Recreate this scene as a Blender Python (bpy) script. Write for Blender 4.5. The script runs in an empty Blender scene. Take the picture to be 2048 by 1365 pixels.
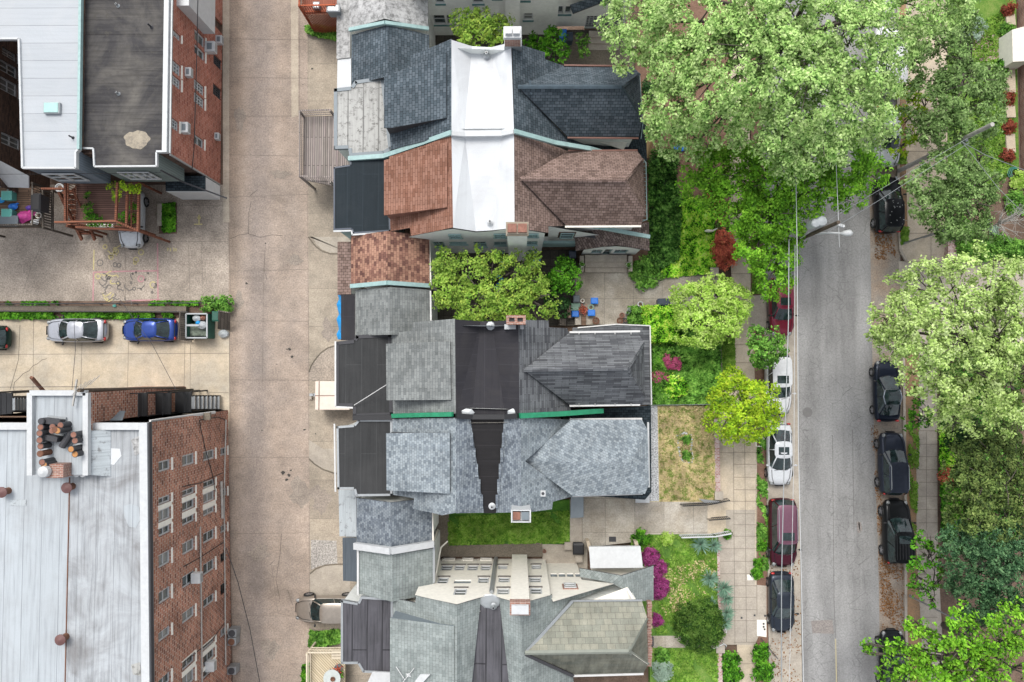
import bpy, math, random
import numpy as np
from mathutils import Vector, Matrix, Quaternion
random.seed(7); RNG = np.random.default_rng(11)
R = math.radians
SC = bpy.context.scene
COL = SC.collection
# ------------------------------------------------------------------ camera, sky, sun, exposure
CAM_H = 50.0
FPX = 1365.33                      # focal length in photograph pixels (24 mm on 36 mm, 2048 px wide)
NADIR = (1035.0, 730.0)            # where straight down falls in the photograph: the drone hangs a little tilted
def cam_dir(px, py):
    return Vector((px - 1024.0, 682.5 - py, -FPX)).normalized()
Q = cam_dir(*NADIR).rotation_difference(Vector((0, 0, -1)))
CAMP = Vector((0, 0, CAM_H))
cd = bpy.data.cameras.new('camera'); cam = bpy.data.objects.new('camera', cd); COL.objects.link(cam)
cd.lens = 24; cd.sensor_width = 36; cd.clip_end = 2000; cd.clip_start = 0.5
cam.location = CAMP; cam.rotation_mode = 'QUATERNION'; cam.rotation_quaternion = Q
SC.camera = cam
world = bpy.data.worlds.new('World'); SC.world = world; world.use_nodes = True
wn = world.node_tree; bg = wn.nodes['Background']
sky = wn.nodes.new('ShaderNodeTexSky'); sky.sky_type = 'NISHITA'; sky.sun_disc = False
SUN_EL, SUN_AZ = 60.0, -18.0        # elevation, and azimuth clockwise from +Y
sky.sun_elevation = R(SUN_EL); sky.sun_rotation = R(SUN_AZ); sky.dust_density = 3.0; sky.air_density = 1.0
hs = wn.nodes.new('ShaderNodeHueSaturation'); hs.inputs['Saturation'].default_value = 0.28   # overcast: little blue
wn.links.new(sky.outputs[0], hs.inputs['Color']); wn.links.new(hs.outputs[0], bg.inputs['Color'])
bg.inputs['Strength'].default_value = 0.15
sl = bpy.data.lights.new('sun', 'SUN'); sl.energy = 1.15; sl.angle = R(25); sl.color = (1.0, 0.96, 0.9)
so = bpy.data.objects.new('sun', sl); COL.objects.link(so)
sdir = Vector((math.sin(R(SUN_AZ)) * math.cos(R(SUN_EL)), math.cos(R(SUN_AZ)) * math.cos(R(SUN_EL)), math.sin(R(SUN_EL))))
so.rotation_euler = (-sdir).to_track_quat('-Z', 'Y').to_euler(); so.location = (0, 0, 80)
SC.view_settings.view_transform = 'Standard'; SC.view_settings.look = 'None'
SC.view_settings.gamma = 1; SC.view_settings.exposure = 0.78
SC.cycles.max_bounces = 6; SC.cycles.diffuse_bounces = 3; SC.cycles.transmission_bounces = 3; SC.cycles.glossy_bounces = 2

# ------------------------------------------------------------------ where a point of the photograph stands
def P(px, py, h=0.0):
    d = Q @ cam_dir(px, py); t = (h - CAM_H) / d.z
    return CAMP + d * t
def PP(pts, h=0.0):
    return [P(p[0], p[1], p[2] if len(p) > 2 else h) for p in pts]
def on_plane(px, py, o, n):
    d = Q @ cam_dir(px, py); t = (o - CAMP).dot(n) / d.dot(n)
    return CAMP + d * t
def plane3(a, b, c):
    a, b, c = P(*a), P(*b), P(*c); n = (b - a).cross(c - a).normalized()
    if n.z < 0: n = -n
    return a, n
def on(pl, pts):
    return [on_plane(x, y, pl[0], pl[1]) for x, y in pts]
def mpp(h=0.0): return (CAM_H - h) / FPX       # metres per photograph pixel at height h

# ------------------------------------------------------------------ mesh builder
class MB:
    def __init__(s): s.v = []; s.f = []; s.m = []
    def poly(s, pts, m=0, up=False):
        pts = [Vector(p) for p in pts]
        if up:
            n = Vector((0, 0, 0))
            for i in range(len(pts)):
                a, b = pts[i], pts[(i + 1) % len(pts)]; n += a.cross(b)
            if n.z < 0: pts.reverse()
        i = len(s.v); s.v += pts; s.f.append(tuple(range(i, i + len(pts)))); s.m.append(m); return s
    def slab(s, top, th=0.12, m=0, ms=None):
        top = [Vector(p) for p in top]; n = Vector((0, 0, 0))
        for i in range(len(top)): n += top[i].cross(top[(i + 1) % len(top)])
        if n.z < 0: top.reverse()
        bot = [p - Vector((0, 0, th)) for p in top]; ms = m if ms is None else ms
        n.normalize()
        if len(top) == 4 and abs((top[3] - top[0]).dot((top[1] - top[0]).cross(top[2] - top[0]).normalized())) > 0.004:
            for f in ((0, 1, 2), (0, 2, 3)): s.poly([top[i] for i in f], m); s.poly([bot[i] for i in f[::-1]], ms)
        else: s.poly(top, m); s.poly(bot[::-1], ms)
        for i in range(len(top)):
            j = (i + 1) % len(top); s.poly([top[j], top[i], bot[i], bot[j]], ms)
        return s
    def prism(s, foot, z0, z1, m=0, mt=None):
        return s.slab([Vector((p[0], p[1], z1)) for p in foot], z1 - z0, m if mt is None else mt, m)
    def skirt(s, outline, z0=0.0, inset=0.0, drop=0.0, m=0):
        o = [Vector(p) for p in outline]; c = sum(o, Vector()) / len(o)
        k = []
        for p in o:
            d = Vector((c.x - p.x, c.y - p.y, 0)); d = d.normalized() * inset if d.length > inset else d * 0
            k.append(Vector((p.x + d.x, p.y + d.y, p.z - drop)))
        a = sum(k[i].x * k[(i + 1) % len(k)].y - k[(i + 1) % len(k)].x * k[i].y for i in range(len(k)))
        if a < 0: k.reverse()
        for i in range(len(k)):
            p, q = k[i], k[(i + 1) % len(k)]
            s.poly([Vector((p.x, p.y, z0)), Vector((q.x, q.y, z0)), q, p], m)
        return s
    def obox(s, c, ax, ay, az, m=0):                      # centre and three half-axis vectors
        c, ax, ay, az = Vector(c), Vector(ax), Vector(ay), Vector(az)
        k = [c + i * ax + j * ay + l * az for l in (-1, 1) for j in (-1, 1) for i in (-1, 1)]
        i = len(s.v); s.v += k
        fs = [(0, 2, 3, 1), (4, 5, 7, 6), (0, 1, 5, 4), (2, 6, 7, 3), (0, 4, 6, 2), (1, 3, 7, 5)]
        if ax.cross(ay).dot(az) < 0: fs = [f[::-1] for f in fs]
        for f in fs: s.f.append(tuple(i + q for q in f)); s.m.append(m)
        return s
    def box(s, c, sx, sy, sz, rz=0.0, m=0):                # c is the centre of the bottom
        ca, sa = math.cos(rz), math.sin(rz)
        return s.obox((c[0], c[1], c[2] + sz / 2), (ca * sx / 2, sa * sx / 2, 0), (-sa * sy / 2, ca * sy / 2, 0), (0, 0, sz / 2), m)
    def bar(s, a, b, w, h=None, m=0, up=Vector((0, 0, 1))):
        a, b = Vector(a), Vector(b); h = h or w; d = b - a
        if d.length < 1e-6: return s
        x = d.normalized(); y = up.cross(x)
        if y.length < 1e-3: y = Vector((1, 0, 0)).cross(x)
        y.normalize(); z = x.cross(y)
        return s.obox((a + b) / 2, d / 2, y * w / 2, z * h / 2, m)
    def tube(s, pts, r, seg=6, m=0, cap=True):
        pts = [Vector(p) for p in pts]; rr = r if isinstance(r, (list, tuple)) else [r] * len(pts)
        base = len(s.v); prev = None
        for i, p in enumerate(pts):
            d = (pts[min(i + 1, len(pts) - 1)] - pts[max(i - 1, 0)]).normalized()
            if prev is None:
                y = Vector((0, 0, 1)).cross(d)
                if y.length < 0.05: y = Vector((1, 0, 0)).cross(d)
            else: y = prev - d * prev.dot(d)
            y.normalize(); prev = y; z = d.cross(y)
            for k in range(seg):
                a = 2 * math.pi * k / seg; s.v.append(p + (y * math.cos(a) + z * math.sin(a)) * rr[i])
        for i in range(len(pts) - 1):
            for k in range(seg):
                a = base + i * seg + k; b = base + i * seg + (k + 1) % seg
                s.f.append((a, b, b + seg, a + seg)); s.m.append(m)
        if cap:
            s.f.append(tuple(base + k for k in range(seg))[::-1]); s.m.append(m)
            e = base + (len(pts) - 1) * seg; s.f.append(tuple(e + k for k in range(seg))); s.m.append(m)
        return s
    def lathe(s, c, prof, seg=12, m=0, sx=1.0, sy=1.0):      # prof: (radius, z) bottom to top
        c = Vector(c); base = len(s.v)
        for r, z in prof:
            for k in range(seg):
                a = 2 * math.pi * k / seg; s.v.append(c + Vector((r * sx * math.cos(a), r * sy * math.sin(a), z)))
        for i in range(len(prof) - 1):
            for k in range(seg):
                a = base + i * seg + k; b = base + i * seg + (k + 1) % seg
                s.f.append((a, b, b + seg, a + seg)); s.m.append(m)
        s.f.append(tuple(base + k for k in range(seg))[::-1]); s.m.append(m)
        e = base + (len(prof) - 1) * seg; s.f.append(tuple(e + k for k in range(seg))); s.m.append(m)
        return s
    def build(s, name, mats, parent=None, smooth=False, local=False, bevel=0, **tags):
        if not isinstance(mats, (list, tuple)): mats = [mats]
        me = bpy.data.meshes.new(name)
        off = Vector((0, 0, 0))
        if not local:
            if parent is not None:
                r = parent
                while r.parent: r = r.parent
                off = r.location.copy()
            else:
                xs = [p.x for p in s.v]; ys = [p.y for p in s.v]; zs = [p.z for p in s.v]
                off = Vector(((min(xs) + max(xs)) / 2, (min(ys) + max(ys)) / 2, min(zs)))
        me.from_pydata([tuple(p - off) for p in s.v], [], s.f)
        uv = me.uv_layers.new(name='UVMap'); data = [0.0] * (2 * len(me.loops)); li = 0
        for fi, f in enumerate(s.f):
            n = Vector((0, 0, 0)); c0 = s.v[f[0]]
            for k in range(1, len(f) - 1): n += (s.v[f[k]] - c0).cross(s.v[f[k + 1]] - c0)
            n = n.normalized() if n.length > 1e-9 else Vector((0, 0, 1))
            if abs(n.z) > 0.995: t, b = Vector((1, 0, 0)), Vector((0, 1, 0))
            else:
                t = Vector((0, 0, 1)).cross(n).normalized(); b = n.cross(t)
            for vi in f:
                p = s.v[vi]; data[2 * li] = p.dot(t); data[2 * li + 1] = p.dot(b); li += 1
        uv.data.foreach_set('uv', data)
        for mt in mats: me.materials.append(mt)
        me.polygons.foreach_set('material_index', s.m)
        if smooth: me.polygons.foreach_set('use_smooth', [True] * len(me.polygons))
        me.update()
        o = bpy.data.objects.new(name, me); COL.objects.link(o)
        if parent is not None: o.parent = parent
        else: o.location = off
        if bevel:
            bm = o.modifiers.new('b', 'BEVEL'); bm.width = bevel; bm.segments = 2; bm.limit_method = 'ANGLE'
        for k, v in tags.items(): o[k] = v
        return o
def thing(name, label, cat, loc=(0, 0, 0), group=None, rz=0.0):
    o = bpy.data.objects.new(name, None); COL.objects.link(o); o.location = loc; o.rotation_euler = (0, 0, rz)
    o.empty_display_size = 0.3; o['label'] = label; o['category'] = cat
    if group: o['group'] = group
    return o
def dup(root, loc, rz=0.0, label=None, sc=None):
    def rec(o, par):
        c = o.copy(); COL.objects.link(c); c.parent = par
        for ch in o.children: rec(ch, c)
        return c
    r = rec(root, None); r.location = loc; r.rotation_euler = (0, 0, rz)
    if sc: r.scale = (sc, sc, sc)
    if label: r['label'] = label
    return r

# ------------------------------------------------------------------ materials
def newmat(name):
    m = bpy.data.materials.new(name); m.use_nodes = True; nt = m.node_tree
    return m, nt, nt.nodes['Principled BSDF']
def L(nt, a, b): nt.links.new(a, b)
def noise(nt, vec, scale, detail=4, rough=0.55, dist=0.0):
    n = nt.nodes.new('ShaderNodeTexNoise'); n.inputs['Scale'].default_value = scale; n.inputs['Detail'].default_value = detail
    n.inputs['Roughness'].default_value = rough; n.inputs['Distortion'].default_value = dist
    if vec is not None: L(nt, vec, n.inputs['Vector'])
    return n
def ramp(nt, fac, stops, interp='LINEAR'):
    r = nt.nodes.new('ShaderNodeValToRGB'); r.color_ramp.interpolation = interp
    e = r.color_ramp.elements
    while len(e) < len(stops): e.new(0.5)
    for i, (p, c) in enumerate(stops):
        e[i].position = p; c = c if hasattr(c, '__len__') else (c, c, c); e[i].color = (c[0], c[1], c[2], 1)
    L(nt, fac, r.inputs[0]); return r
def mix(nt, a, b, fac, mode='MIX'):
    n = nt.nodes.new('ShaderNodeMix'); n.data_type = 'RGBA'; n.blend_type = mode; n.clamp_factor = True
    for sock, val in ((n.inputs[6], a), (n.inputs[7], b), (n.inputs[0], fac)):
        if isinstance(val, bpy.types.NodeSocket): L(nt, val, sock)
        elif hasattr(val, '__len__'): sock.default_value = (val[0], val[1], val[2], 1)
        else: sock.default_value = val
    return n.outputs[2]
def uvn(nt): return nt.nodes.new('ShaderNodeUVMap').outputs[0]
def mapping(nt, vec, rot=0.0, sc=(1, 1, 1), loc=(0, 0, 0)):
    m = nt.nodes.new('ShaderNodeMapping'); m.inputs['Rotation'].default_value = (0, 0, rot)
    m.inputs['Scale'].default_value = sc; m.inputs['Location'].default_value = loc; L(nt, vec, m.inputs[0]); return m.outputs[0]
def bump(nt, bsdf, h, strength=0.3, dist=0.05):
    b = nt.nodes.new('ShaderNodeBump'); b.inputs['Strength'].default_value = strength; b.inputs['Distance'].default_value = dist
    L(nt, h, b.inputs['Height']); L(nt, b.outputs[0], bsdf.inputs['Normal'])
def scalec(c, k): return tuple(x * k for x in c)
def paint(name, c, rough=0.6, metal=0.0, coat=0.0, vary=0.12):
    m, nt, b = newmat(name); o = nt.nodes.new('ShaderNodeTexCoord').outputs['Object']
    n = noise(nt, o, 3.0, 6, 0.7)
    r = ramp(nt, n.outputs[0], [(0.3, scalec(c, 1 - vary)), (0.7, scalec(c, 1 + vary * 0.5))])
    L(nt, r.outputs[0], b.inputs['Base Color']); b.inputs['Roughness'].default_value = rough; b.inputs['Metallic'].default_value = metal
    b.inputs['Coat Weight'].default_value = coat
    return m
def shingle(name, cols, w=0.30, h=0.15, gap=0.35, mort=0.014, stain=0.25, bmp=0.5, wcol=None):
    m, nt, b = newmat(name); uv = uvn(nt)
    br = nt.nodes.new('ShaderNodeTexBrick'); L(nt, uv, br.inputs['Vector'])
    br.inputs['Color1'].default_value = (0, 0, 0, 1); br.inputs['Color2'].default_value = (1, 1, 1, 1); br.inputs['Mortar'].default_value = (0.5, 0.5, 0.5, 1)
    br.inputs['Scale'].default_value = 1; br.inputs['Mortar Size'].default_value = mort; br.inputs['Mortar Smooth'].default_value = 0.2
    br.inputs['Brick Width'].default_value = w; br.inputs['Row Height'].default_value = h; br.offset_frequency = 2
    br.inputs['Bias'].default_value = 0
    st = [(i / max(1, len(cols)), c) for i, c in enumerate(cols)]
    r = ramp(nt, br.outputs['Color'], st, 'LINEAR')
    c = mix(nt, r.outputs[0], wcol if wcol else scalec(cols[0], gap), br.outputs['Fac'])
    n1 = noise(nt, uv, 0.55, 5, 0.6); g = ramp(nt, n1.outputs[0], [(0.3, 1 - stain), (0.7, 1.06)])
    c = mix(nt, c, g.outputs[0], 1.0, 'MULTIPLY')
    n5 = noise(nt, mapping(nt, uv, 0, (2.2, 0.35, 1)), 1.0, 5, 0.65); c = mix(nt, c, ramp(nt, n5.outputs[0], [(0.35, 1 - stain * .7), (0.65, 1.06)]).outputs[0], 1.0, 'MULTIPLY')
    n2 = noise(nt, uv, 11, 4, 0.8); g2 = ramp(nt, n2.outputs[0], [(0.3, 0.82), (0.75, 1.15)])
    c = mix(nt, c, g2.outputs[0], 1.0, 'MULTIPLY')
    L(nt, c, b.inputs['Base Color']); b.inputs['Roughness'].default_value = 0.9; b.inputs['Specular IOR Level'].default_value = 0.15
    bump(nt, b, r.outputs[0], bmp, 0.03)
    return m
def membrane(name, base, seam=1.0, rot=0.0, dirt=(0.2, 0.2, 0.19), amt=0.5, spots=0.0, seamc=0.55, rough=0.7, streak=0.3, seamw=0.018, length=9):
    m, nt, b = newmat(name); uv = uvn(nt); mp = mapping(nt, uv, rot)
    br = nt.nodes.new('ShaderNodeTexBrick'); L(nt, mp, br.inputs['Vector']); br.offset = 0.37
    br.inputs['Color1'].default_value = (0.93, 0.93, 0.93, 1); br.inputs['Color2'].default_value = (1, 1, 1, 1); br.inputs['Mortar'].default_value = (seamc,) * 3 + (1,)
    br.inputs['Scale'].default_value = 1; br.inputs['Mortar Size'].default_value = seamw; br.inputs['Mortar Smooth'].default_value = 0.4
    br.inputs['Brick Width'].default_value = length; br.inputs['Row Height'].default_value = seam
    c = mix(nt, base, br.outputs['Color'], 1.0, 'MULTIPLY')
    n1 = noise(nt, uv, 0.35, 7, 0.62, 0.6); f = ramp(nt, n1.outputs[0], [(0.46, 0.0), (0.72, amt)])
    c = mix(nt, c, dirt, f.outputs[0])
    ns = noise(nt, mapping(nt, mp, 0, (0.35, 6, 1)), 1.0, 5, 0.6); f2 = ramp(nt, ns.outputs[0], [(0.45, 1.0), (0.75, 1 - streak)])
    c = mix(nt, c, f2.outputs[0], 1.0, 'MULTIPLY')
    if spots > 0:
        n3 = noise(nt, uv, 2.6, 9, 0.78); f3 = ramp(nt, n3.outputs[0], [(0.56 - spots * 0.12, 0.0), (0.62, 0.85)])
        c = mix(nt, c, scalec(dirt, 0.5), f3.outputs[0])
    n4 = noise(nt, uv, 30, 2, 0.6); g = ramp(nt, n4.outputs[0], [(0.3, 0.9), (0.7, 1.06)])
    c = mix(nt, c, g.outputs[0], 1.0, 'MULTIPLY')
    L(nt, c, b.inputs['Base Color']); b.inputs['Roughness'].default_value = rough; b.inputs['Specular IOR Level'].default_value = 0.12
    bump(nt, b, n1.outputs[0], 0.25, 0.25)
    return m
def concrete(name, c, dark=0.62, grain=0.16, slab=None, joint=0.45, tracks=None, rough=0.9, off=(0, 0, 0), tint=None, patch=0.5, offset=0.0):
    m, nt, b = newmat(name); uv = uvn(nt)
    n1 = noise(nt, uv, 0.22, 8, 0.62, 0.4); g1 = ramp(nt, n1.outputs[0], [(0.32, dark), (0.5, 0.92), (0.72, 1.1)])
    n2 = noise(nt, uv, 1.6, 8, 0.7); g2 = ramp(nt, n2.outputs[0], [(0.3, 0.80), (0.65, 1.08)])
    n3 = noise(nt, uv, 9, 5, 0.85); g3 = ramp(nt, n3.outputs[0], [(0.34, 1 - grain * 1.7), (0.66, 1 + grain)])
    cc = mix(nt, c, tint if tint else scalec(c, 0.8), ramp(nt, noise(nt, uv, 0.5, 5, 0.6).outputs[0], [(0.4, 0.0), (0.7, patch)]).outputs[0])
    for g in (g1, g2, g3): cc = mix(nt, cc, g.outputs[0], 1.0, 'MULTIPLY')
    if tracks:
        sx = nt.nodes.new('ShaderNodeSeparateXYZ'); nw = noise(nt, uv, 0.35, 4, 0.6); L(nt, mix(nt, uv, nw.outputs['Color'], 0.25), sx.inputs[0])
        for xc, hw, dk in tracks:
            a = nt.nodes.new('ShaderNodeMath'); a.operation = 'SUBTRACT'; L(nt, sx.outputs[0], a.inputs[0]); a.inputs[1].default_value = xc * 0.75 + 0.125
            e = nt.nodes.new('ShaderNodeMath'); e.operation = 'ABSOLUTE'; L(nt, a.outputs[0], e.inputs[0])
            cc = mix(nt, cc, ramp(nt, e.outputs[0], [(hw * .25, dk), (hw, (1, 1, 1))]).outputs[0], 1.0, 'MULTIPLY')
    if slab:
        br = nt.nodes.new('ShaderNodeTexBrick'); L(nt, mapping(nt, uv, 0, (1, 1, 1), off), br.inputs['Vector']); br.offset = offset
        br.inputs['Color1'].default_value = (0.82, 0.82, 0.82, 1); br.inputs['Color2'].default_value = (1.06, 1.06, 1.04, 1)
        br.inputs['Mortar'].default_value = (joint,) * 3 + (1,); br.inputs['Scale'].default_value = 1
        br.inputs['Mortar Size'].default_value = 0.02; br.inputs['Mortar Smooth'].default_value = 0.3
        br.inputs['Brick Width'].default_value = slab[0]; br.inputs['Row Height'].default_value = slab[1]
        cc = mix(nt, cc, br.outputs['Color'], 1.0, 'MULTIPLY')
    L(nt, cc, b.inputs['Base Color']); b.inputs['Roughness'].default_value = rough
    bump(nt, b, n3.outputs[0], 0.15, 0.02)
    return m
def brickwall(name, cols, mortar, w=0.24, h=0.085, mort=0.012, grime=0.35, dark=None):
    m, nt, b = newmat(name); uv = uvn(nt)
    br = nt.nodes.new('ShaderNodeTexBrick'); L(nt, uv, br.inputs['Vector'])
    br.inputs['Color1'].default_value = (0, 0, 0, 1); br.inputs['Color2'].default_value = (1, 1, 1, 1)
    br.inputs['Scale'].default_value = 1; br.inputs['Mortar Size'].default_value = mort; br.inputs['Mortar Smooth'].default_value = 0.1
    br.inputs['Brick Width'].default_value = w; br.inputs['Row Height'].default_value = h
    r = ramp(nt, br.outputs['Color'], [(i / max(1, len(cols) - 1), c) for i, c in enumerate(cols)])
    c = mix(nt, r.outputs[0], mortar, br.outputs['Fac'])
    if dark is not None:
        nd = noise(nt, uv, 0.28, 5, 0.6); c = mix(nt, c, dark, ramp(nt, nd.outputs[0], [(0.45, 0.0), (0.68, 0.75)]).outputs[0], 'MULTIPLY')
    n1 = noise(nt, uv, 0.6, 6, 0.65); c = mix(nt, c, ramp(nt, n1.outputs[0], [(0.3, 1 - grime), (0.7, 1.08)]).outputs[0], 1.0, 'MULTIPLY')
    L(nt, c, b.inputs['Base Color']); b.inputs['Roughness'].default_value = 0.9
    bump(nt, b, br.outputs['Fac'], -0.4, 0.01)
    return m
def grassmat(name, cols, s1=0.8, s2=9):
    m, nt, b = newmat(name); uv = uvn(nt)
    n1 = noise(nt, uv, s1, 8, 0.7); n2 = noise(nt, uv, s2, 6, 0.75)
    f = nt.nodes.new('ShaderNodeMath'); f.operation = 'MULTIPLY_ADD'; L(nt, n1.outputs[0], f.inputs[0]); f.inputs[1].default_value = 0.55
    f2 = nt.nodes.new('ShaderNodeMath'); f2.operation = 'MULTIPLY'; L(nt, n2.outputs[0], f2.inputs[0]); f2.inputs[1].default_value = 0.45; L(nt, f2.outputs[0], f.inputs[2])
    k = len(cols) - 1; r = ramp(nt, f.outputs[0], [(0.36 + 0.28 * i / k, c) for i, c in enumerate(cols)])
    L(nt, r.outputs[0], b.inputs['Base Color']); b.inputs['Roughness'].default_value = 0.95
    bump(nt, b, n2.outputs[0], 0.6, 0.06)
    return m
def leafmat(name, cols, trans=0.12, rough=0.55):
    m, nt, b = newmat(name); g = nt.nodes.new('ShaderNodeNewGeometry')
    o = nt.nodes.new('ShaderNodeTexCoord').outputs['Object']; n = noise(nt, o, 0.7, 3, 0.5); nc = noise(nt, o, 2.1, 2, 0.6)
    mr = nt.nodes.new('ShaderNodeMapRange'); mr.inputs[1].default_value = 0.32; mr.inputs[2].default_value = 0.68; L(nt, nc.outputs[0], mr.inputs[0])
    ad = nt.nodes.new('ShaderNodeMath'); ad.operation = 'MULTIPLY_ADD'; L(nt, mr.outputs[0], ad.inputs[0]); ad.inputs[1].default_value = 0.55
    ml = nt.nodes.new('ShaderNodeMath'); ml.operation = 'MULTIPLY'; L(nt, g.outputs['Random Per Island'], ml.inputs[0]); ml.inputs[1].default_value = 0.45; L(nt, ml.outputs[0], ad.inputs[2])
    r = ramp(nt, ad.outputs[0], [(0.08 + 0.84 * i / max(1, len(cols) - 1), c) for i, c in enumerate(cols)])
    c = mix(nt, r.outputs[0], ramp(nt, n.outputs[0], [(0.35, 0.7), (0.65, 1.2)]).outputs[0], 1.0, 'MULTIPLY')
    L(nt, c, b.inputs['Base Color']); b.inputs['Roughness'].default_value = rough; b.inputs['Specular IOR Level'].default_value = 0.12
    t = nt.nodes.new('ShaderNodeBsdfTranslucent'); L(nt, c, t.inputs[0]); mx = nt.nodes.new('ShaderNodeMixShader'); mx.inputs[0].default_value = trans
    L(nt, b.outputs[0], mx.inputs[1]); L(nt, t.outputs[0], mx.inputs[2]); L(nt, mx.outputs[0], nt.nodes['Material Output'].inputs[0])
    return m
def glassmat(name, c=(0.03, 0.04, 0.045), rough=0.08, vary=False):
    m, nt, b = newmat(name); o = nt.nodes.new('ShaderNodeTexCoord').outputs['Object']; n = noise(nt, o, 2.2, 3, 0.5)
    L(nt, ramp(nt, n.outputs[0], [(0.35, scalec(c, 0.6)), (0.7, scalec(c, 1.8))]).outputs[0], b.inputs['Base Color'])
    if vary:
        oi = nt.nodes.new('ShaderNodeObjectInfo'); c0 = b.inputs['Base Color'].links[0].from_socket
        f = ramp(nt, oi.outputs['Random'], [(0.45, 0.0), (0.6, 0.35), (0.85, 0.9)]); L(nt, mix(nt, c0, (0.22, 0.23, 0.22), f.outputs[0]), b.inputs['Base Color'])
    b.inputs['Roughness'].default_value = rough; b.inputs['Specular IOR Level'].default_value = 0.7
    return m
def planks(name, cols, w=0.14, length=4.0, rot=0.0, gap=0.25):
    m, nt, b = newmat(name); uv = mapping(nt, uvn(nt), rot)
    br = nt.nodes.new('ShaderNodeTexBrick'); L(nt, uv, br.inputs['Vector'])
    br.inputs['Color1'].default_value = (0, 0, 0, 1); br.inputs['Color2'].default_value = (1, 1, 1, 1)
    br.inputs['Scale'].default_value = 1; br.inputs['Mortar Size'].default_value = 0.018; br.inputs['Brick Width'].default_value = length; br.inputs['Row Height'].default_value = w
    r = ramp(nt, br.outputs['Color'], [(i / max(1, len(cols) - 1), c) for i, c in enumerate(cols)])
    c = mix(nt, r.outputs[0], scalec(cols[0], gap), br.outputs['Fac'])
    n = noise(nt, mapping(nt, uv, 0, (0.6, 8, 1)), 2, 5, 0.6); c = mix(nt, c, ramp(nt, n.outputs[0], [(0.3, 0.75), (0.7, 1.12)]).outputs[0], 1.0, 'MULTIPLY')
    L(nt, c, b.inputs['Base Color']); b.inputs['Roughness'].default_value = 0.85
    return m

MT = {}
MT['white'] = paint('white_paint', (0.50, 0.515, 0.52), 0.5)
MT['darksill'] = paint('dark_stone_sill', (0.13, 0.12, 0.11), 0.9)
MT['offwhite'] = paint('cream_stucco', (0.80, 0.77, 0.69), 0.9)
MT['stucco'] = paint('white_stucco', (0.72, 0.74, 0.71), 0.9)
MT['teal'] = paint('pale_teal_paint', (0.30, 0.44, 0.43), 0.6, vary=0.2)
MT['tealdark'] = paint('dark_teal_paint', (0.09, 0.20, 0.20), 0.6)
MT['green'] = paint('green_trim', (0.02, 0.24, 0.12), 0.5, vary=0.3)
MT['gutter'] = paint('white_gutter', (0.58, 0.58, 0.57), 0.45)
MT['greymetal'] = paint('grey_metal', (0.35, 0.37, 0.38), 0.45, 0.5)
MT['black'] = paint('black_paint', (0.015, 0.015, 0.017), 0.45)
MT['blackmetal'] = paint('black_iron', (0.02, 0.021, 0.023), 0.5, 0.3)
MT['rubber'] = paint('tyre_rubber', (0.018, 0.018, 0.018), 0.8)
MT['rim'] = paint('alloy_rim', (0.45, 0.45, 0.47), 0.3, 0.8)
MT['glass'] = glassmat('window_glass', (0.035, 0.048, 0.048), vary=True)
MT['shade'] = glassmat('blind_glass', (0.16, 0.18, 0.18), 0.3)
MT['carglass'] = glassmat('car_glass', (0.013, 0.024, 0.024), 0.04)
MT['terracotta'] = paint('terracotta', (0.25, 0.115, 0.08), 0.8, vary=0.45)
MT['rust'] = paint('rusty_iron', (0.16, 0.07, 0.04), 0.8, vary=0.4)
MT['charcoal'] = paint('charcoal', (0.05, 0.05, 0.055), 0.8)
MT['blue'] = paint('bright_blue_plastic', (0.02, 0.17, 0.62), 0.4)
MT['tarp'] = paint('blue_tarpaulin', (0.01, 0.30, 0.70), 0.5, vary=0.3)
MT['greyplastic'] = paint('grey_plastic', (0.16, 0.19, 0.21), 0.5)
MT['greenplastic'] = paint('green_plastic', (0.22, 0.36, 0.27), 0.5)
MT['navyplastic'] = paint('navy_plastic', (0.03, 0.045, 0.07), 0.45)
MT['copper'] = paint('brown_gutter', (0.16, 0.07, 0.05), 0.6)
MT['woodpole'] = paint('pole_wood', (0.10, 0.075, 0.055), 0.9, vary=0.4)
MT['greypole'] = paint('weathered_pole', (0.40, 0.385, 0.355), 0.9, vary=0.3)
MT['bark'] = paint('bark', (0.10, 0.085, 0.07), 0.95, vary=0.4)
MT['soil'] = grassmat('soil', [(0.05, 0.035, 0.025), (0.13, 0.085, 0.06), (0.22, 0.15, 0.11)])

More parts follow.
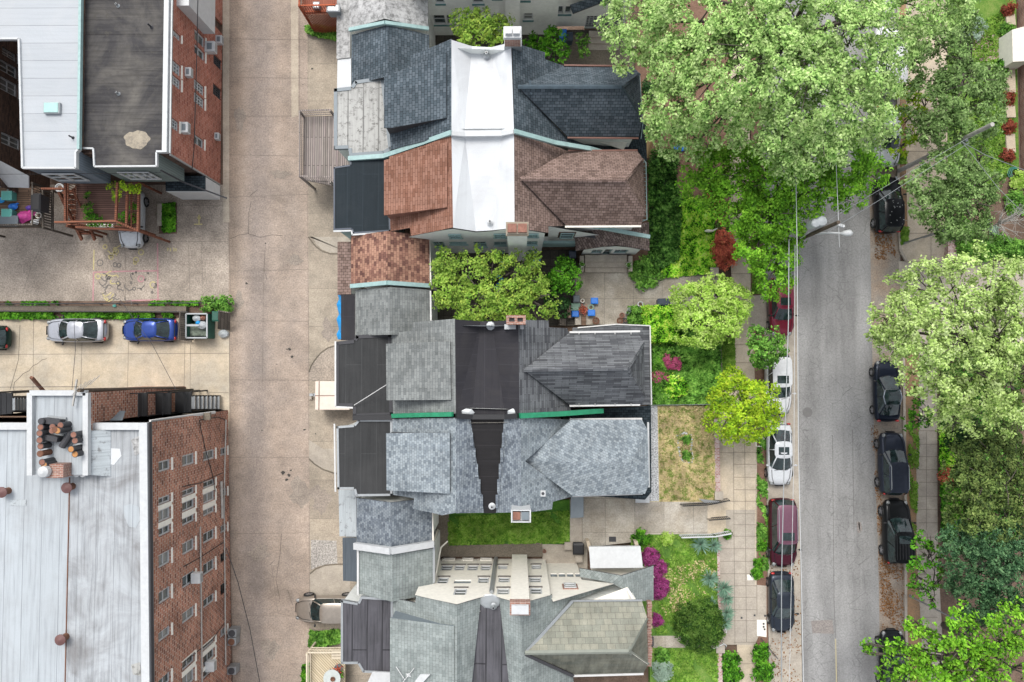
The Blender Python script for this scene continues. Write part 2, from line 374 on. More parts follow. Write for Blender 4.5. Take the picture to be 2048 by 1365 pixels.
# ------------------------------------------------------------------ foliage
def leaf_obj(name, Cn, Nn, S, mat, parent=None, off=None, aspect=1.5, **tags):
    N = len(Cn); Nn = Nn / np.linalg.norm(Nn, axis=1, keepdims=True)
    rv = RNG.normal(size=(N, 3)); T = np.cross(Nn, rv); T /= np.linalg.norm(T, axis=1, keepdims=True); B = np.cross(Nn, T)
    S = S[:, None]
    V = np.empty((N, 4, 3), np.float32)
    V[:, 0] = Cn - T * S * aspect * 0.5; V[:, 1] = Cn + B * S * 0.42 - T * S * 0.05 - Nn * S * 0.12
    V[:, 2] = Cn + T * S * aspect * 0.5; V[:, 3] = Cn - B * S * 0.42 - T * S * 0.05 - Nn * S * 0.12
    if parent is not None:
        r = parent
        while r.parent: r = r.parent
        off = np.array(r.location)
    elif off is None:
        off = np.array([Cn[:, 0].mean(), Cn[:, 1].mean(), Cn[:, 2].min()])
    V = V.reshape(-1, 3) - off
    me = bpy.data.meshes.new(name); me.vertices.add(4 * N); me.vertices.foreach_set('co', V.astype(np.float32).ravel())
    me.loops.add(4 * N); me.loops.foreach_set('vertex_index', np.arange(4 * N, dtype=np.int32))
    me.polygons.add(N); me.polygons.foreach_set('loop_start', np.arange(0, 4 * N, 4, dtype=np.int32))
    me.materials.append(mat); me.update(calc_edges=True)
    o = bpy.data.objects.new(name, me); COL.objects.link(o)
    if parent is not None: o.parent = parent
    else: o.location = Vector(off)
    for k, v in tags.items(): o[k] = v
    return o
def crown_points(lobes, density, clump, leaf, flat=0.8, droop=0.0, updir=0.7, shell=0.72):
    """lobes: (x, y, z, r). Clumps of leaves sit on the lobes' shells; each clump is a small ragged dome."""
    Cs, Ns, Ss = [], [], []
    for (x, y, z, r) in lobes:
        nc = max(6, int(density * r * r / (clump * clump)))
        d = RNG.normal(size=(nc, 3)); d[:, 2] = np.abs(d[:, 2]) * 0.9 - 0.25 * RNG.random(nc); d /= np.linalg.norm(d, axis=1, keepdims=True)
        rad = r * (shell + (1.08 - shell) * RNG.random(nc) ** 0.6) * (1 + 0.10 * np.sin(d[:, 0] * 5 + x) + 0.1 * np.cos(d[:, 1] * 6 + y))
        c = d * rad[:, None]; c[:, 2] *= flat; c[:, 2] -= droop * (c[:, 0] ** 2 + c[:, 1] ** 2) / max(r, .1)
        rc = clump * (0.55 + 0.9 * RNG.random(nc))
        nl = np.maximum(5, (26 * (rc / clump) ** 2 * (0.16 * clump / 0.5 / leaf) ** 1.0).astype(int) if False else (rc * rc * 3.4 / (leaf * leaf)).astype(int))
        idx = np.repeat(np.arange(nc), nl); M = len(idx)
        e = RNG.normal(size=(M, 3)); e /= np.linalg.norm(e, axis=1, keepdims=True); e *= (RNG.random(M) ** 0.45)[:, None]
        e[:, 2] = e[:, 2] * 0.55
        pts = c[idx] + e * rc[idx][:, None]
        n = d[idx] * 0.45 + e * 0.5 + RNG.normal(size=(M, 3)) * 0.38; n[:, 2] += updir
        Cs.append(pts + np.array([x, y, z])); Ns.append(n); Ss.append(leaf * (0.6 + 0.8 * RNG.random(M)))
    return np.vstack(Cs), np.vstack(Ns), np.concatenate(Ss)
def px_lobes(l, h=None):
    out = []
    for t in l:
        px, py, hh, r = t; p = P(px, py, hh); out.append((p.x, p.y, hh - 0.35 * r * mpp(hh), r * mpp(hh)))
    return out
def tree(name, label, cat, lobes, base, mat, leaf=0.16, clump=0.45, density=3.2, trunk_r=0.22, group=None, limbs=True, updir=0.7, bark='bark', shell=0.72, flat=0.8, twig=0, z0=0.0):
    L3 = px_lobes(lobes); b = P(base[0], base[1], z0); t = thing(name, label, cat, b, group)
    C, Nn, S = crown_points(L3, density, clump, leaf, updir=updir, shell=shell, flat=flat)
    keep = C[:, 2] > z0 + 0.05; leaf_obj('crown', C[keep], Nn[keep], S[keep], mat, t)
    m = MB(); zc = min(l[2] for l in L3); fork = Vector((b.x, b.y, z0 + max(0.4, (zc - z0) * 0.5)))
    m.tube([b, (b + fork) / 2 + Vector((random.uniform(-.05, .05), random.uniform(-.05, .05), 0)), fork], [trunk_r * 1.25, trunk_r, trunk_r * 0.85], 9)
    m.build('trunk', MT[bark], t, smooth=True)
    if limbs:
        m = MB()
        for (x, y, z, r) in L3:
            e = Vector((x, y, z + r * 0.3)); mid = fork.lerp(e, 0.5) + Vector((0, 0, 0.12 * (e - fork).length))
            m.tube([fork, mid, e], [trunk_r * 0.6, trunk_r * 0.32, 0.03], 6)
            for k in range(4 + twig):
                a = random.uniform(0, 6.28); q = e + Vector((math.cos(a) * r * 0.75, math.sin(a) * r * 0.75, r * random.uniform(0.0, 0.5)))
                s = mid.lerp(e, random.uniform(0.3, 1)); m.tube([s, (s + q) / 2 + Vector((0, 0, 0.08 * r)), q], [0.05, 0.035, 0.015], 4)
        m.build('limb', MT[bark], t, smooth=True)
    return t
def shrub(name, label, cat, px, py, r_px, hgt, mat, leaf=0.09, z0=0.13, group=None, density=4.0, lobes=None, sy=1.0, updir=0.7):
    c = P(px, py, z0 + hgt * 0.7); r = r_px * mpp(z0 + hgt * 0.7)
    t = thing(name, label, cat, (c.x, c.y, z0), group)
    ls = []
    if lobes:
        for dx, dy, rr in lobes: ls.append((c.x + dx * r, c.y - dy * r, z0 + hgt * 0.45, rr * r))
    else:
        ls.append((c.x, c.y, z0 + hgt * 0.35, r * 0.86))
        for k in range(5):
            a = k * 1.256 + random.random(); ls.append((c.x + math.cos(a) * r * 0.48, c.y + sy * math.sin(a) * r * 0.48, z0 + hgt * 0.35, r * 0.5))
    C, Nn, S = crown_points(ls, density, max(0.12, leaf * 2.2), leaf, flat=min(1.2, hgt / max(r, .1) * 0.75), updir=updir, shell=0.6)
    C[:, 2] = np.maximum(C[:, 2], z0 + 0.02)
    leaf_obj('foliage', C, Nn, S, mat, t)
    m = MB()
    for k in range(5):
        a = k * 1.3; m.tube([(c.x, c.y, z0), (c.x + math.cos(a) * r * 0.4, c.y + math.sin(a) * r * 0.4, z0 + hgt * 0.6)], [0.03, 0.012], 5)
    m.build('stem', MT['bark'], t)
    return t
def hedge(name, label, cat, foot_px, z0, hgt, mat, leaf=0.08, n=4200, group=None):
    w = [P(x, y, z0 + hgt) for x, y in foot_px]; xs = [p.x for p in w]; ys = [p.y for p in w]
    t = thing(name, label, cat, ((min(xs) + max(xs)) / 2, (min(ys) + max(ys)) / 2, z0), group)
    C = RNG.random((n * 2, 3)); C[:, 0] = min(xs) + C[:, 0] * (max(xs) - min(xs)); C[:, 1] = min(ys) + C[:, 1] * (max(ys) - min(ys))
    C = C[inpoly(C[:, 0], C[:, 1], [(p.x, p.y) for p in w])][:n]
    C[:, 2] = z0 + hgt * (1 - 0.22 * C[:, 2] ** 1.5) + 0.10 * np.sin(C[:, 0] * 2.1) * np.cos(C[:, 1] * 2.7)
    Nn = RNG.normal(size=C.shape) * 0.5; Nn[:, 2] += 0.9
    e = []                                                       # leafy sides
    for i in range(len(w)):
        a, b = w[i], w[(i + 1) % len(w)]; k = int(n * 0.12); s = RNG.random(k)
        q = np.array([[a.x, a.y]]) * (1 - s[:, None]) + np.array([[b.x, b.y]]) * s[:, None]
        e.append(np.c_[q + RNG.normal(size=(k, 2)) * 0.06, z0 + RNG.random(k) * hgt])
    E = np.vstack(e); NE = RNG.normal(size=E.shape)
    C = np.vstack([C, E]); Nn = np.vstack([Nn, NE]); S = leaf * (0.6 + 0.8 * RNG.random(len(C)))
    leaf_obj('foliage', C, Nn, S, mat, t)
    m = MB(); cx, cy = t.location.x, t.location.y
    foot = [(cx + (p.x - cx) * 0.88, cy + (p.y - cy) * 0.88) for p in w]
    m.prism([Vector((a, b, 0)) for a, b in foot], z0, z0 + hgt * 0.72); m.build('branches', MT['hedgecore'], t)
    return t
def inpoly(x, y, poly):
    ins = np.zeros(len(x), bool); j = len(poly) - 1
    for i in range(len(poly)):
        xi, yi = poly[i]; xj, yj = poly[j]
        c = ((yi > y) != (yj > y)) & (x < (xj - xi) * (y - yi) / (yj - yi + 1e-12) + xi); ins ^= c; j = i
    return ins
def ground_leaves(name, poly_px, z, n, mat, leaf=0.11, hgt=0.15, kind='stuff', clumpy=0.0, label=None, cat=None, patch=0.0):
    w = [(P(x, y, z).x, P(x, y, z).y) for x, y in poly_px]; xs = [a for a, b in w]; ys = [b for a, b in w]
    M = n * 3; X = min(xs) + RNG.random(M) * (max(xs) - min(xs)); Y = min(ys) + RNG.random(M) * (max(ys) - min(ys))
    k = inpoly(X, Y, w)
    if patch > 0:
        f = np.sin(X * 1.7 + 1.3 * np.sin(Y * 1.1)) + np.cos(Y * 2.1 + 1.7 * np.sin(X * 0.9)) + 0.8 * np.sin(X * 5.1 + Y * 3.7); k &= (f > -2 + patch * 2.6 + RNG.normal(size=M) * 0.35)
    X, Y = X[k][:n], Y[k][:n]; N = len(X)
    hh = hgt * (0.45 + 0.35 * np.sin(X * 3.1 + np.cos(Y * 2.3) * 2) * np.cos(Y * 2.9) + 0.35 * RNG.random(N))
    C = np.c_[X, Y, z + 0.01 + np.maximum(hh, 0.01)]; Nn = RNG.normal(size=(N, 3)) * 0.45; Nn[:, 2] += 0.9
    o = leaf_obj(name, C, Nn, leaf * 1.3 * (0.5 + RNG.random(N)), mat)
    if kind: o['kind'] = kind
    if label: o['label'] = label
    if cat: o['category'] = cat
    return o

# leaf colours
LM = {}
LM['pale'] = leafmat('pale_leaf', [(0.045, 0.12, 0.02), (0.19, 0.345, 0.08), (0.34, 0.525, 0.155), (0.47, 0.64, 0.235), (0.6, 0.75, 0.34)])
LM['bright'] = leafmat('bright_leaf', [(0.008, 0.023, 0.004), (0.028, 0.11, 0.006), (0.074, 0.251, 0.014), (0.13, 0.362, 0.024), (0.214, 0.462, 0.041)])
LM['mid'] = leafmat('mid_leaf', [(0.008, 0.025, 0.004), (0.054, 0.162, 0.02), (0.121, 0.294, 0.041), (0.202, 0.426, 0.068), (0.296, 0.529, 0.096)])
LM['sparse'] = leafmat('olive_leaf', [(0.07, 0.14, 0.02), (0.23, 0.36, 0.08), (0.4, 0.55, 0.16), (0.5, 0.64, 0.24), (0.6, 0.72, 0.34)])
LM['lime'] = leafmat('lime_leaf', [(0.202, 0.372, 0.035), (0.323, 0.558, 0.069), (0.455, 0.638, 0.14), (0.505, 0.638, 0.21)])
LM['yellow'] = leafmat('yellow_leaf', [(0.105, 0.23, 0.018), (0.227, 0.403, 0.018), (0.367, 0.529, 0.026), (0.437, 0.553, 0.044)])
LM['magnolia'] = leafmat('magnolia_leaf', [(0.053, 0.129, 0.016), (0.158, 0.292, 0.032), (0.285, 0.433, 0.072), (0.379, 0.491, 0.072)])
LM['dark'] = leafmat('dark_leaf', [(0.01, 0.03, 0.01), (0.025, 0.08, 0.02), (0.06, 0.14, 0.04)])
LM['conifer'] = leafmat('conifer_needle', [(0.006, 0.02, 0.006), (0.03, 0.085, 0.035), (0.085, 0.18, 0.075), (0.16, 0.29, 0.13)])
LM['olive'] = leafmat('conifer_olive', [(0.01, 0.02, 0.005), (0.06, 0.1, 0.025), (0.15, 0.22, 0.055), (0.26, 0.32, 0.1)])
LM['red'] = leafmat('red_leaf', [(0.204, 0.042, 0.029), (0.51, 0.105, 0.069), (0.765, 0.21, 0.118), (0.306, 0.189, 0.059)])
LM['pink'] = leafmat('azalea_flower', [(0.013, 0.043, 0.006), (0.23, 0.022, 0.128), (0.32, 0.05, 0.192), (0.384, 0.101, 0.256), (0.192, 0.029, 0.096)])
LM['rose'] = leafmat('rose_flower', [(0.45, 0.06, 0.15), (0.55, 0.12, 0.24), (0.3, 0.08, 0.1)])
LM['holly'] = leafmat('holly_leaf', [(0.009, 0.031, 0.005), (0.03, 0.085, 0.01), (0.089, 0.17, 0.026), (0.134, 0.234, 0.046)])
LM['grass'] = leafmat('grass_blade', [(0.064, 0.166, 0.016), (0.116, 0.255, 0.027), (0.206, 0.357, 0.052), (0.258, 0.383, 0.084)])
LM['dry'] = leafmat('dry_grass_blade', [(0.48, 0.38, 0.2), (0.6, 0.49, 0.28), (0.5, 0.42, 0.2), (0.22, 0.28, 0.07), (0.15, 0.24, 0.04)])
LM['ivy'] = leafmat('ivy_leaf', [(0.005, 0.015, 0.002), (0.016, 0.057, 0.008), (0.047, 0.148, 0.019), (0.125, 0.278, 0.05), (0.218, 0.425, 0.088)])  # near-black stop puts the dark gaps between leaves into the colour
LM['cover'] = leafmat('ground_cover_leaf', [(0.011, 0.046, 0.003), (0.007, 0.029, 0.003), (0.089, 0.319, 0.015), (0.266, 0.694, 0.037), (0.505, 0.829, 0.076), (0.712, 0.829, 0.134), (0.557, 0.829, 0.243)])  # darkest and palest stops imitate black gaps and highlights among the leaves
LM['dead'] = leafmat('dead_leaf', [(0.15, 0.068, 0.024), (0.24, 0.112, 0.04), (0.315, 0.165, 0.072)])
LM['yucca'] = leafmat('yucca_blade', [(0.112, 0.225, 0.154), (0.224, 0.375, 0.266), (0.35, 0.525, 0.392)])
LM['dusk'] = leafmat('dusk_leaf', [(0.02, 0.05, 0.01), (0.11, 0.2, 0.05), (0.23, 0.36, 0.12), (0.36, 0.5, 0.2)])
LM['fresh'] = leafmat('fresh_leaf', [(0.02, 0.064, 0.006), (0.1, 0.276, 0.015), (0.2, 0.46, 0.03), (0.33, 0.607, 0.06)])
LM['maroon'] = leafmat('maroon_leaf', [(0.092, 0.019, 0.013), (0.23, 0.047, 0.031), (0.344, 0.095, 0.053), (0.138, 0.085, 0.027)])
LM['silver'] = leafmat('silver_leaf', [(0.25, 0.36, 0.27), (0.35, 0.45, 0.36)])
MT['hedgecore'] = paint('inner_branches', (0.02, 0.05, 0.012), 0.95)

# ------------------------------------------------------------------ ground materials
GM = {}
GM['alley'] = concrete('alley_concrete', (0.45, 0.362, 0.293), 0.66, 0.26, None, tint=(0.39, 0.325, 0.275), patch=0.8, tracks=[(P(516, 680).x, 1.1, (.74, .76, .8)), (P(575, 680).x, 1.2, (.9, .9, .9)), (P(459, 680).x, .8, (.8, .78, .75))])
GM['alleydark'] = concrete('oil_worn_concrete', (0.30, 0.27, 0.25), 0.85, 0.3)
GM['apron'] = concrete('apron_concrete', (0.43, 0.365, 0.29), 0.6, 0.22, (5.2, 2.8), 0.65, tint=(0.30, 0.27, 0.22))
GM['curbpad'] = concrete('pale_strip_concrete', (0.5, 0.43, 0.34), 0.8, 0.14)
GM['lot'] = concrete('tan_lot_concrete', (0.58, 0.485, 0.355), 0.75, 0.12, None, tint=(0.49, 0.44, 0.36), patch=0.8)
GM['yard'] = concrete('brown_yard_concrete', (0.40, 0.34, 0.28), 0.6, 0.35, None, tint=(0.54, 0.46, 0.38), patch=0.9)
GM['walk'] = concrete('sidewalk_concrete', (0.58, 0.49, 0.365), 0.75, 0.12, None, tint=(0.48, 0.42, 0.345), patch=0.7)
GM['walk2'] = concrete('grey_sidewalk_concrete', (0.45, 0.40, 0.33), 0.75, 0.12, None, tint=(0.36, 0.32, 0.275), patch=0.7)
GM['path'] = concrete('garden_path_concrete', (0.38, 0.335, 0.27), 0.55, 0.2, (2.1, 2.4), 0.6, tint=(0.55, 0.51, 0.45), patch=0.9)
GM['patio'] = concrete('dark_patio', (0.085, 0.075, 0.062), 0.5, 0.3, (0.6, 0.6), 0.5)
GM['strip'] = concrete('stained_strip', (0.2, 0.17, 0.13), 0.5, 0.3)
GM['joint'] = paint('dark_joint', (0.17, 0.145, 0.12), 0.95)
GM['crackfill'] = paint('crack', (0.055, 0.05, 0.045), 0.95)
GM['mulch'] = grassmat('mulch', [(0.10, 0.055, 0.035), (0.19, 0.11, 0.075), (0.27, 0.17, 0.12)], 1.2, 14)
GM['lawn'] = grassmat('lawn', [(0.035, 0.09, 0.012), (0.075, 0.17, 0.02), (0.13, 0.24, 0.035), (0.24, 0.28, 0.08)], 0.7, 10)
GM['lushlawn'] = grassmat('lush_lawn', [(0.02, 0.065, 0.008), (0.045, 0.14, 0.012), (0.08, 0.21, 0.02), (0.22, 0.22, 0.07)], 0.6, 9)
GM['drylawn'] = grassmat('dry_lawn', [(0.14, 0.2, 0.04), (0.36, 0.31, 0.13), (0.55, 0.44, 0.24), (0.62, 0.52, 0.32)], 0.5, 8)
GM['gravel'] = concrete('pale_gravel', (0.52, 0.53, 0.54), 0.8, 0.7, None, patch=0.2)
GM['leaflitter'] = grassmat('leaf_litter', [(0.15, 0.11, 0.08), (0.22, 0.15, 0.09), (0.32, 0.19, 0.10), (0.24, 0.2, 0.15)], 1.0, 12)
GM['brickedge'] = brickwall('brick_edging', [(0.3, 0.13, 0.11), (0.42, 0.25, 0.22), (0.5, 0.38, 0.36)], (0.5, 0.46, 0.42), 0.22, 0.11, 0.015, 0.2)
GM['brickpath'] = brickwall('brick_path', [(0.30, 0.14, 0.11), (0.42, 0.24, 0.19), (0.38, 0.28, 0.24)], (0.5, 0.45, 0.4), 0.22, 0.11, 0.014, 0.3)
RMP = concrete('worn_speckled_concrete', (0.5, 0.47, 0.43), 0.6, 0.5, None, tint=(0.3, 0.27, 0.24))
def asphalt():
    m, nt, b = newmat('street_asphalt'); uv = uvn(nt)
    n3 = noise(nt, uv, 8, 6, 0.9); c = ramp(nt, n3.outputs[0], [(0.3, (0.15, 0.15, 0.148)), (0.5, (0.28, 0.277, 0.27)), (0.7, (0.37, 0.365, 0.355))]).outputs[0]
    n1 = noise(nt, mapping(nt, uv, 0, (1.0, 0.10, 1)), 0.9, 6, 0.6); c = mix(nt, c, ramp(nt, n1.outputs[0], [(0.34, 0.72), (0.6, 1.08)]).outputs[0], 1.0, 'MULTIPLY')
    n2 = noise(nt, uv, 0.25, 6, 0.6); c = mix(nt, c, ramp(nt, n2.outputs[0], [(0.35, 0.82), (0.65, 1.06)]).outputs[0], 1.0, 'MULTIPLY')
    for sc, wd, wgt, dd in ((0.75, 0.014, 0.6, 0.5), (1.7, 0.03, 0.45, 0.35)):        # alligator cracks
        nw = noise(nt, uv, 2.2, 4, 0.6); w = mix(nt, uv, nw.outputs['Color'], 0.12 if sc < 1 else 0.06)
        vo = nt.nodes.new('ShaderNodeTexVoronoi'); vo.feature = 'DISTANCE_TO_EDGE'; vo.inputs['Scale'].default_value = sc; vo.inputs['Randomness'].default_value = 1
        L(nt, w, vo.inputs['Vector'])
        ck = ramp(nt, vo.outputs['Distance'], [(0.0, 1.0), (wd, 0.0)])
        nm = noise(nt, mapping(nt, uv, 0, (1.3, .3, 1)), 0.5 if sc < 1 else 0.4, 3, 0.5); msk = ramp(nt, nm.outputs[0], [(0.45, 0.0), (0.62, 1.0)])
        f = nt.nodes.new('ShaderNodeMath'); f.operation = 'MULTIPLY'; L(nt, ck.outputs[0], f.inputs[0]); L(nt, msk.outputs[0], f.inputs[1])
        g = nt.nodes.new('ShaderNodeMath'); g.operation = 'MULTIPLY'; L(nt, f.outputs[0], g.inputs[0]); g.inputs[1].default_value = wgt
        c = mix(nt, c, (0.05, 0.05, 0.05), g.outputs[0])
    L(nt, c, b.inputs['Base Color']); b.inputs['Roughness'].default_value = 0.9; bump(nt, b, n3.outputs[0], 0.25, 0.02)
    return m
GM['asphalt'] = asphalt()
def parking():
    m = concrete('parking_lane', (0.30, 0.265, 0.225), 0.72, 0.25, None, tint=(0.35, 0.23, 0.14), patch=0.7); return m
GM['parking'] = parking()

# ------------------------------------------------------------------ ground
def sheet(name, poly, z, mat, kind='structure', th=0.0, **kw):
    m = MB(); w = PP(poly, z)
    if th: m.slab(w, th)
    else: m.poly(w, 0, up=True)
    o = m.build(name, mat, **kw); o['kind'] = kind; return o
def lines(name, segs, z, mat, w=0.03, kind='structure'):
    m = MB()
    for s in segs:
        pts = [P(x, y, z) for x, y in s]
        for a, b in zip(pts, pts[1:]):
            d = (b - a); n = Vector((-d.y, d.x, 0)).normalized() * w / 2
            m.poly([a - n, b - n, b + n, a + n], 0, up=True)
    o = m.build(name, mat); o['kind'] = kind; return o
m = MB(); m.poly([(-150, -120, -0.06), (150, -120, -0.06), (150, 120, -0.06), (-150, 120, -0.06)]); g = m.build('ground', MT['soil']); g['kind'] = 'structure'
sheet('alley', [(452, -120), (618, -120), (620, 600), (622, 1480), (468, 1480), (455, 820)], 0.0, GM['alley'])
sheet('alley_edge_strip', [(581, -100), (596, -100), (597, 232), (583, 236)], 0.006, GM['curbpad'])
sheet('alley_apron', [(614, -120), (760, -120), (760, 1480), (622, 1480)], 0.008, GM['apron'])
sheet('alley_gutter', [(445, -100), (459, -100), (458, 400), (459, 445), (446, 445)], 0.012, GM['curbpad'])
lines('alley_joint', [[(458, y), (618, y + d)] for y, d in ((78, 2), (155, 2), (233, -1), (310, 3), (395, -6), (543, -4), (642, 1), (760, 1), (915, 1), (1068, -2), (1230, 4))]
      + [[(600, 0), (598, 232)], [(615, 380), (617, 700), (620, 1360)], [(525, 770), (527, 540)], [(543, 1130), (556, 1228), (592, 1232)]], 0.014, GM['joint'], 0.02)
lines('alley_crack', [[(460, 478), (480, 470), (497, 468), (520, 475), (545, 470), (565, 472)], [(497, 468), (498, 425), (502, 405)], [(563, 1068), (560, 1110), (552, 1160), (560, 1200)],
      [(575, 1180), (585, 1210)], [(540, 1130), (550, 1120)], [(515, 380), (500, 392)], [(530, 500), (528, 540), (534, 560)]], 0.015, GM['crackfill'], 0.022)
STN = concrete('stained_concrete', (0.33, 0.28, 0.235), 0.6, 0.3, None, tint=(0.4, 0.34, 0.28))
for iz, (px, py, rx_, ry_) in enumerate(((600, 985, 22, 26), (640, 1000, 18, 30), (520, 1105, 20, 14), (560, 350, 18, 10), (478, 600, 9, 16), (655, 660, 12, 20), (540, 1300, 16, 24), (590, 520, 14, 9), (480, 240, 10, 30))):
    m = MB(); c = P(px, py, 0); q = mpp(); f1 = random.uniform(0, 6)
    m.poly([(c.x + q * rx_ * (1 + .3 * math.sin(3 * a + f1) + .14 * math.sin(7 * a + f1)) * math.cos(a), c.y + q * ry_ * (1 + .25 * math.cos(2 * a + f1) + .14 * math.sin(8 * a)) * math.sin(a), 0.0165 + iz * .0008) for a in [k * .2094 for k in range(30)]], 0, up=True); o = m.build('pavement_stain', STN); o['kind'] = 'structure'
m = MB()
for px, py, r in ((566, 946, 5), (578, 951, 4), (573, 960, 4), (582, 941, 2.5), (579, 699, 4), (574, 699, 2), (584, 714, 3.4), (554, 729, 1.6), (524, 861, 2), (493, 567, 3), (531, 487, 1.8), (624, 138, 3), (606, 170, 1.6), (609, 860, 3), (631, 868, 2)):
    c = P(px, py, 0.016); rr = r * mpp() * .8
    m.poly([(c.x + rr * (1 + 0.3 * math.sin(3 * a + px)) * math.cos(a), c.y + 0.8 * rr * (1 + 0.3 * math.cos(2 * a + py)) * math.sin(a), 0.026) for a in [k * 0.524 for k in range(12)]], 0, up=True)
o = m.build('oil_spot', GM['crackfill']); o['kind'] = 'structure'
sheet('rear_yard_paving', [(-120, 370), (456, 370), (458, 604), (-120, 610)], 0.004, GM['yard'])
sheet('parking_lot_paving', [(-120, 636), (458, 634), (459, 860), (-120, 860)], 0.005, GM['lot'])
lines('parking_lot_joint', [[(-100, 711), (67, 709), (458, 707)], [(67, 640), (66, 790)], [(164, 685), (161, 790)], [(257, 684), (255, 785)], [(370, 682), (368, 785)], [(381, 690), (380, 785)], [(418, 785), (457, 786)], [(458, 604), (460, 830)]], 0.01, GM['joint'], 0.03)
lines('parking_lot_crack', [[(94, 718), (84, 720), (75, 728), (66, 732), (58, 742), (46, 748), (38, 757), (29, 765), (27, 778), (31, 790)], [(40, 650), (37, 720), (20, 780)]], 0.011, GM['crackfill'], 0.03)
lines('rear_yard_joint', [[(105, 488), (190, 486), (456, 483)], [(403, 483), (406, 600)], [(377, 490), (380, 600)], [(310, 430), (360, 412), (456, 411)], [(456, 411), (462, 603)], [(250, 490), (251, 600)], [(95, 465), (60, 540), (42, 600)], [(205, 500), (222, 530), (235, 560), (252, 600)], [(400, 412), (400, 450)]], 0.009, GM['joint'], 0.022)
CH = {'pink': paint('pink_chalk', (0.50, 0.27, 0.28), 0.95, vary=0.3), 'yellow': paint('yellow_chalk', (0.58, 0.5, 0.24), 0.95, vary=0.3), 'dusk': paint('grey_chalk', (0.18, 0.165, 0.15), 0.95, vary=0.3)}
def ring(px, py, r, n=14, a0=0, a1=6.29): return [(px + r * math.cos(a0 + (a1 - a0) * k / n), py + r * math.sin(a0 + (a1 - a0) * k / n)) for k in range(n + 1)]
def squig(x, y, n, s):
    pts = [(x, y)]; a = random.random() * 6
    for k in range(n): a += random.uniform(-1.1, 1.1); x += math.cos(a) * s; y += math.sin(a) * s; pts.append((x, y))
    return pts
def chalk(name, segs, key, z, w): 
    o = lines(name, segs, z, CH[key], w); return o
chalk('chalk_marking', [[(187, 544), (186, 602)], [(251, 543), (315, 542)], [(187, 545), (251, 543)], [(315, 487), (316, 600)], [(252, 602), (320, 600)], ring(282, 558, 6)], 'pink', 0.012, 0.1)
chalk('chalk_marking', [[(188, 500), (187, 540)], ring(232, 503, 5), ring(306, 570, 6), ring(196, 553, 5), ring(282, 505, 5), ring(272, 520, 5), ring(222, 515, 4), ring(270, 526, 3), ring(210, 494, 4)]
      + [squig(random.uniform(192, 245), random.uniform(495, 598), 7, 3.5) for k in range(9)] + [[(398, 430), (398, 448)], [(388, 449), (405, 449)], ring(398, 436, 2.5)]
      + [[(334, 497), (337, 497), (335, 502)], [(341, 496), (341, 503)], [(347, 496), (349, 500), (347, 503)], [(352, 497), (352, 503)]], 'yellow', 0.013, 0.08)
chalk('chalk_marking', [squig(random.uniform(192, 250), random.uniform(545, 598), 8, 3.2) for k in range(12)] + [ring(230, 530, 4), ring(238, 531, 4), ring(200, 526, 6), ring(265, 548, 1.5), ring(272, 545, 1.5), ring(296, 547, 1.5), ring(304, 585, 2), ring(268, 578, 3), ring(262, 566, 2), ring(290, 560, 1.5)]
      + [squig(random.uniform(255, 312), random.uniform(560, 598), 5, 2.6) for k in range(5)], 'dusk', 0.0145, 0.07)
for i, (pl, arc) in enumerate((([(618, 474), (625, 474), (632, 488), (645, 500), (660, 506), (700, 507), (700, 474)], [(617, 474), (622, 482), (632, 494), (645, 503), (660, 508), (700, 508)]),
    ([(618, 745), (622, 735), (630, 722), (642, 708), (656, 698), (674, 693), (700, 693), (700, 762), (618, 762)], [(618, 745), (622, 733), (630, 720), (642, 706), (656, 696), (674, 691), (700, 691)]),
    ([(618, 880), (645, 898), (700, 898), (700, 948), (668, 945), (645, 937), (628, 926), (618, 916)], [(618, 918), (628, 928), (645, 939), (668, 947), (700, 949)]),
    ([(620, 1150), (632, 1140), (650, 1133), (670, 1131), (700, 1131), (700, 1205), (620, 1205)], [(620, 1148), (632, 1138), (650, 1131), (670, 1129), (700, 1129)]))):
    sheet('driveway_pad', pl, 0.02, GM['walk2'] if i != 1 else GM['yard']); lines('driveway_kerb', [arc], 0.03, GM['strip'], 0.1)
sheet('driveway_pad', [(622, 1080), (673, 1082), (675, 1128), (640, 1132), (622, 1140)], 0.018, RMP)
# street
sheet('street', [(1524, -140), (1812, -140), (1800, 500), (1806, 800), (1826, 1100), (1816, 1480), (1541, 1480), (1534, 900), (1528, 560)], 0.0, GM['asphalt'])
sheet('parking_lane', [(1738, 330), (1797, 330), (1800, 560), (1812, 860), (1838, 1100), (1826, 1480), (1764, 1480), (1760, 1300), (1756, 1100), (1748, 860), (1743, 640)], 0.004, GM['parking'])
sheet('parking_lane', [(1528, 560), (1594, 560), (1598, 900), (1602, 1200), (1606, 1480), (1541, 1480), (1534, 900)], 0.004, GM['walk2'])
lines('street_seam', [[(1665, 870), (1668, 1200), (1675, 1365)], [(1705, 860), (1708, 1060)], [(1594, 560), (1598, 900), (1602, 1200), (1606, 1480)]], 0.008, GM['crackfill'], 0.02)
lines('street_line', [[(1671, 1278), (1674, 1400)]], 0.009, paint('faded_yellow_line', (0.42, 0.37, 0.24), 0.9), 0.09)
sheet('street_patch', [(1622, 1242), (1665, 1240), (1668, 1268), (1625, 1267)], 0.006, GM['alleydark'])
m = MB(); c = P(1615, 825, 0.01); m.lathe((c.x, c.y, 0.0), [(0.36, 0), (0.36, 0.012), (0.30, 0.014), (0.30, 0.008), (0.0, 0.008)], 20); tg = m.build('manhole_cover', paint('manhole_iron', (0.16, 0.155, 0.15), 0.7)); tg['label'] = 'round iron manhole cover in the grey street beside the parked white sedan'; tg['category'] = 'manhole cover'
lines('street_patch', [[(1719, 1045), (1722, 1062)], [(1716, 1044), (1718, 1066)]], 0.007, GM['alleydark'], 0.2)
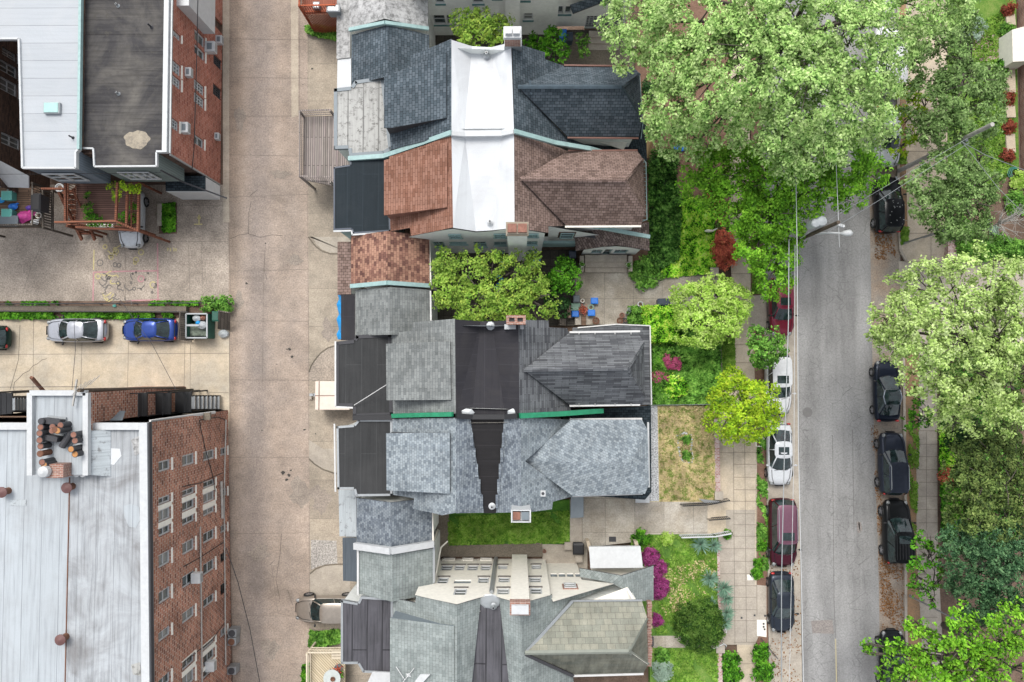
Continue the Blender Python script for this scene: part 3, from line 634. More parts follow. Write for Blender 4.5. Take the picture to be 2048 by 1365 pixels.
# left pavement
KX = [(1526, -140), (1529, 560), (1534, 900), (1541, 1480)]
SZ = 0.13
def strip(xs0, xs1): return xs0 + xs1[::-1]
sheet('verge', [(1506, -140), (1524, -140), (1527, 560), (1532, 900), (1538, 1480), (1500, 1480), (1500, 600)], SZ - 0.02, GM['mulch'], th=0.1)
sheet('sidewalk', [(1465, -140), (1498, -140), (1500, 440), (1502, 610), (1514, 840), (1514, 1220), (1512, 1290), (1509, 1480), (1474, 1480), (1474, 1290), (1440, 1288), (1437, 1000), (1437, 840), (1470, 700), (1458, 440)], SZ, GM['walk'], th=0.12)
sheet('sidewalk', [(1499, 592), (1529, 590), (1529, 656), (1500, 658)], SZ + 0.006, GM['walk2'])
sheet('sidewalk', [(1437, 1020), (1510, 1020), (1510, 1170), (1533, 1172), (1533, 1235), (1510, 1290), (1437, 1290)], SZ + 0.004, GM['walk2'])
yy = [905, 929, 955, 980, 1003, 1028, 1050, 1073, 1098, 1123, 1148, 1172, 1195, 1220, 1242, 1285, 1328]
lines('sidewalk_joint', [[(1467, y), (1513, y)] for y in (865,) + tuple(yy)] + [[(1467, 850), (1468, 1060), (1470, 1290)], [(1489, 850), (1491, 1060), (1493, 1285)], [(1440, y) for y in (1098,)] and [(1440, 1098), (1470, 1098)], [(1440, 1123), (1470, 1123)], [(1440, 1148), (1470, 1148)], [(1512, 960), (1514, 1230)], [(1437, 906), (1467, 906)], [(1456, 1003), (1470, 1003)], [(1453, 1060), (1468, 1072)]]
      + [[(1460, y), (1500, y)] for y in (438, 475, 512, 548, 585)] + [[(1470, y), (1500, y)] for y in (690, 726)] + [[(1499, 585), (1500, 655)]], SZ + 0.01, GM['joint'], 0.03)
m = MB()
for a, b in zip(KX, KX[1:]):
    A, B = P(a[0], a[1], 0.06), P(b[0], b[1], 0.06); m.bar((A.x, A.y, 0.07), (B.x, B.y, 0.07), 0.16, 0.16)
o = m.build('kerb', GM['walk2']); o['kind'] = 'structure'
# gardens behind the left pavement (raised)
GZ = 0.6
def terrace(name, poly, mat, z=GZ): return sheet(name, poly, z, mat, th=z)
terrace('garden_bed', [(1285, -140), (1455, -140), (1458, 430), (1435, 545), (1262, 560), (1262, 300)], GM['mulch'])
terrace('garden_path', [(1150, 535), (1290, 535), (1330, 552), (1440, 546), (1440, 648), (1150, 650)], GM['path'], GZ - 0.02)
terrace('garden_bed', [(1255, 612), (1345, 612), (1437, 650), (1440, 810), (1300, 812), (1255, 700)], GM['soil_green'] if 'soil_green' in GM else GM['lushlawn'])
terrace('front_lawn', [(1300, 812), (1431, 812), (1431, 1004), (1300, 1004)], GM['drylawn'])
terrace('gravel_strip', [(1299, 812), (1315, 812), (1318, 1003), (1299, 1003)], GM['gravel'], GZ + 0.01)
terrace('garden_path', [(1165, 990), (1300, 990), (1300, 1004), (1415, 1004), (1415, 1068), (1165, 1096)], GM['path'], GZ - 0.01)
terrace('front_lawn', [(1262, 1070), (1436, 1068), (1438, 1272), (1300, 1272), (1262, 1160)], GM['lawn'])
terrace('garden_path', [(1306, 1268), (1440, 1270), (1440, 1297), (1306, 1296)], GM['path'], GZ - 0.01)
terrace('front_lawn', [(1300, 1296), (1437, 1296), (1437, 1480), (1300, 1480)], GM['lawn'])
terrace('side_lawn', [(890, 1015), (1145, 1000), (1148, 1088), (890, 1092)], GM['lushlawn'], 0.3)
terrace('side_walk', [(868, 1015), (897, 1015), (900, 1092), (1084, 1086), (1086, 1114), (866, 1114)], GM['strip'], 0.34)
terrace('side_walk', [(1140, 1000), (1170, 1000), (1170, 1098), (1140, 1094)], GM['walk2'], 0.45)
terrace('side_yard_paving', [(1084, 1088), (1175, 1092), (1175, 1160), (1086, 1160)], GM['walk2'], 0.2)
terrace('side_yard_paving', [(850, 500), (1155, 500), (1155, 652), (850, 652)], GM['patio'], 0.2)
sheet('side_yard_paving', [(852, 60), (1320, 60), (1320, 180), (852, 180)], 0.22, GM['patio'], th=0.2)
sheet('garden_path', [(1120, 70), (1320, 70), (1370, 250), (1270, 300), (1120, 150)], 0.26, GM['strip'], th=0.2)

# ------------------------------------------------------------------ facades and windows
class Fac:
    def __init__(s, a, b, hint, off=0.0):
        A, B = P(*a), P(*b); A.z = B.z = 0; s.t = (B - A).normalized(); n = Vector((s.t.y, -s.t.x, 0)); s.n = n if n.dot(Vector(hint)) > 0 else -n
        s.o = A + s.n * off; s.len = (B - A).length; s.up = Vector((0, 0, 1))
    def pt(s, px, py): return on_plane(px, py, s.o, s.n)
    def sz(s, px, py): p = s.pt(px, py); return (p - s.o).dot(s.t), p.z
    def w(s, u, z, d=0.0): return s.o + s.t * u + Vector((0, 0, z)) - s.n * d       # d is depth into the wall
    def rect_y(s, x0, y0, x1, y1):            # facade facing south or north, px box
        ym, xm = (y0 + y1) / 2, (x0 + x1) / 2
        a, b = s.sz(x0, ym)[0], s.sz(x1, ym)[0]; c, d = s.sz(xm, y0)[1], s.sz(xm, y1)[1]
        return min(a, b), max(a, b), min(c, d), max(c, d)
    def rect_x(s, x0, x1, y0, y1):            # facade facing east: y0, y1 are read at x0, the upper edge
        a, b = s.sz(x0, y0)[0], s.sz(x0, y1)[0]; ym = (y0 + y1) / 2
        return min(a, b), max(a, b), s.sz(x1, ym)[1], s.sz(x0, ym)[1]
def quad_out(mb, pts, n, m=0):
    a = (pts[1] - pts[0]).cross(pts[2] - pts[0])
    mb.poly(pts if a.dot(n) > 0 else pts[::-1], m)
def fac_wall(mb, f, s0, s1, z0, z1, rects, depth=0.16, m=0, mr=None):
    mr = m if mr is None else mr
    S = sorted(set([s0, s1] + [min(max(q, s0), s1) for r in rects for q in r[:2]])); Z = sorted(set([z0, z1] + [min(max(q, z0), z1) for r in rects for q in r[2:4]]))
    for a, b in zip(S, S[1:]):
        for c, d in zip(Z, Z[1:]):
            cs, cz = (a + b) / 2, (c + d) / 2
            if any(r[0] < cs < r[1] and r[2] < cz < r[3] for r in rects): continue
            quad_out(mb, [f.w(a, c), f.w(b, c), f.w(b, d), f.w(a, d)], f.n, m)
    for r in rects:
        a, b, c, d = r[:4]
        quad_out(mb, [f.w(a, c), f.w(b, c), f.w(b, c, depth), f.w(a, c, depth)], Vector((0, 0, 1)), mr)
        quad_out(mb, [f.w(a, d), f.w(b, d), f.w(b, d, depth), f.w(a, d, depth)], Vector((0, 0, -1)), mr)
        quad_out(mb, [f.w(a, c), f.w(a, d), f.w(a, d, depth), f.w(a, c, depth)], f.t, mr)
        quad_out(mb, [f.w(b, c), f.w(b, d), f.w(b, d, depth), f.w(b, c, depth)], -f.t, mr)
def add_window(parent, f, r, depth=0.16, fm='white', pm='glass', nv=0, nh=1, fw=0.07, sill=None, trim=None, name='window', hv=None):
    a, b, c, d = r[:4]; m = MB(); dd = depth - 0.04; t, n, up = f.t, f.n, f.up
    def bx(u0, u1, v0, v1, d0, d1, mm):
        mm.obox((f.w(u0, v0, d0) + f.w(u1, v1, d1)) / 2, t * (u1 - u0) / 2, up * (v1 - v0) / 2, n * (d1 - d0) / 2)
    bx(a, a + fw, c, d, dd - 0.04, depth, m); bx(b - fw, b, c, d, dd - 0.04, depth, m)
    bx(a + fw, b - fw, c, c + fw, dd - 0.04, depth, m); bx(a + fw, b - fw, d - fw, d, dd - 0.04, depth, m)
    for k in range(nv): u = a + (b - a) * (k + 1) / (nv + 1); bx(u - fw * 0.3, u + fw * 0.3, c + fw, d - fw, dd - 0.02, depth - 0.01, m)
    for k in range(nh): v = c + (d - c) * (k + 1) / (nh + 1); bx(a + fw, b - fw, v - fw * 0.35, v + fw * 0.35, dd - 0.025, depth - 0.012, m)
    w = m.build(name, MT[fm], parent)
    m = MB(); quad_out(m, [f.w(a + fw * .5, c + fw * .5, depth - 0.015), f.w(b - fw * .5, c + fw * .5, depth - 0.015), f.w(b - fw * .5, d - fw * .5, depth - 0.015), f.w(a + fw * .5, d - fw * .5, depth - 0.015)], n)
    m.build('pane', MT[pm], w)
    if sill:
        m = MB(); bx(a - 0.06, b + 0.06, c - 0.09, c - 0.002, -0.09, depth * 0.6, m); m.build('sill', MT[sill], w)
    if trim:
        m = MB(); k = 0.11
        bx(a - k, a - .002, c, d, -0.035, 0.03, m); bx(b + .002, b + k, c, d, -0.035, 0.03, m); bx(a - k, b + k, d + .002, d + k * 1.3, -0.05, 0.03, m); m.build('trim', MT[trim] if isinstance(trim, str) else trim, w)
    return w

# ------------------------------------------------------------------ cars
def carpaint(name, c, metal=0.35, rough=0.28):
    m, nt, b = newmat(name); o = nt.nodes.new('ShaderNodeTexCoord').outputs['Object']; n = noise(nt, o, 5, 5, 0.7)
    L(nt, ramp(nt, n.outputs[0], [(0.3, scalec(c, 0.88)), (0.7, scalec(c, 1.08))]).outputs[0], b.inputs['Base Color'])
    b.inputs['Metallic'].default_value = metal; b.inputs['Roughness'].default_value = rough; b.inputs['Coat Weight'].default_value = 0.12 if max(c) < .1 else .5; b.inputs['Specular IOR Level'].default_value = .15 if max(c) < .1 else .3; b.inputs['Coat Roughness'].default_value = 0.06
    return m
MT['lamp'] = glassmat('headlamp_glass', (0.2, 0.21, 0.21), 0.15); MT['tail'] = glassmat('tail_lamp', (0.35, 0.02, 0.02), 0.15)
MT['interior'] = paint('car_interior', (0.03, 0.03, 0.03), 0.9)
def make_car(label, cat, px, py, L_, W, Hh, heading, col, kind='sedan', sunroof=False, rails=False, roofcol=None, metal=0.35, group=None, glassroof=False, name='parked_car', rough=0.28, trimc='black', z0=0.0):
    """heading: direction of the bonnet in degrees (0 = east, 90 = north)."""
    c = P(px, py, z0 + 0.8); t = thing(name, label, cat, (c.x, c.y, z0), group, R(heading))
    pm = carpaint('car_paint', col, metal, rough); rm = carpaint('roof_paint', roofcol, metal, rough) if roofcol else pm
    h, w = L_ / 2, W / 2; van = kind == 'van'; suv = kind in ('suv', 'van'); hb = kind in ('hatch', 'suv', 'van')
    belt = {'sedan': 0.92, 'hatch': 0.96, 'suv': 1.08, 'van': 1.05}[kind]
    if hb:
        prof = [(-h, .42, .70, .30), (-h + .05, .62, .84, .30), (-h + .22, belt - .02, .93, .27), (-h + .7, belt, .985, .25), (-h * .2, belt, 1, .24), (h * .25, belt, 1, .24),
                (h * (.42 if not van else .55), belt - .01, .985, .25), (h * .68, belt - .10, .96, .26), (h - .35, belt - .20, .90, .27), (h - .10, belt - .34, .78, .30), (h, .45, .62, .33)]
        gb = (-h + .16, h * (.40 if not van else .54)); gr = (-h + .42 if suv else -h + .75, h * (.06 if not van else .20))
    else:
        prof = [(-h, .45, .66, .32), (-h + .07, .68, .82, .30), (-h + .30, belt - .05, .92, .27), (-h + .8, belt, .98, .25), (-h * .2, belt, 1, .24), (h * .2, belt, 1, .24),
                (h * .42, belt - .03, .985, .25), (h * .68, belt - .11, .95, .26), (h - .35, belt - .19, .88, .27), (h - .10, belt - .33, .76, .30), (h, .42, .60, .33)]
        gb = (-h * .72, h * .42); gr = (-h * .40, h * .06)
    m = MB(); ring = 11; rows = []
    for (x, zt, wf, zb) in prof:
        ww = w * wf; zs = zb + (zt - zb) * .62
        pr = [(-ww * .80, zb), (-ww * .96, zb + .08), (-ww, zs), (-ww * .95, zt - .05), (-ww * .80, zt), (0, zt + .035)]
        pr = pr + [(-y, z) for y, z in pr[-2::-1]]
        bow = 0.16 * max(0.0, (abs(x) / h - .8) / .2)
        rows.append([Vector((x - math.copysign(bow * (y / w) ** 2 * 1.6, x), y, z)) for y, z in pr])
    for a, b in zip(rows, rows[1:]):
        for i in range(ring - 1): m.poly([a[i], a[i + 1], b[i + 1], b[i]])
        m.poly([a[ring - 1], a[0], b[0], b[ring - 1]])
    m.poly(rows[0][::-1]); m.poly(rows[-1])
    mm = MB(); idx = {}                                   # weld for smooth shading
    for f in m.f:
        q = []
        for vi in f:
            k = tuple(round(v, 5) for v in m.v[vi])
            if k not in idx: idx[k] = len(mm.v); mm.v.append(m.v[vi])
            q.append(idx[k])
        mm.f.append(tuple(q)); mm.m.append(0)
    body = mm.build('body', pm, t, smooth=True, local=True)
    sb = body.modifiers.new('s', 'SUBSURF'); sb.levels = 1; sb.render_levels = 2
    # glasshouse
    wb, wr = w * .88, w * (.66 if not suv else .72); g0, g1 = gb; r0, r1 = gr; zb, zt = belt - .03, Hh - .05
    def rg(x0, x1, ww, z, bf, br):
        return [Vector(p) for p in ((x1 + bf, 0, z), (x1 + bf * .75, ww * .45, z), (x1, ww * .84, z), (x1 - .18, ww, z), ((x0 + x1) / 2, ww * 1.02, z), (x0 + .18, ww * .97, z), (x0, ww * .82, z), (x0 - br * .75, ww * .4, z),
                                    (x0 - br, 0, z), (x0 - br * .75, -ww * .4, z), (x0, -ww * .82, z), (x0 + .18, -ww * .97, z), ((x0 + x1) / 2, -ww * 1.02, z), (x1 - .18, -ww, z), (x1, -ww * .84, z), (x1 + bf * .75, -ww * .45, z))]
    A = rg(g0, g1, wb, zb, .16, .08 if hb else .12); B = rg(r0, r1, wr, zt, .07, .05); n = len(A)
    m = MB()
    for i in range(n): j = (i + 1) % n; m.poly([A[i], A[j], B[j], B[i]])
    m.build('windows', MT['carglass'], t, local=True)
    m = MB(); cx = (r0 + r1) / 2; C1 = [Vector((cx + (p.x - cx) * 1.03, p.y * 1.04, zt - .005)) for p in B]; C2 = [Vector((cx + (p.x - cx) * .93, p.y * .90, zt + .045)) for p in B]; C3 = [Vector((cx + (p.x - cx) * .45, p.y * .4, zt + .065)) for p in B]
    m.v += C1 + C2 + C3
    for k in (0, n):
        for i in range(n): j = (i + 1) % n; m.f.append((k + i, k + j, k + n + j, k + n + i)); m.m.append(0)
    m.f.append(tuple(range(2 * n, 3 * n))); m.m.append(0)
    m.build('roof', MT['carglass'] if glassroof else rm, t, smooth=True, local=True)
    for i in (2, 6, 10, 14): m = MB(); m.tube([A[i] + Vector((0, 0, -.01)), (A[i] + B[i]) / 2 + Vector((0, math.copysign(.02, A[i].y), .02)), B[i]], .045, 6); m.build('pillar', pm, t, smooth=True, local=True)
    for i in (4, 12): m = MB(); m.tube([A[i], B[i]], .03, 5); m.build('pillar', pm, t, smooth=True, local=True)
    if glassroof:
        for i, j in ((2, 6), (14, 10)):
            m = MB(); m.tube([B[i], B[(i + j) // 2] + Vector((0, math.copysign(.03, B[i].y), .03)), B[j]], .04, 6); m.build('roof_edge', rm, t, smooth=True, local=True)
    if sunroof:
        m = MB(); x1 = r1 - .18; m.slab([Vector((x1, -wr * .62, zt + .062)), Vector((x1, wr * .62, zt + .062)), Vector((x1 - .55, wr * .62, zt + .072)), Vector((x1 - .55, -wr * .62, zt + .072))], .05); m.build('sunroof', MT['carglass'], t, local=True)
    if rails:
        for s in (-1, 1):
            m = MB(); y = s * wr * .92; m.tube([(r0 + .15, y, zt + .03), (r0 + .25, y, zt + .12), (r1 - .25, y, zt + .12), (r1 - .1, y, zt + .03)], .022, 5); m.build('roof_rail', MT['greymetal'] if rails != 2 else MT['blackmetal'], t, local=True)
    if rails == 2:
        for k in range(5): m = MB(); y = -wr * .6 + k * wr * .3; m.tube([(r0 + .2, y, zt + .085), (r1 - .75, y, zt + .085)], .014, 4); m.build('roof_bar', MT['charcoal'], t, local=True)
    for sx in (-1, 1):
        for sy in (-1, 1):
            rw = .33 if not suv else .37; cxw = h * .60 if sx > 0 else -h * .60; m = MB()
            pr = [(rw * .7, -.1), (rw * .95, -.1), (rw, -.07), (rw, .07), (rw * .95, .1), (rw * .7, .1)]; N = 20; base = len(m.v)
            for r_, y in pr:
                for k in range(N): a = 2 * math.pi * k / N; m.v.append(Vector((cxw + r_ * math.cos(a), sy * (w - .075) + y, rw + r_ * math.sin(a))))
            for i in range(len(pr)):
                for k in range(N): a = i * N + k; b2 = i * N + (k + 1) % N; ni = ((i + 1) % len(pr)) * N; m.f.append((a, b2, ni + (k + 1) % N, ni + k)); m.m.append(0)
            wh = m.build('wheel', MT['rubber'], t, smooth=True, local=True)
            m = MB(); yo = sy * (w + .012)
            for k in range(5):
                a = 2 * math.pi * k / 5; m.bar((cxw, yo, rw), (cxw + rw * .68 * math.cos(a), yo - sy * .02, rw + rw * .68 * math.sin(a)), .09, .03, up=Vector((0, 1, 0)))
            m.tube([(cxw, yo - sy * .10, rw), (cxw, yo - sy * .07, rw)], rw * .7, 14); m.build('rim', MT['rim'], wh, local=True)
    for sy in (-1, 1):
        m = MB(); zf = belt - .27; m.lathe((h - .27, sy * w * .66, zf - .09), [(.10, 0), (.16, .05), (.12, .11), (.03, .13)], 10, sx=1.1, sy=.9); m.build('headlight', MT['lamp'], t, smooth=True, local=True)
        m = MB(); zr = belt - .16; m.lathe((-h + .16, sy * w * .70, zr - .12), [(.09, 0), (.12, .05), (.12, .12), (.05, .17)], 10, sx=.6, sy=1.2); m.build('taillight', MT['tail'], t, smooth=True, local=True)
        m = MB(); xm = g1 - .22; m.lathe((xm, sy * (w + .10), belt - .02), [(.05, 0), (.09, .04), (.09, .12), (.04, .16)], 8, sx=.75, sy=1.15); m.bar((xm, sy * w * .93, belt + .04), (xm, sy * (w + .05), belt + .06), .05); m.build('mirror', pm if trimc == 'paint' else MT['black'], t, smooth=True, local=True)
    m = MB(); m.slab([Vector((h - .06, -w * .36, .60)), Vector((h - .06, w * .36, .60)), Vector((h + .012, w * .30, .50)), Vector((h + .012, -w * .30, .50))], .16); m.build('grille', MT['black'], t, local=True)
    for sy in (-1, 1): m = MB(); m.bar((g1 + .12, sy * w * .74, belt - .035), (h * .72, sy * w * .68, belt - .13), .018, .09); m.bar((h * .72, sy * w * .68, belt - .13), (h - .2, sy * w * .5, belt - .245), .018, .09); m.build('panel_seam', MT['black'], t, local=True)
    if not hb: m = MB(); m.bar((-h * .93, -w * .62, belt - .06), (-h * .93, w * .62, belt - .06), .018, .1); m.build('panel_seam', MT['black'], t, local=True)
    m = MB(); x0 = g1 + .06; m.tube([(x0 + .12, -w * .55, belt + .0), (x0 + .02, -w * .1, belt + .055)], .014, 4); m.tube([(x0 + .14, w * .1, belt + .015), (x0 + .02, w * .55, belt + .045)], .014, 4); m.build('wiper', MT['black'], t, local=True)
    return t
kerb_l = 'cars parked along the left kerb'; kerb_r = 'cars parked along the right kerb'
make_car('silver sedan parked left of the blue sedan in the tan concrete lot', 'car', 150, 661, 4.6, 1.78, 1.44, 180, (0.42, 0.43, 0.46), 'sedan', metal=0.6)
make_car('blue sedan parked beside the wooden bin enclosure', 'car', 297, 660, 4.15, 1.72, 1.44, 180, (0.016, 0.05, 0.25), 'sedan')
make_car('dark green car at the left edge, only its tail in the frame', 'car', -42, 676, 4.3, 1.75, 1.5, 180, (0.02, 0.045, 0.04), 'hatch')
make_car('silver hatchback half under the red wooden deck', 'car', 262, 438, 4.4, 1.76, 1.5, -90, (0.60, 0.63, 0.65), 'suv', metal=0.15)
make_car('champagne SUV backed under the rear roof beside the alley', 'SUV', 652, 1219, 4.55, 1.85, 1.68, 180, (0.33, 0.29, 0.245), 'suv', metal=0.5)
make_car('maroon hatchback with a sunroof, half hidden under the bright green kerb tree', 'car', 1564, 614, 4.35, 1.76, 1.5, -90, (0.20, 0.018, 0.04), 'hatch', True, group=kerb_l)
make_car('white SUV with a sunroof, partly under the yellow green tree', 'SUV', 1557, 768, 4.5, 1.82, 1.66, -90, (0.60, 0.61, 0.62), 'suv', True, metal=0.0, group=kerb_l, trimc='paint')
make_car('white sedan with a sunroof, between the yellow green tree and the maroon minivan', 'car', 1561, 909, 4.62, 1.82, 1.45, -90, (0.58, 0.60, 0.62), 'sedan', True, metal=0.0, group=kerb_l, trimc='paint')
make_car('long maroon minivan with a mauve roof parked at the left kerb', 'minivan', 1566, 1066, 4.95, 1.95, 1.76, -90, (0.065, 0.012, 0.022), 'van', True, rails=1, roofcol=(0.17, 0.075, 0.11), group=kerb_l)
make_car('dark navy sedan parked below the maroon minivan', 'car', 1565, 1206, 4.4, 1.78, 1.42, -90, (0.03, 0.037, 0.05), 'sedan', group=kerb_l)
sv = make_car('black SUV with fallen petals on its roof, by the tree overhanging the upper street', 'SUV', 1777, 409, 4.3, 1.85, 1.68, 90, (0.008, 0.009, 0.011), 'suv', metal=0.1, group=kerb_r)
C = np.c_[RNG.random(24) * 2.6 - 1.7, RNG.normal(size=24) * .38, 1.71 + RNG.random(24) * .01]; pe = leaf_obj('petals', C + np.array(sv.location), np.tile([0, 0, 1.], (24, 1)) + RNG.normal(size=(24, 3)) * .1, .04 + RNG.random(24) * .05, MT['greymetal'], sv); pe['kind'] = 'stuff'; pe.rotation_euler = (0, 0, 0)
make_car('dark blue sedan with a black glass roof under the big pale tree', 'car', 1776, 783, 4.55, 1.85, 1.44, 90, (0.013, 0.018, 0.03), 'sedan', glassroof=True, roofcol=(0.3, 0.33, 0.38), group=kerb_r)
make_car('navy grey SUV between the glass roofed sedan and the black SUV with a rack', 'SUV', 1786, 928, 4.55, 1.86, 1.66, 90, (0.03, 0.036, 0.052), 'suv', rails=1, group=kerb_r)
make_car('black SUV with a ribbed roof rack and a sunroof', 'SUV', 1795, 1064, 4.62, 1.9, 1.8, 90, (0.008, 0.009, 0.010), 'suv', True, rails=2, metal=0.1, group=kerb_r)
make_car('black car under the leafy branches at the bottom of the street', 'car', 1788, 1326, 4.5, 1.82, 1.48, 90, (0.012, 0.015, 0.016), 'sedan', group=kerb_r)
make_car('white sedan poking out from under the large pale tree', 'car', 1776, 272, 4.6, 1.82, 1.5, -90, (0.58, 0.6, 0.61), 'hatch', metal=0.0, group=kerb_r, trimc='paint')
make_car('white van almost hidden beneath the top of the large pale tree', 'van', 1778, 118, 5.2, 1.95, 1.95, 90, (0.60, 0.61, 0.62), 'van', metal=0.0, group=kerb_r, trimc='paint')

# ------------------------------------------------------------------ roofing and wall materials
RM = {}
RM['slate'] = shingle('slate_blue_shingle', [(0.063, 0.083, 0.098), (0.085, 0.109, 0.128), (0.116, 0.142, 0.164)], 0.30, 0.2)
RM['slatecap'] = paint('slate_ridge_cap', (0.055, 0.08, 0.10), 0.85, vary=0.3)
RM['rust'] = shingle('rust_brown_shingle', [(0.21, 0.10, 0.068), (0.26, 0.13, 0.09), (0.31, 0.165, 0.12)], 0.5, 0.16, mort=0.01)
RM['brown'] = shingle('brown_shingle', [(0.18, 0.125, 0.105), (0.24, 0.17, 0.145), (0.30, 0.215, 0.185)], 0.30, 0.2)
RM['brownmix'] = shingle('mixed_brown_shingle', [(0.14, 0.07, 0.06), (0.27, 0.14, 0.105), (0.42, 0.24, 0.17)], 0.26, 0.2, mort=0.008)
RM['grey'] = shingle('grey_shingle', [(0.168, 0.18, 0.178), (0.21, 0.224, 0.22), (0.252, 0.266, 0.259)], 0.4, 0.17, mort=0.008, gap=0.6)
RM['darkgrey'] = shingle('dark_grey_shingle', [(0.083, 0.086, 0.094), (0.132, 0.138, 0.149), (0.187, 0.196, 0.206)], 0.9, 0.17, mort=0.01, gap=0.5)
RM['multi'] = shingle('mottled_blue_grey_shingle', [(0.169, 0.198, 0.222), (0.228, 0.264, 0.291), (0.276, 0.317, 0.341), (0.329, 0.37, 0.392)], 0.19, 0.15, mort=0.008, gap=0.7)
RM['multi2'] = shingle('mottled_dark_shingle', [(0.115, 0.135, 0.162), (0.176, 0.203, 0.232), (0.25, 0.284, 0.311)], 0.19, 0.15, mort=0.008, gap=0.7)
RM['greengrey'] = shingle('green_grey_shingle', [(0.23, 0.263, 0.255), (0.269, 0.302, 0.293), (0.302, 0.336, 0.325)], 0.34, 0.2, mort=0.008, gap=0.55)
RM['oldslate'] = shingle('pale_old_slate', [(0.265, 0.27, 0.225), (0.295, 0.30, 0.25), (0.33, 0.325, 0.265)], 0.5, 0.4, mort=0.012, gap=0.6, stain=0.25)
RM['oldslate_shade'] = shingle('shaded_old_slate', [(0.22, 0.23, 0.19), (0.245, 0.25, 0.205), (0.27, 0.27, 0.215)], 0.9, 0.46, mort=0.008, gap=0.7, stain=0.45)  # darker old slate: shade of the east and south hip slopes, in the colour
RM['porch2'] = shingle('dark_brown_shingle', [(0.12, 0.09, 0.08), (0.19, 0.145, 0.13), (0.27, 0.21, 0.185)], 0.30, 0.17)
RM['darkslate'] = shingle('black_blue_shingle', [(0.018, 0.026, 0.032), (0.03, 0.042, 0.05), (0.045, 0.06, 0.07)], 0.3, 0.17)
RM['whitemem'] = membrane('bright_white_membrane', (0.62, 0.64, 0.655), 1.4, 0, (0.40, 0.40, 0.41), 0.5, 0, 0.93, 0.5, 0.05)
RM['mottled'] = membrane('mottled_white_rubber', (0.50, 0.50, 0.495), 1.05, R(90), (0.22, 0.22, 0.215), 0.5, 0.9, 0.75)
RM['mottledg'] = membrane('speckled_grey_rubber', (0.42, 0.42, 0.40), 1.0, R(90), (0.22, 0.215, 0.2), 0.5, 0.35, 0.5, streak=0.35, seamw=0.05)
RM['blackroll'] = membrane('black_roll_roofing', (0.042, 0.043, 0.044), 1.0, R(90), (0.075, 0.075, 0.075), 0.4, 0, 1.5, streak=0.25)
RM['blueroll'] = membrane('blue_black_roll_roofing', (0.02, 0.028, 0.034), 1.0, R(90), (0.035, 0.042, 0.048), 0.4, 0, 1.5, streak=0.2)
RM['darkmem'] = membrane('dark_membrane', (0.034, 0.033, 0.038), 1.0, R(90), (0.065, 0.06, 0.056), 0.4, 0, 1.4, streak=0.15)
RM['stepmem'] = membrane('dark_stepped_roll', (0.022, 0.021, 0.022), 0.95, 0, (0.04, 0.04, 0.04), 0.4, 0, 1.6, streak=0.2, length=20)
RM['purpleroll'] = membrane('purple_grey_roll_roofing', (0.10, 0.098, 0.11), 0.95, R(90), (0.06, 0.06, 0.065), 0.8, 0, 0.4, streak=0.55, seamw=0.05)
RM['lightmem'] = membrane('pale_blue_grey_sheet', (0.44, 0.48, 0.5), 0.9, R(90), (0.35, 0.35, 0.35), 0.3, 0.15, 0.7)
RM['bluemem'] = membrane('slate_sheet', (0.10, 0.12, 0.14), 0.9, R(90), (0.1, 0.11, 0.12), 0.5, 0, 0.7)
RM['silver'] = membrane('aluminium_coated_roof', (0.42, 0.455, 0.48), 1.05, R(90), (0.27, 0.27, 0.27), 0.35, 0.0, 0.5, 0.45, 0.25, length=30)
RM['silverdirty'] = membrane('stained_aluminium_roof', (0.42, 0.445, 0.465), 1.05, R(90), (0.17, 0.163, 0.16), 0.85, 0.0, 0.55, 0.5, 0.42, length=30)
RM['palepanel'] = membrane('pale_grey_roll_roofing', (0.42, 0.445, 0.47), 1.12, 0, (0.5, 0.5, 0.5), 0.3, 0, 0.5, 0.6, 0.08, length=40)
RM['greyroll'] = membrane('weathered_dark_roll_roofing', (0.058, 0.056, 0.058), 1.1, 0, (0.15, 0.14, 0.125), 0.9, 0.18, 0.5, 0.85, 0.45, length=40)
BRK = brickwall('red_brick', [(0.21, 0.07, 0.042), (0.44, 0.165, 0.095), (0.56, 0.245, 0.15)], (0.58, 0.45, 0.37), 0.32, 0.2, 0.024, 0.45, dark=(0.5, 0.45, 0.45))
BRK2 = brickwall('smooth_red_brick', [(0.27, 0.075, 0.05), (0.38, 0.125, 0.08), (0.44, 0.17, 0.12)], (0.46, 0.25, 0.19), 0.36, 0.22, 0.024, 0.4)
BRK3 = brickwall('dark_brown_brick', [(0.07, 0.04, 0.03), (0.13, 0.075, 0.05), (0.19, 0.11, 0.075)], (0.06, 0.045, 0.04), 0.3, 0.1, 0.014, 0.4)
BRK4 = brickwall('old_red_brick', [(0.2, 0.09, 0.065), (0.3, 0.13, 0.09), (0.36, 0.2, 0.15)], (0.4, 0.34, 0.3), 0.3, 0.1, 0.014, 0.3)
SID1 = planks('grey_green_siding', [(0.15, 0.19, 0.18), (0.17, 0.21, 0.2)], 0.16, 30, R(90), 0.7)
SID2 = planks('blue_grey_siding', [(0.15, 0.185, 0.22), (0.165, 0.2, 0.235)], 0.16, 30, R(90), 0.7)
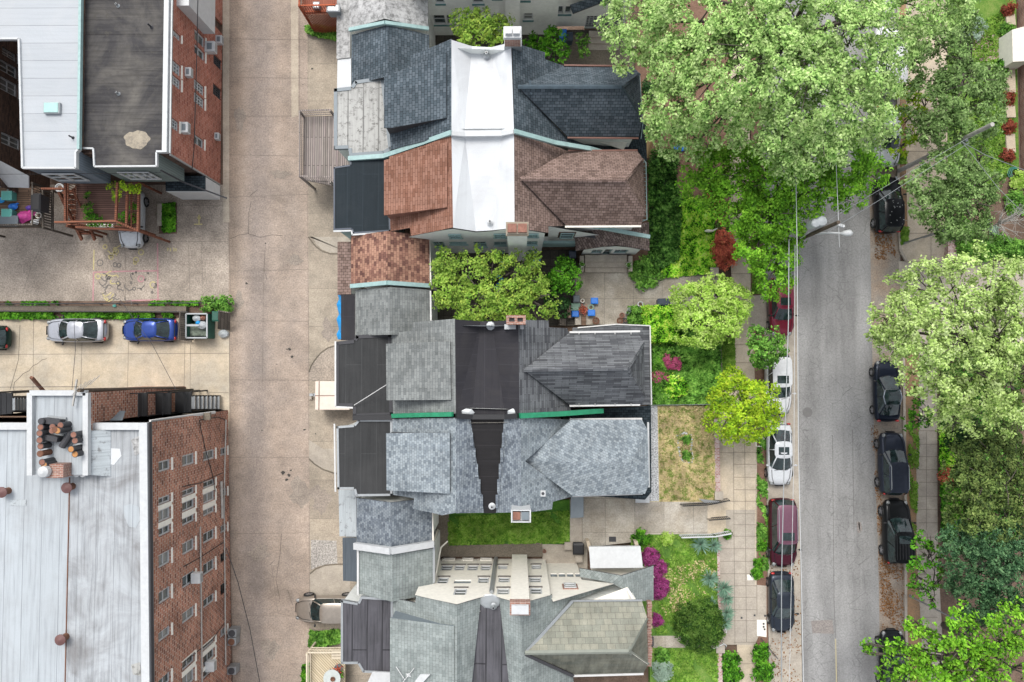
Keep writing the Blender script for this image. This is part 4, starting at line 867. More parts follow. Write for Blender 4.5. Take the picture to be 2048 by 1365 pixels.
WD = {'red': planks('red_stained_wood', [(0.16, 0.055, 0.03), (0.24, 0.085, 0.045), (0.28, 0.11, 0.06)], 0.14, 3),
      'redfloor': planks('faded_red_deck', [(0.20, 0.11, 0.085), (0.27, 0.15, 0.115)], 0.15, 4), 'orange': planks('orange_stained_wood', [(0.34, 0.075, 0.03), (0.45, 0.11, 0.045)], 0.14, 3),
      'orangefloor': planks('orange_deck', [(0.28, 0.085, 0.05), (0.35, 0.12, 0.07)], 0.14, 4, R(90)), 'grey': planks('grey_weathered_wood', [(0.22, 0.19, 0.17), (0.32, 0.28, 0.255), (0.27, 0.22, 0.21)], 0.15, 4, R(90)),
      'brown': planks('brown_deck', [(0.13, 0.08, 0.05), (0.21, 0.13, 0.085)], 0.15, 4), 'beige': planks('beige_boards', [(0.55, 0.46, 0.31), (0.63, 0.54, 0.38)], 0.14, 4, R(45), 0.5), 'cream': paint('cream_painted_wood', (0.64, 0.56, 0.43), 0.7), 'old': planks('old_fence_wood', [(0.09, 0.075, 0.06), (0.17, 0.145, 0.12)], 0.16, 3, R(90), 0.3),
      'tan': planks('tan_board', [(0.42, 0.27, 0.12), (0.48, 0.32, 0.16)], 0.5, 4)}

# ------------------------------------------------------------------ houses
def roof_part(parent, name, pl, pts, mat, th=0.14, edge=None):
    m = MB(); w = on(pl, pts) if pl else PP(pts)
    m.slab(w, th, 0, 1); return m.build(name, [mat, edge or MT['charcoal']], parent)
def ridge_cap(parent, a, b, mat, w=0.26):
    m = MB(); A, B = P(*a), P(*b); d = (B - A).normalized(); s = d.cross(Vector((0, 0, 1))).normalized() * w / 2
    up = Vector((0, 0, 0.07)); m.poly([A - s, A + up, B + up, B - s], up=True); m.poly([A + up, A + s, B + s, B + up], up=True); return m.build('ridge_cap', mat, parent)
def gutter(parent, pts, mat='gutter', r=0.07, name='gutter', h=None):
    m = MB(); q = PP(pts, h or 0)
    for a, b in zip(q, q[1:]): m.bar(a, b, r * 2, r * 1.6)
    return m.build(name, MT[mat], parent)
def chimney(parent, px, py, h0, h1, w, d, mat, capmat, pots, name='chimney', potm='terracotta', flare=0.06, hollow=False, h_at=None):
    c = P(px, py, h1 if h_at is None else h_at); m = MB(); m.box((c.x, c.y, h0), w, d, h1 - h0 - 0.22); ch = m.build(name, mat, parent)
    m = MB()
    if hollow:
        f = 0.16
        for sx in (-1, 1): m.box((c.x + sx * (w / 2 + flare - f / 2), c.y, h1 - 0.22), f, d + 2 * flare, 0.24)
        m.box((c.x, c.y, h1 - 0.22), f, d + 2 * flare - 0.02, 0.23)
        for sy in (-1, 1): m.box((c.x, c.y + sy * (d / 2 + flare - f / 2), h1 - 0.22), w + 2 * flare - 2 * f - .01, f, 0.235)
        m.build('cap', capmat, ch); m = MB(); m.box((c.x, c.y, h1 - 0.22), w - .06, d - .06, 0.03); m.build('flue', MT['black'], ch)
    else:
        m.box((c.x, c.y, h1 - 0.22), w + 2 * flare, d + 2 * flare, 0.10); m.box((c.x, c.y, h1 - 0.12), w + flare, d + flare, 0.10); m.build('cap', capmat, ch)
        for k in range(pots):
            m = MB(); x = c.x + (k - (pots - 1) / 2) * w / max(pots, 1) * 0.95; m.box((x, c.y, h1 - 0.02), w / pots * 0.8, d * 0.62, 0.22); m.build('flue', MT[potm], ch)
    return ch
def vent(parent, px, py, h, r=0.09, hh=0.3, mat='greymetal', base='greymetal'):
    c = P(px, py, h); m = MB(); m.lathe((c.x, c.y, h - .02), [(r * 2.4, 0), (r * 1.6, .05), (r, .10), (r, hh)], 12); v = m.build('vent_pipe', MT[mat], parent)
    m = MB(); m.lathe((c.x, c.y, h + hh - .021), [(r * .7, 0), (r * .7, .025)], 10); m.build('opening', MT['black'], v); return v
def wing(parent, x0, x1, xr, y0, y1, he, hr, m1, yb0=0, yb1=0, mc=None, bow=0):
    """small gabled rear wing, ridge north-south; px outline at its own heights"""
    def yy(y, h): return NADIR[1] + (y - NADIR[1]) * ((CAM_H - he) / (CAM_H - h))
    def xx(x, h): return x
    Y0r, Y1r = yy(y0, hr), yy(y1, hr)
    roof_part(parent, 'roof', plane3((xr, Y0r, hr), (xr, Y1r, hr), (x0, y1, he)), [(xr, Y0r), (xr, Y1r), (x0, y1), (x0, y0)], m1)
    roof_part(parent, 'roof', plane3((xr, Y0r, hr), (xr, Y1r, hr), (x1, y1, he)), [(xr, Y0r), (xr, Y1r), (x1, y1), (x1, y0)], m1)
    m = MB(); m.skirt(PP([(x0, y0, he), (xr, Y0r, hr), (x1, y0, he), (x1, y1, he), (xr, Y1r, hr), (x0, y1, he)]), 0, 0.22, 0.16); m.build('wall', mc or MT['stucco'], parent)
def lean(parent, poly, h, mat, th=0.15, wall=None, tilt=0.0, edge='gutter', name='lean_to_roof'):
    m = MB(); w = PP(poly, h); m.slab(w, th, 0, 1); r = m.build(name, [mat, MT[edge]], parent)
    m = MB(); m.skirt(w, 0, 0.12, th); m.build('lean_to_wall', wall or MT['stucco'], parent); return r
def rimmed(parent, poly, h, mat, rim, rw=0.22, rh=0.10, wall=None, name='flat_roof'):
    w = PP(poly, h); m = MB(); m.slab(w, 0.2, 0, 1); m.build(name, [mat, rim], parent)
    c = sum(w, Vector()) / len(w); m = MB()
    for a, b in zip(w, w[1:] + w[:1]):
        n = Vector((0, 0, 1)).cross(b - a).normalized()
        if n.dot(c - a) < 0: n = -n
        m.bar(a + n * rw / 2, b + n * rw / 2, rw, rh)
    m.build('roof_edge', rim, parent)
    if wall: m = MB(); m.skirt(w, 0, 0.18, 0.2); m.build('wall', wall, parent)
MT['tealpane'] = glassmat('teal_reflecting_glass', (0.10, 0.16, 0.155), .2)
GRP = 'twin houses along the alley'
fW = 'white'
# ---- house 0 (top edge): only its south wall, rear wing and lean-to are in the picture
h0 = thing('twin_house', 'white stucco house cut by the top edge, with pale teal window trim', 'house', P(1000, 20, 0), GRP)
F0 = Fac((858, 74), (1120, 72), (0, -1, 0))
pxw = [((868, -30, 886, 8), 0), ((867, 31, 891, 50), 0), ((893, 31, 905, 50), 0), ((944, -24, 966, 8), 0), ((985, 29, 997, 41), 0), ((1047, 27, 1066, 41), 0), ((985, -14, 1003, -2), 0), ((1040, -10, 1060, 2), 0)]
rects = [F0.rect_y(*p) for p, _ in pxw]; m = MB(); s1 = F0.sz(1111, 70)[0]
fac_wall(m, F0, -0.4, s1, 0, 9.6, rects); m.build('wall', MT['stucco'], h0)
for r in rects: add_window(h0, F0, r, sill='tealdark')
m = MB(); a = F0.sz(1012, 40)[0]; b = F0.sz(1040, 40)[0]; m.obox((F0.w(a, 5.5, -0.25) + F0.w(b, 5.5, -0.25)) / 2, F0.t * (b - a) / 2, F0.n * 0.25, Vector((0, 0, 4.2))); m.build('chimney_breast', MT['stucco'], h0)
F0b = Fac((1072, 58), (1235, 56), (0, -1, 0))
pw = [(1081 + k * 16.2, 13, 1094 + k * 16.2, 29) for k in range(4)]; dr = [(1171 + k * 26, 32, 1194 + k * 26, 57) for k in range(3)]
rects = [F0b.rect_y(*p) for p in pw] + [F0b.rect_y(*p) for p in dr]; m = MB(); fac_wall(m, F0b, F0b.sz(1075, 55)[0], F0b.sz(1250, 50)[0], 0.3, 8.0, rects, 0.2); m.build('wall', MT['stucco'], h0)
for r in rects[:4]: add_window(h0, F0b, r, 0.2, nh=0, sill='tealdark')
for r in rects[4:]: add_window(h0, F0b, r, 0.2, nv=2, nh=5, fw=0.09, name='french_door')
roof_part(h0, 'porch_roof', None, [(1140, 10, 3.9), (1222, -18, 4.7), (1222, -2, 4.4), (1146, 27, 3.6)], RM['slate'])
m = MB()
for p, z in (((1178, 62, 1236, 75), .62), ((1178, 72, 1236, 87), .46), ((1177, 84, 1237, 100), .3), ((1176, 98, 1238, 110), .2)):
    q = PP([(p[0], p[1]), (p[2], p[1]), (p[2], p[3]), (p[0], p[3])], z); m.slab(q, 0.2)
m.build('step', GM['walk2'], h0)
wing(h0, 699, 856, 770, -60, 58, 5.7, 7.0, RM['mottled'])
gutter(h0, [(699, 60, 5.9), (770, 46, 7.15), (857, 58, 5.9)], 'teal', 0.11, 'fascia')
lean(h0, [(674, -60), (699, -60), (700, 115), (673, 118)], 3.1, RM['mottled'], name='lean_to_roof')
# ---- house 1, slate blue
h1 = thing('twin_house', 'slate blue shingled twin house sharing the bright white centre roof', 'house', P(980, 200, 0), GRP)
ZR = 9.3
W1 = plane3((903, 80, ZR), (903, 262, ZR), (768, 200, 6.7))
roof_part(h1, 'roof', W1, [(903, 78), (858, 97), (822, 112), (820, 135), (770, 152), (782, 300), (850, 282), (903, 264)], RM['slate'])
D1 = plane3((893, 100, 9.25), (893, 236, 9.25), (768, 200, 8.3))
m = MB(); q = on(D1, [(768, 152), (822, 134), (893, 105), (893, 236), (783, 256), (768, 256)]); m.slab(q, 0.12, 0, 1); dm = m.build('dormer', [RM['slate'], MT['charcoal']], h1)
m = MB(); m.skirt(q, 6.2, 0.12, 0.1); m.build('cheek', MT['charcoal'], dm)
roof_part(h1, 'valley_roof', None, [(903, 80, ZR), (903, 264, ZR), (929, 266, 8.95), (944, 93, 8.3)], RM['whitemem'])
roof_part(h1, 'valley_roof', None, [(944, 93, 8.3), (929, 266, 8.95), (1003, 264, 8.95), (982, 95, 8.3)], RM['whitemem'])
roof_part(h1, 'valley_roof', None, [(982, 95, 8.3), (1003, 264, 8.95), (1028, 262, ZR), (1022, 85, ZR)], RM['whitemem'])
E1 = plane3((1025, 85, ZR), (1028, 260, ZR), (1092, 120, 7.4))
roof_part(h1, 'roof', E1, [(1024, 85), (1090, 105), (1090, 119), (1128, 132), (1036, 174), (1132, 274), (1182, 294), (1165, 300), (1028, 262)], RM['slate'])
HR, HE = 9.15, 6.6
def hip(parent, r0, r1, ne, nw, en, es, se, sw, mats, caps, edge=None, HR=9.15, HE=6.6, HR0=None):
    A, B = r0 + (HR0 or HR,), r1 + (HR,)
    roof_part(parent, 'hip_roof', plane3(A, B, ne + (HE,)), [r0, r1, en, ne, nw], mats[0], edge=edge)
    roof_part(parent, 'hip_roof', plane3(B, en + (HE,), es + (HE,)), [r1, en, es], mats[1], edge=edge)
    roof_part(parent, 'hip_roof', plane3(A, B, se + (HE,)), [r0, r1, es, se, sw], mats[2], edge=edge)
    for a, b in () if caps is None else ((A, B), (B, en + (HE + .02,)), (B, es + (HE + .02,))): ridge_cap(parent, a[:2] + (a[2] + .03,), b[:2] + (b[2] + .03,), caps)
    w = PP([nw + (HE,), ne + (HE,), en + (HE,), es + (HE,), se + (HE,), sw + (HE,), r0 + (HE,)])
    m = MB(); m.skirt(w, 0, 0.3, 0.2); m.build('wall', MT['stucco'], parent)
hip(h1, (1036, 174), (1243, 174), (1267, 135), (1128, 132), (1279, 147), (1284, 245), (1277, 274), (1136, 274), [RM['slate']] * 3, RM['slatecap'])
gutter(h1, [(1128, 131, 6.6), (1267, 133, 6.6)], 'copper', 0.05); gutter(h1, [(1135, 276, 6.6), (1277, 277, 6.6)], 'copper', 0.05)
m = MB(); q = [P(x, y, 5.6) for x, y in ((1279, 150), (1286, 246), (1282, 278))]; m.tube(q, 0.03, 5); q2 = [p - Vector((0.25, 0, 0)) for p in q]; m.tube(q2, 0.03, 5)
for k in range(14): a = q[0].lerp(q[1], k / 13); m.tube([a, a - Vector((.25, 0, 0))], .015, 4)
m.build('roof_guard', MT['teal'], h1)
roof_part(h1, 'porch_roof', None, [(1135, 270, 4.6), (1283, 242, 3.7), (1292, 244, 3.6), (1294, 322, 3.6), (1170, 300, 4.6)], RM['darkslate'])
m = MB(); m.skirt(PP([(1150, 272, 4), (1288, 244, 3.4), (1290, 318, 3.4), (1160, 300, 4)]), 0, 0.3, 0.1); m.build('porch_wall', MT['stucco'], h1)
m = MB(); m.skirt(PP([(905, 84, ZR), (1022, 90, ZR), (1088, 108, 7.5), (1088, 150, 7.5), (1120, 285, 6.8), (1028, 262, ZR), (903, 264, ZR), (785, 298, 6.8), (772, 156, 6.8), (822, 118, 7.6)]), 0, 0.3, 0.25); m.build('wall', MT['stucco'], h1)
rimmed(h1, [(668, 178), (702, 174), (710, 162), (768, 154), (784, 300), (768, 309), (699, 314), (697, 298), (668, 299)], 6.3, RM['mottledg'], MT['greyplastic'], wall=MT['stucco'])
wing(h1, 703, 858, 775, 70, 170, 5.7, 7.0, RM['slate'])
lean(h1, [(675, 120), (702, 117), (702, 182), (674, 184)], 3.0, RM['whitemem'])
chimney(h1, 1025, 64, 4, 10.7, 0.95, 0.62, BRK4, MT['white'], 2, potm='white')
m = MB(); c = P(1026, 84, 9.6); m.box((c.x, c.y, 8.6), 1.05, 0.5, 0.9); m.build('chimney_flashing', MT['greymetal'], h1)
vent(h1, 973, 111, 8.6, 0.09, 0.4)
gutter(h1, [(697, 318, 6.35), (768, 313, 6.5), (850, 285, 8.1), (903, 266, 9.45)], 'teal', 0.14, 'party_cap')
gutter(h1, [(903, 268, 9.5), (930, 270, 9.15), (1003, 269, 9.15), (1028, 264, 9.5)], 'white', 0.12, 'party_cap')
gutter(h1, [(1028, 263, 9.45), (1110, 286, 7.7), (1180, 298, 6.6), (1230, 312, 5.2)], 'teal', 0.13, 'party_cap')
m = MB(); q = PP([(1183, 279, 4.9), (1260, 278, 4.9), (1247, 300, 4.9)]); m.slab(q, 0.05); m.build('porch_soffit', MT['offwhite'], h1)
m = MB(); c = P(1061, 179, 8.6); m.box((c.x, c.y, 8.4), 0.14, 0.9, 0.5, R(8)); m.build('roof_vent', RM['slatecap'], h1)
t = thing('plywood_board', 'long tan plywood board leaning at the front of the slate blue house', 'board', P(1298, 280, 0.3)); m = MB(); m.slab([P(1293, 250, 1.6), P(1310, 252, 0.7), P(1300, 316, .7), P(1292, 316, 1.6)], 0.05); m.build('board', WD['tan'], t)
# ---- house 2, brown
h2 = thing('twin_house', 'brown shingled twin house with white south wall and red chimney pots', 'house', P(980, 360, 0), GRP)
W2 = plane3((903, 268, ZR), (905, 455, ZR), (770, 390, 6.7))
roof_part(h2, 'roof', W2, [(903, 270), (852, 290), (778, 314), (781, 463), (820, 456), (822, 472), (880, 461), (906, 455)], RM['rust'])
D2 = plane3((894, 290, 9.25), (894, 415, 9.25), (768, 380, 8.3))
m = MB(); q = on(D2, [(768, 321), (894, 284), (894, 415), (768, 431)]); m.slab(q, 0.12, 0, 1); dm = m.build('dormer', [RM['rust'], MT['terracotta']], h2)
m = MB(); m.skirt(q, 6.2, 0.12, 0.1); m.build('cheek', MT['terracotta'], dm)
roof_part(h2, 'valley_roof', None, [(903, 270, ZR), (930, 273, 8.85), (952, 463, 8.1), (906, 456, ZR)], RM['whitemem'])
roof_part(h2, 'valley_roof', None, [(930, 273, 8.85), (1003, 272, 8.85), (985, 461, 8.1), (952, 463, 8.1)], RM['whitemem'])
roof_part(h2, 'valley_roof', None, [(1003, 272, 8.85), (1028, 267, ZR), (1029, 456, ZR), (985, 461, 8.1)], RM['whitemem'])
E2 = plane3((1028, 267, ZR), (1029, 456, ZR), (1092, 440, 7.45))
roof_part(h2, 'roof', E2, [(1028, 267), (1120, 296), (1136, 303), (1041, 357), (1134, 452), (1097, 453), (1097, 466), (1029, 456)], RM['brown'])
hip(h2, (1040, 357), (1250, 360), (1275, 303), (1136, 303), (1286, 318), (1291, 424), (1282, 451), (1134, 453), [RM['brown']] * 3, RM['brown'])
gutter(h2, [(1136, 302, 6.6), (1275, 301, 6.6)], 'copper', 0.05); gutter(h2, [(1130, 454, 6.6), (1282, 453, 6.6)], 'offwhite', 0.06)
m = MB(); q = [P(x, y, 5.6) for x, y in ((1284, 318), (1292, 325), (1294, 440), (1280, 444))]; m.tube(q, 0.03, 5); q2 = [p - Vector((0.28, 0, 0)) for p in q[1:3]]; m.tube(q2, 0.03, 5)
for k in range(16): a = q[1].lerp(q[2], k / 15); m.tube([a, a - Vector((.28, 0, 0))], .015, 4)
m.build('roof_guard', MT['teal'], h2)
rimmed(h2, [(667, 335), (700, 330), (700, 319), (770, 314), (780, 390), (781, 463), (706, 468), (703, 459), (667, 461)], 6.3, RM['blueroll'], MT['navyplastic'], 0.1, 0.06, wall=MT['teal'])
gutter(h2, [(667, 463, 6.3), (703, 462, 6.3), (705, 470, 6.3), (781, 465, 6.3)], 'white', 0.05)
wing(h2, 702, 859, 775, 472, 568, 5.7, 7.3, RM['brownmix'])
gutter(h2, [(702, 573, 5.85), (775, 566, 7.4), (859, 572, 5.85)], 'teal', 0.13, 'fascia')
m = MB(); a, b = P(858, 478, 5.6), P(861, 570, 5.6); m.bar(a, b, .14, .1); m.bar(b, Vector((b.x, b.y, 0.2)), .09, .09); m.build('gutter', MT['offwhite'], h2)
lean(h2, [(675, 484), (702, 484), (702, 590), (675, 590)], 3.2, RM['brown'], edge='charcoal')
F2 = Fac((815, 508), (1083, 507), (0, -1, 0))
pxw = [(898, 468, 923, 476), (988, 467, 1013, 475), (1052, 467, 1077, 474), (899, 484, 934, 489), (988, 484, 1013, 491), (1051, 483, 1075, 490), (868, 484, 890, 495), (948, 484, 973, 494), (990, 501, 1008, 506), (1056, 500, 1072, 505)]
rects = [F2.rect_y(*p) for p in pxw]; rects = [(a, b, c, max(d, c + 0.55)) for a, b, c, d in rects]
def gable(f, pts, zr):
    m = MB(); top = [f.pt(*p) for p in pts]; L_ = [f.sz(*p)[0] for p in pts]
    poly = [f.w(L_[0], zr)] + top + [f.w(L_[-1], zr)]; return poly
top = [(818, 474), (860, 465.5), (905, 458), (952, 465), (985, 463), (1010, 459), (1034, 456), (1054, 461), (1090, 467)]
ss = [F2.sz(*p) for p in top]; zr = min(z for s, z in ss) - 0.05
m = MB(); fac_wall(m, F2, ss[0][0], ss[-1][0], 0, zr, [r for r in rects if r[3] < zr - .02] , 0.08)
up_r = [r for r in rects if r[3] >= zr - .02]
for (s0, z0), (s1, z1) in zip(ss, ss[1:]): quad_out(m, [F2.w(s0, zr), F2.w(s1, zr), F2.w(s1, z1), F2.w(s0, z0)], F2.n)
m.build('wall', MT['stucco'], h2)
for r in rects:
    if r[3] < zr - .02: add_window(h2, F2, r, 0.08, fm='teal', nh=1, nv=1, sill='teal', pm='tealpane')
    else: add_window(h2, F2, r, -0.02, fm='teal', nh=1, nv=1, sill='teal', pm='tealpane')
m = MB(); a, b = F2.sz(1017, 490)[0], F2.sz(1052, 490)[0]; m.obox((F2.w(a, 5.2, -0.3) + F2.w(b, 5.2, -0.3)) / 2, F2.t * (b - a) / 2, F2.n * 0.32, Vector((0, 0, 5.2))); br = m.build('chimney_breast', MT['stucco'], h2)
c = (F2.w(a, 10.4, -0.3) + F2.w(b, 10.4, -0.3)) / 2; m = MB(); m.box((c.x, c.y, 10.4), b - a + .12, 0.8, 0.2); m.box((c.x, c.y, 10.6), b - a, 0.66, 0.12); m.build('chimney_cap', paint('stone_cap', (0.3, 0.26, 0.2), .9), h2)
for s in (-1, 1): m = MB(); m.box((c.x + s * (b - a) * .25, c.y, 10.7), (b - a) * .44, 0.5, 0.16); m.build('chimney_pot', MT['terracotta'], h2)
vent(h2, 980, 445, 8.3, 0.08, 0.35, 'white')
F2b = Fac((1076, 492), (1160, 492), (0, -1, 0), -0.0)
tri = [F2b.pt(*p) for p in ((1097, 453), (1208, 472), (1150, 482), (1096, 488))]; m = MB(); quad_out(m, tri, F2b.n); m.poly([F2b.w(F2b.sz(1082, 500)[0], 0), F2b.w(F2b.sz(1152, 500)[0], 0), F2b.w(F2b.sz(1152, 490)[0], 3.6), F2b.w(F2b.sz(1080, 490)[0], 3.6)]); m.build('wall', MT['stucco'], h2)
add_window(h2, F2b, F2b.rect_y(1120, 465, 1147, 475), -0.03, 'teal', nh=1, trim=BRK3)
m = MB(); q = F2b.rect_y(1085, 482, 1150, 489); m.obox((F2b.w(q[0], q[2], -.1) + F2b.w(q[1], q[3], -.1)) / 2, F2b.t * (q[1] - q[0]) / 2, F2b.n * .1, Vector((0, 0, (q[3] - q[2]) / 2 + .02))); m.build('bay_window', MT['teal'], h2)
PR = 4.6
roof_part(h2, 'porch_roof', None, [(1213, 455, PR), (1232, 490, PR), (1152, 502, 3.3), (1150, 478, 3.3), (1130, 456, 3.5)], RM['porch2'])
roof_part(h2, 'porch_roof', None, [(1213, 455, PR), (1298, 445, 3.4), (1299, 502, 3.3), (1232, 490, PR)], RM['porch2'])
gutter(h2, [(1187, 453, 6.2), (1299, 474, 4.9)], 'teal', 0.12, 'fascia')
F2c = Fac((1160, 512), (1290, 512), (0, -1, 0)); rr = [F2c.rect_y(1183, 500, 1204, 508), F2c.rect_y(1207, 499, 1222, 510), F2c.rect_y(1228, 500, 1255, 508)]
m = MB(); fac_wall(m, F2c, F2c.sz(1163, 508)[0], F2c.sz(1272, 508)[0], 0.6, 3.2, rr, .15); quad_out(m, [F2c.w(F2c.sz(1165, 500)[0], 3.2), F2c.w(F2c.sz(1270, 500)[0], 3.2), F2c.pt(1233, 493)], F2c.n); m.build('porch_wall', MT['stucco'], h2)
add_window(h2, F2c, rr[0], .15, 'teal', nh=0, nv=1); add_window(h2, F2c, rr[1], .15, 'teal', nh=0, name='door'); add_window(h2, F2c, rr[2], .15, 'teal', nh=0, nv=1)
st = MB()
for k, (y0, y1, z) in enumerate(((510, 524, 1.15), (522, 535, .97), (533, 545, .79))): st.slab(PP([(1170, y0), (1254, y0), (1254, y1), (1170, y1)], z), .3)
st.build('step', GM['walk2'], h2)
for x in (1160, 1257): m = MB(); m.slab(PP([(x, 512), (x + 8, 512), (x + 8, 543), (x, 543)], 1.3), .75); m.build('step_wall', GM['walk2'], h2)
# ---- house 3, dark grey
h3 = thing('twin_house', 'grey shingled twin house with a near black centre roof and hollow brick chimney', 'house', P(980, 740, 0), GRP)
W3 = plane3((910, 640, ZR), (912, 828, ZR), (785, 730, 6.7))
roof_part(h3, 'roof', W3, [(910, 638), (826, 645), (824, 662), (783, 667), (786, 830), (912, 828)], RM['grey'])
D3 = plane3((900, 690, 9.25), (900, 790, 9.25), (772, 740, 8.3))
m = MB(); q = on(D3, [(772, 688), (900, 683), (902, 800), (773, 801)]); m.slab(q, 0.12, 0, 1); dm = m.build('dormer', [RM['grey'], MT['charcoal']], h3)
m = MB(); m.skirt(q, 6.2, 0.12, 0.1); m.build('cheek', MT['charcoal'], dm)
for q in ([(910, 639, ZR), (961, 643, 8.2), (944, 832, 8.85), (912, 830, ZR)], [(961, 643, 8.2), (984, 643, 8.2), (1010, 832, 8.85), (944, 832, 8.85)], [(984, 643, 8.2), (1037, 640, ZR), (1039, 830, ZR), (1010, 832, 8.85)]): roof_part(h3, 'valley_roof', None, q, RM['darkmem'])
E3 = plane3((1037, 640, ZR), (1039, 828, ZR), (1098, 700, 7.4))
roof_part(h3, 'roof', E3, [(1037, 640), (1097, 641), (1098, 655), (1134, 657), (1141, 672), (1047, 740), (1142, 812), (1142, 822), (1039, 832)], RM['darkgrey'])
hip(h3, (1047, 740), (1255, 737), (1278, 670), (1137, 667), (1288, 684), (1290, 796), (1283, 810), (1143, 813), [RM['darkgrey']] * 3, RM['darkgrey'])
for y in (665, 812):
    gutter(h3, [(1139, y, 6.6), (1280, y - 2, 6.6)], 'gutter', 0.06)
    m = MB()
    for x in (1158, 1190, 1230, 1262): a = P(x, y, 6.62); b = P(x, y + (4 if y < 700 else -4), 6.8); m.bar(a, b, .04)
    m.build('gutter_bracket', MT['gutter'], h3)
rimmed(h3, [(671, 684), (708, 680), (712, 671), (783, 667), (786, 832), (706, 835), (706, 814), (671, 814)], 6.3, RM['blackroll'], MT['charcoal'], wall=MT['stucco'])
gutter(h3, [(671, 683, 6.35), (671, 814, 6.35), (706, 816, 6.35)], 'gutter', 0.05)
m = MB(); m.tube(PP([(708, 811, 6.5), (773, 770, 7.4)]), .025, 5); m.build('antenna_cable', MT['gutter'], h3)
wing(h3, 711, 861, 780, 580, 672, 5.7, 7.3, RM['grey'])
gutter(h3, [(861, 582, 5.7), (862, 642, 5.7)], 'gutter', 0.05)
lean(h3, [(682, 589), (710, 589), (710, 681), (682, 681)], 3.2, RM['darkmem'])
m = MB()
ta = [P(675.5, 589 + k * 10, 2.6) for k in range(10)]; tb = [P(682, 589 + k * 10, 3.1) for k in range(10)]
for k in range(9):
    j = Vector((0.10 * math.sin(k * 2.1), 0, 0)); j2 = Vector((0.10 * math.sin((k + 1) * 2.1), 0, 0)); m.poly([ta[k] + j, ta[k + 1] + j2, tb[k + 1], tb[k]], up=True); m.poly([ta[k] + j, ta[k + 1] + j2, ta[k + 1] + j2 - Vector((0, 0, 1.2)), ta[k] + j - Vector((0, 0, 1.2))])
o = m.build('tarpaulin', MT['tarp']); o['label'] = 'bright blue tarpaulin hanging along the low dark lean-to'; o['category'] = 'tarpaulin'
chimney(h3, 1032, 640, 5, 10.6, 1.0, 0.42, BRK4, BRK4, 2, hollow=True)
m = MB(); c = P(1028, 654, 9.2); m.box((c.x, c.y, 8.7), 1.15, 0.3, .5); m.build('chimney_flashing', MT['greymetal'], h3)
v = P(981, 652, 8.35); m = MB(); m.lathe((v.x, v.y, 8.30), [(.28, 0), (.24, .03), (.1, .06), (.07, .25)], 9); m.build('vent_pipe', MT['greymetal'], h3)
roof_part(h3, 'porch_roof', None, [(1145, 656, 3.7), (1232, 649, 3.9), (1300, 652, 3.3), (1303, 810, 3.3), (1143, 816, 3.7)], RM['darkgrey'])
m = MB(); m.skirt(PP([(1150, 660, 3), (1298, 656, 3), (1300, 806, 3), (1150, 812, 3)]), 0, .3, .1); m.build('porch_wall', MT['stucco'], h3)
gutter(h3, [(1155, 656, 3.8), (1232, 649, 3.95), (1300, 652, 3.4), (1303, 810, 3.4)], 'gutter', 0.04)
m = MB(); m.skirt(PP([(912, 642, ZR), (1035, 644, ZR), (1095, 645, 7.4), (1097, 700, 7.4), (1138, 815, 6.8), (1039, 828, ZR), (912, 826, ZR), (788, 828, 6.8), (786, 672, 6.8), (826, 660, 7.6)]), 0, .3, .25); m.build('wall', MT['stucco'], h3)
gutter(h3, [(785, 832, 6.9), (848, 830, 8.2), (905, 829, 9.4)], 'green', 0.13, 'party_cap'); gutter(h3, [(706, 836, 6.4), (785, 835, 6.5)], 'black', 0.16, 'party_cap')
gutter(h3, [(912, 832, 9.5), (945, 834, 9.05), (1010, 834, 9.05), (1036, 832, 9.5)], 'black', 0.15, 'party_cap'); gutter(h3, [(1040, 832, 9.45), (1120, 828, 7.9), (1205, 822, 6.1)], 'green', 0.15, 'party_cap')
for x in (935, 1028): m = MB(); c = P(x, 826, 9.2); m.lathe((c.x, c.y, 9.12), [(.42, 0), (.3, .03), (.05, .05)], 7, sy=.6); m.build('sealant_patch', MT['greymetal'], h3)
# ---- house 4, mottled blue grey
h4 = thing('twin_house', 'mottled light grey shingled twin house with a dark stepped strip down its middle', 'house', P(980, 930, 0), GRP)
W4 = plane3((912, 838, ZR), (912, 1025, ZR), (785, 930, 6.7))
roof_part(h4, 'roof', W4, [(912, 836), (785, 838), (786, 990), (828, 997), (826, 1018), (868, 1027), (884, 1031), (912, 1026)], RM['multi'])
D4 = plane3((900, 880, 9.25), (900, 980, 9.25), (772, 930, 8.3))
m = MB(); q = on(D4, [(772, 867), (900, 866), (900, 988), (773, 981)]); m.slab(q, 0.12, 0, 1); dm = m.build('dormer', [RM['multi'], MT['charcoal']], h4)
m = MB(); m.skirt(q, 6.2, 0.12, 0.1); m.build('cheek', MT['charcoal'], dm)
roof_part(h4, 'roof', None, [(912, 836, ZR), (941, 838, 8.95), (968, 1026, 8.25), (912, 1027, ZR)], RM['multi2'])
roof_part(h4, 'roof', None, [(1008, 838, 8.95), (1042, 836, ZR), (1042, 1025, ZR), (992, 1026, 8.25)], RM['multi2'])
roof_part(h4, 'valley_roof', None, [(941, 838, 8.9), (1008, 838, 8.9), (993, 1027, 8.22), (967, 1027, 8.22)], RM['stepmem'])
for k in range(5):
    y0, y1 = 866 + k * 31, 893 + k * 31; hh = 8.85 - k * 0.13; xl, xr = 944 + k * 5, 1005 - k * 3.2
    m = MB(); m.slab(PP([(xl - 4, y0), (xl + 2, y0), (xl + 2, y1), (xl - 4, y1)], hh + .12), .05); m.build('valley_step', RM['multi2'], h4); m = MB(); m.slab(PP([(xr - 1, y0), (xr + 4, y0), (xr + 4, y1), (xr - 1, y1)], hh + .12), .05); m.build('valley_step', RM['multi2'], h4)
E4 = plane3((1042, 838, ZR), (1042, 1025, ZR), (1105, 980, 7.4))
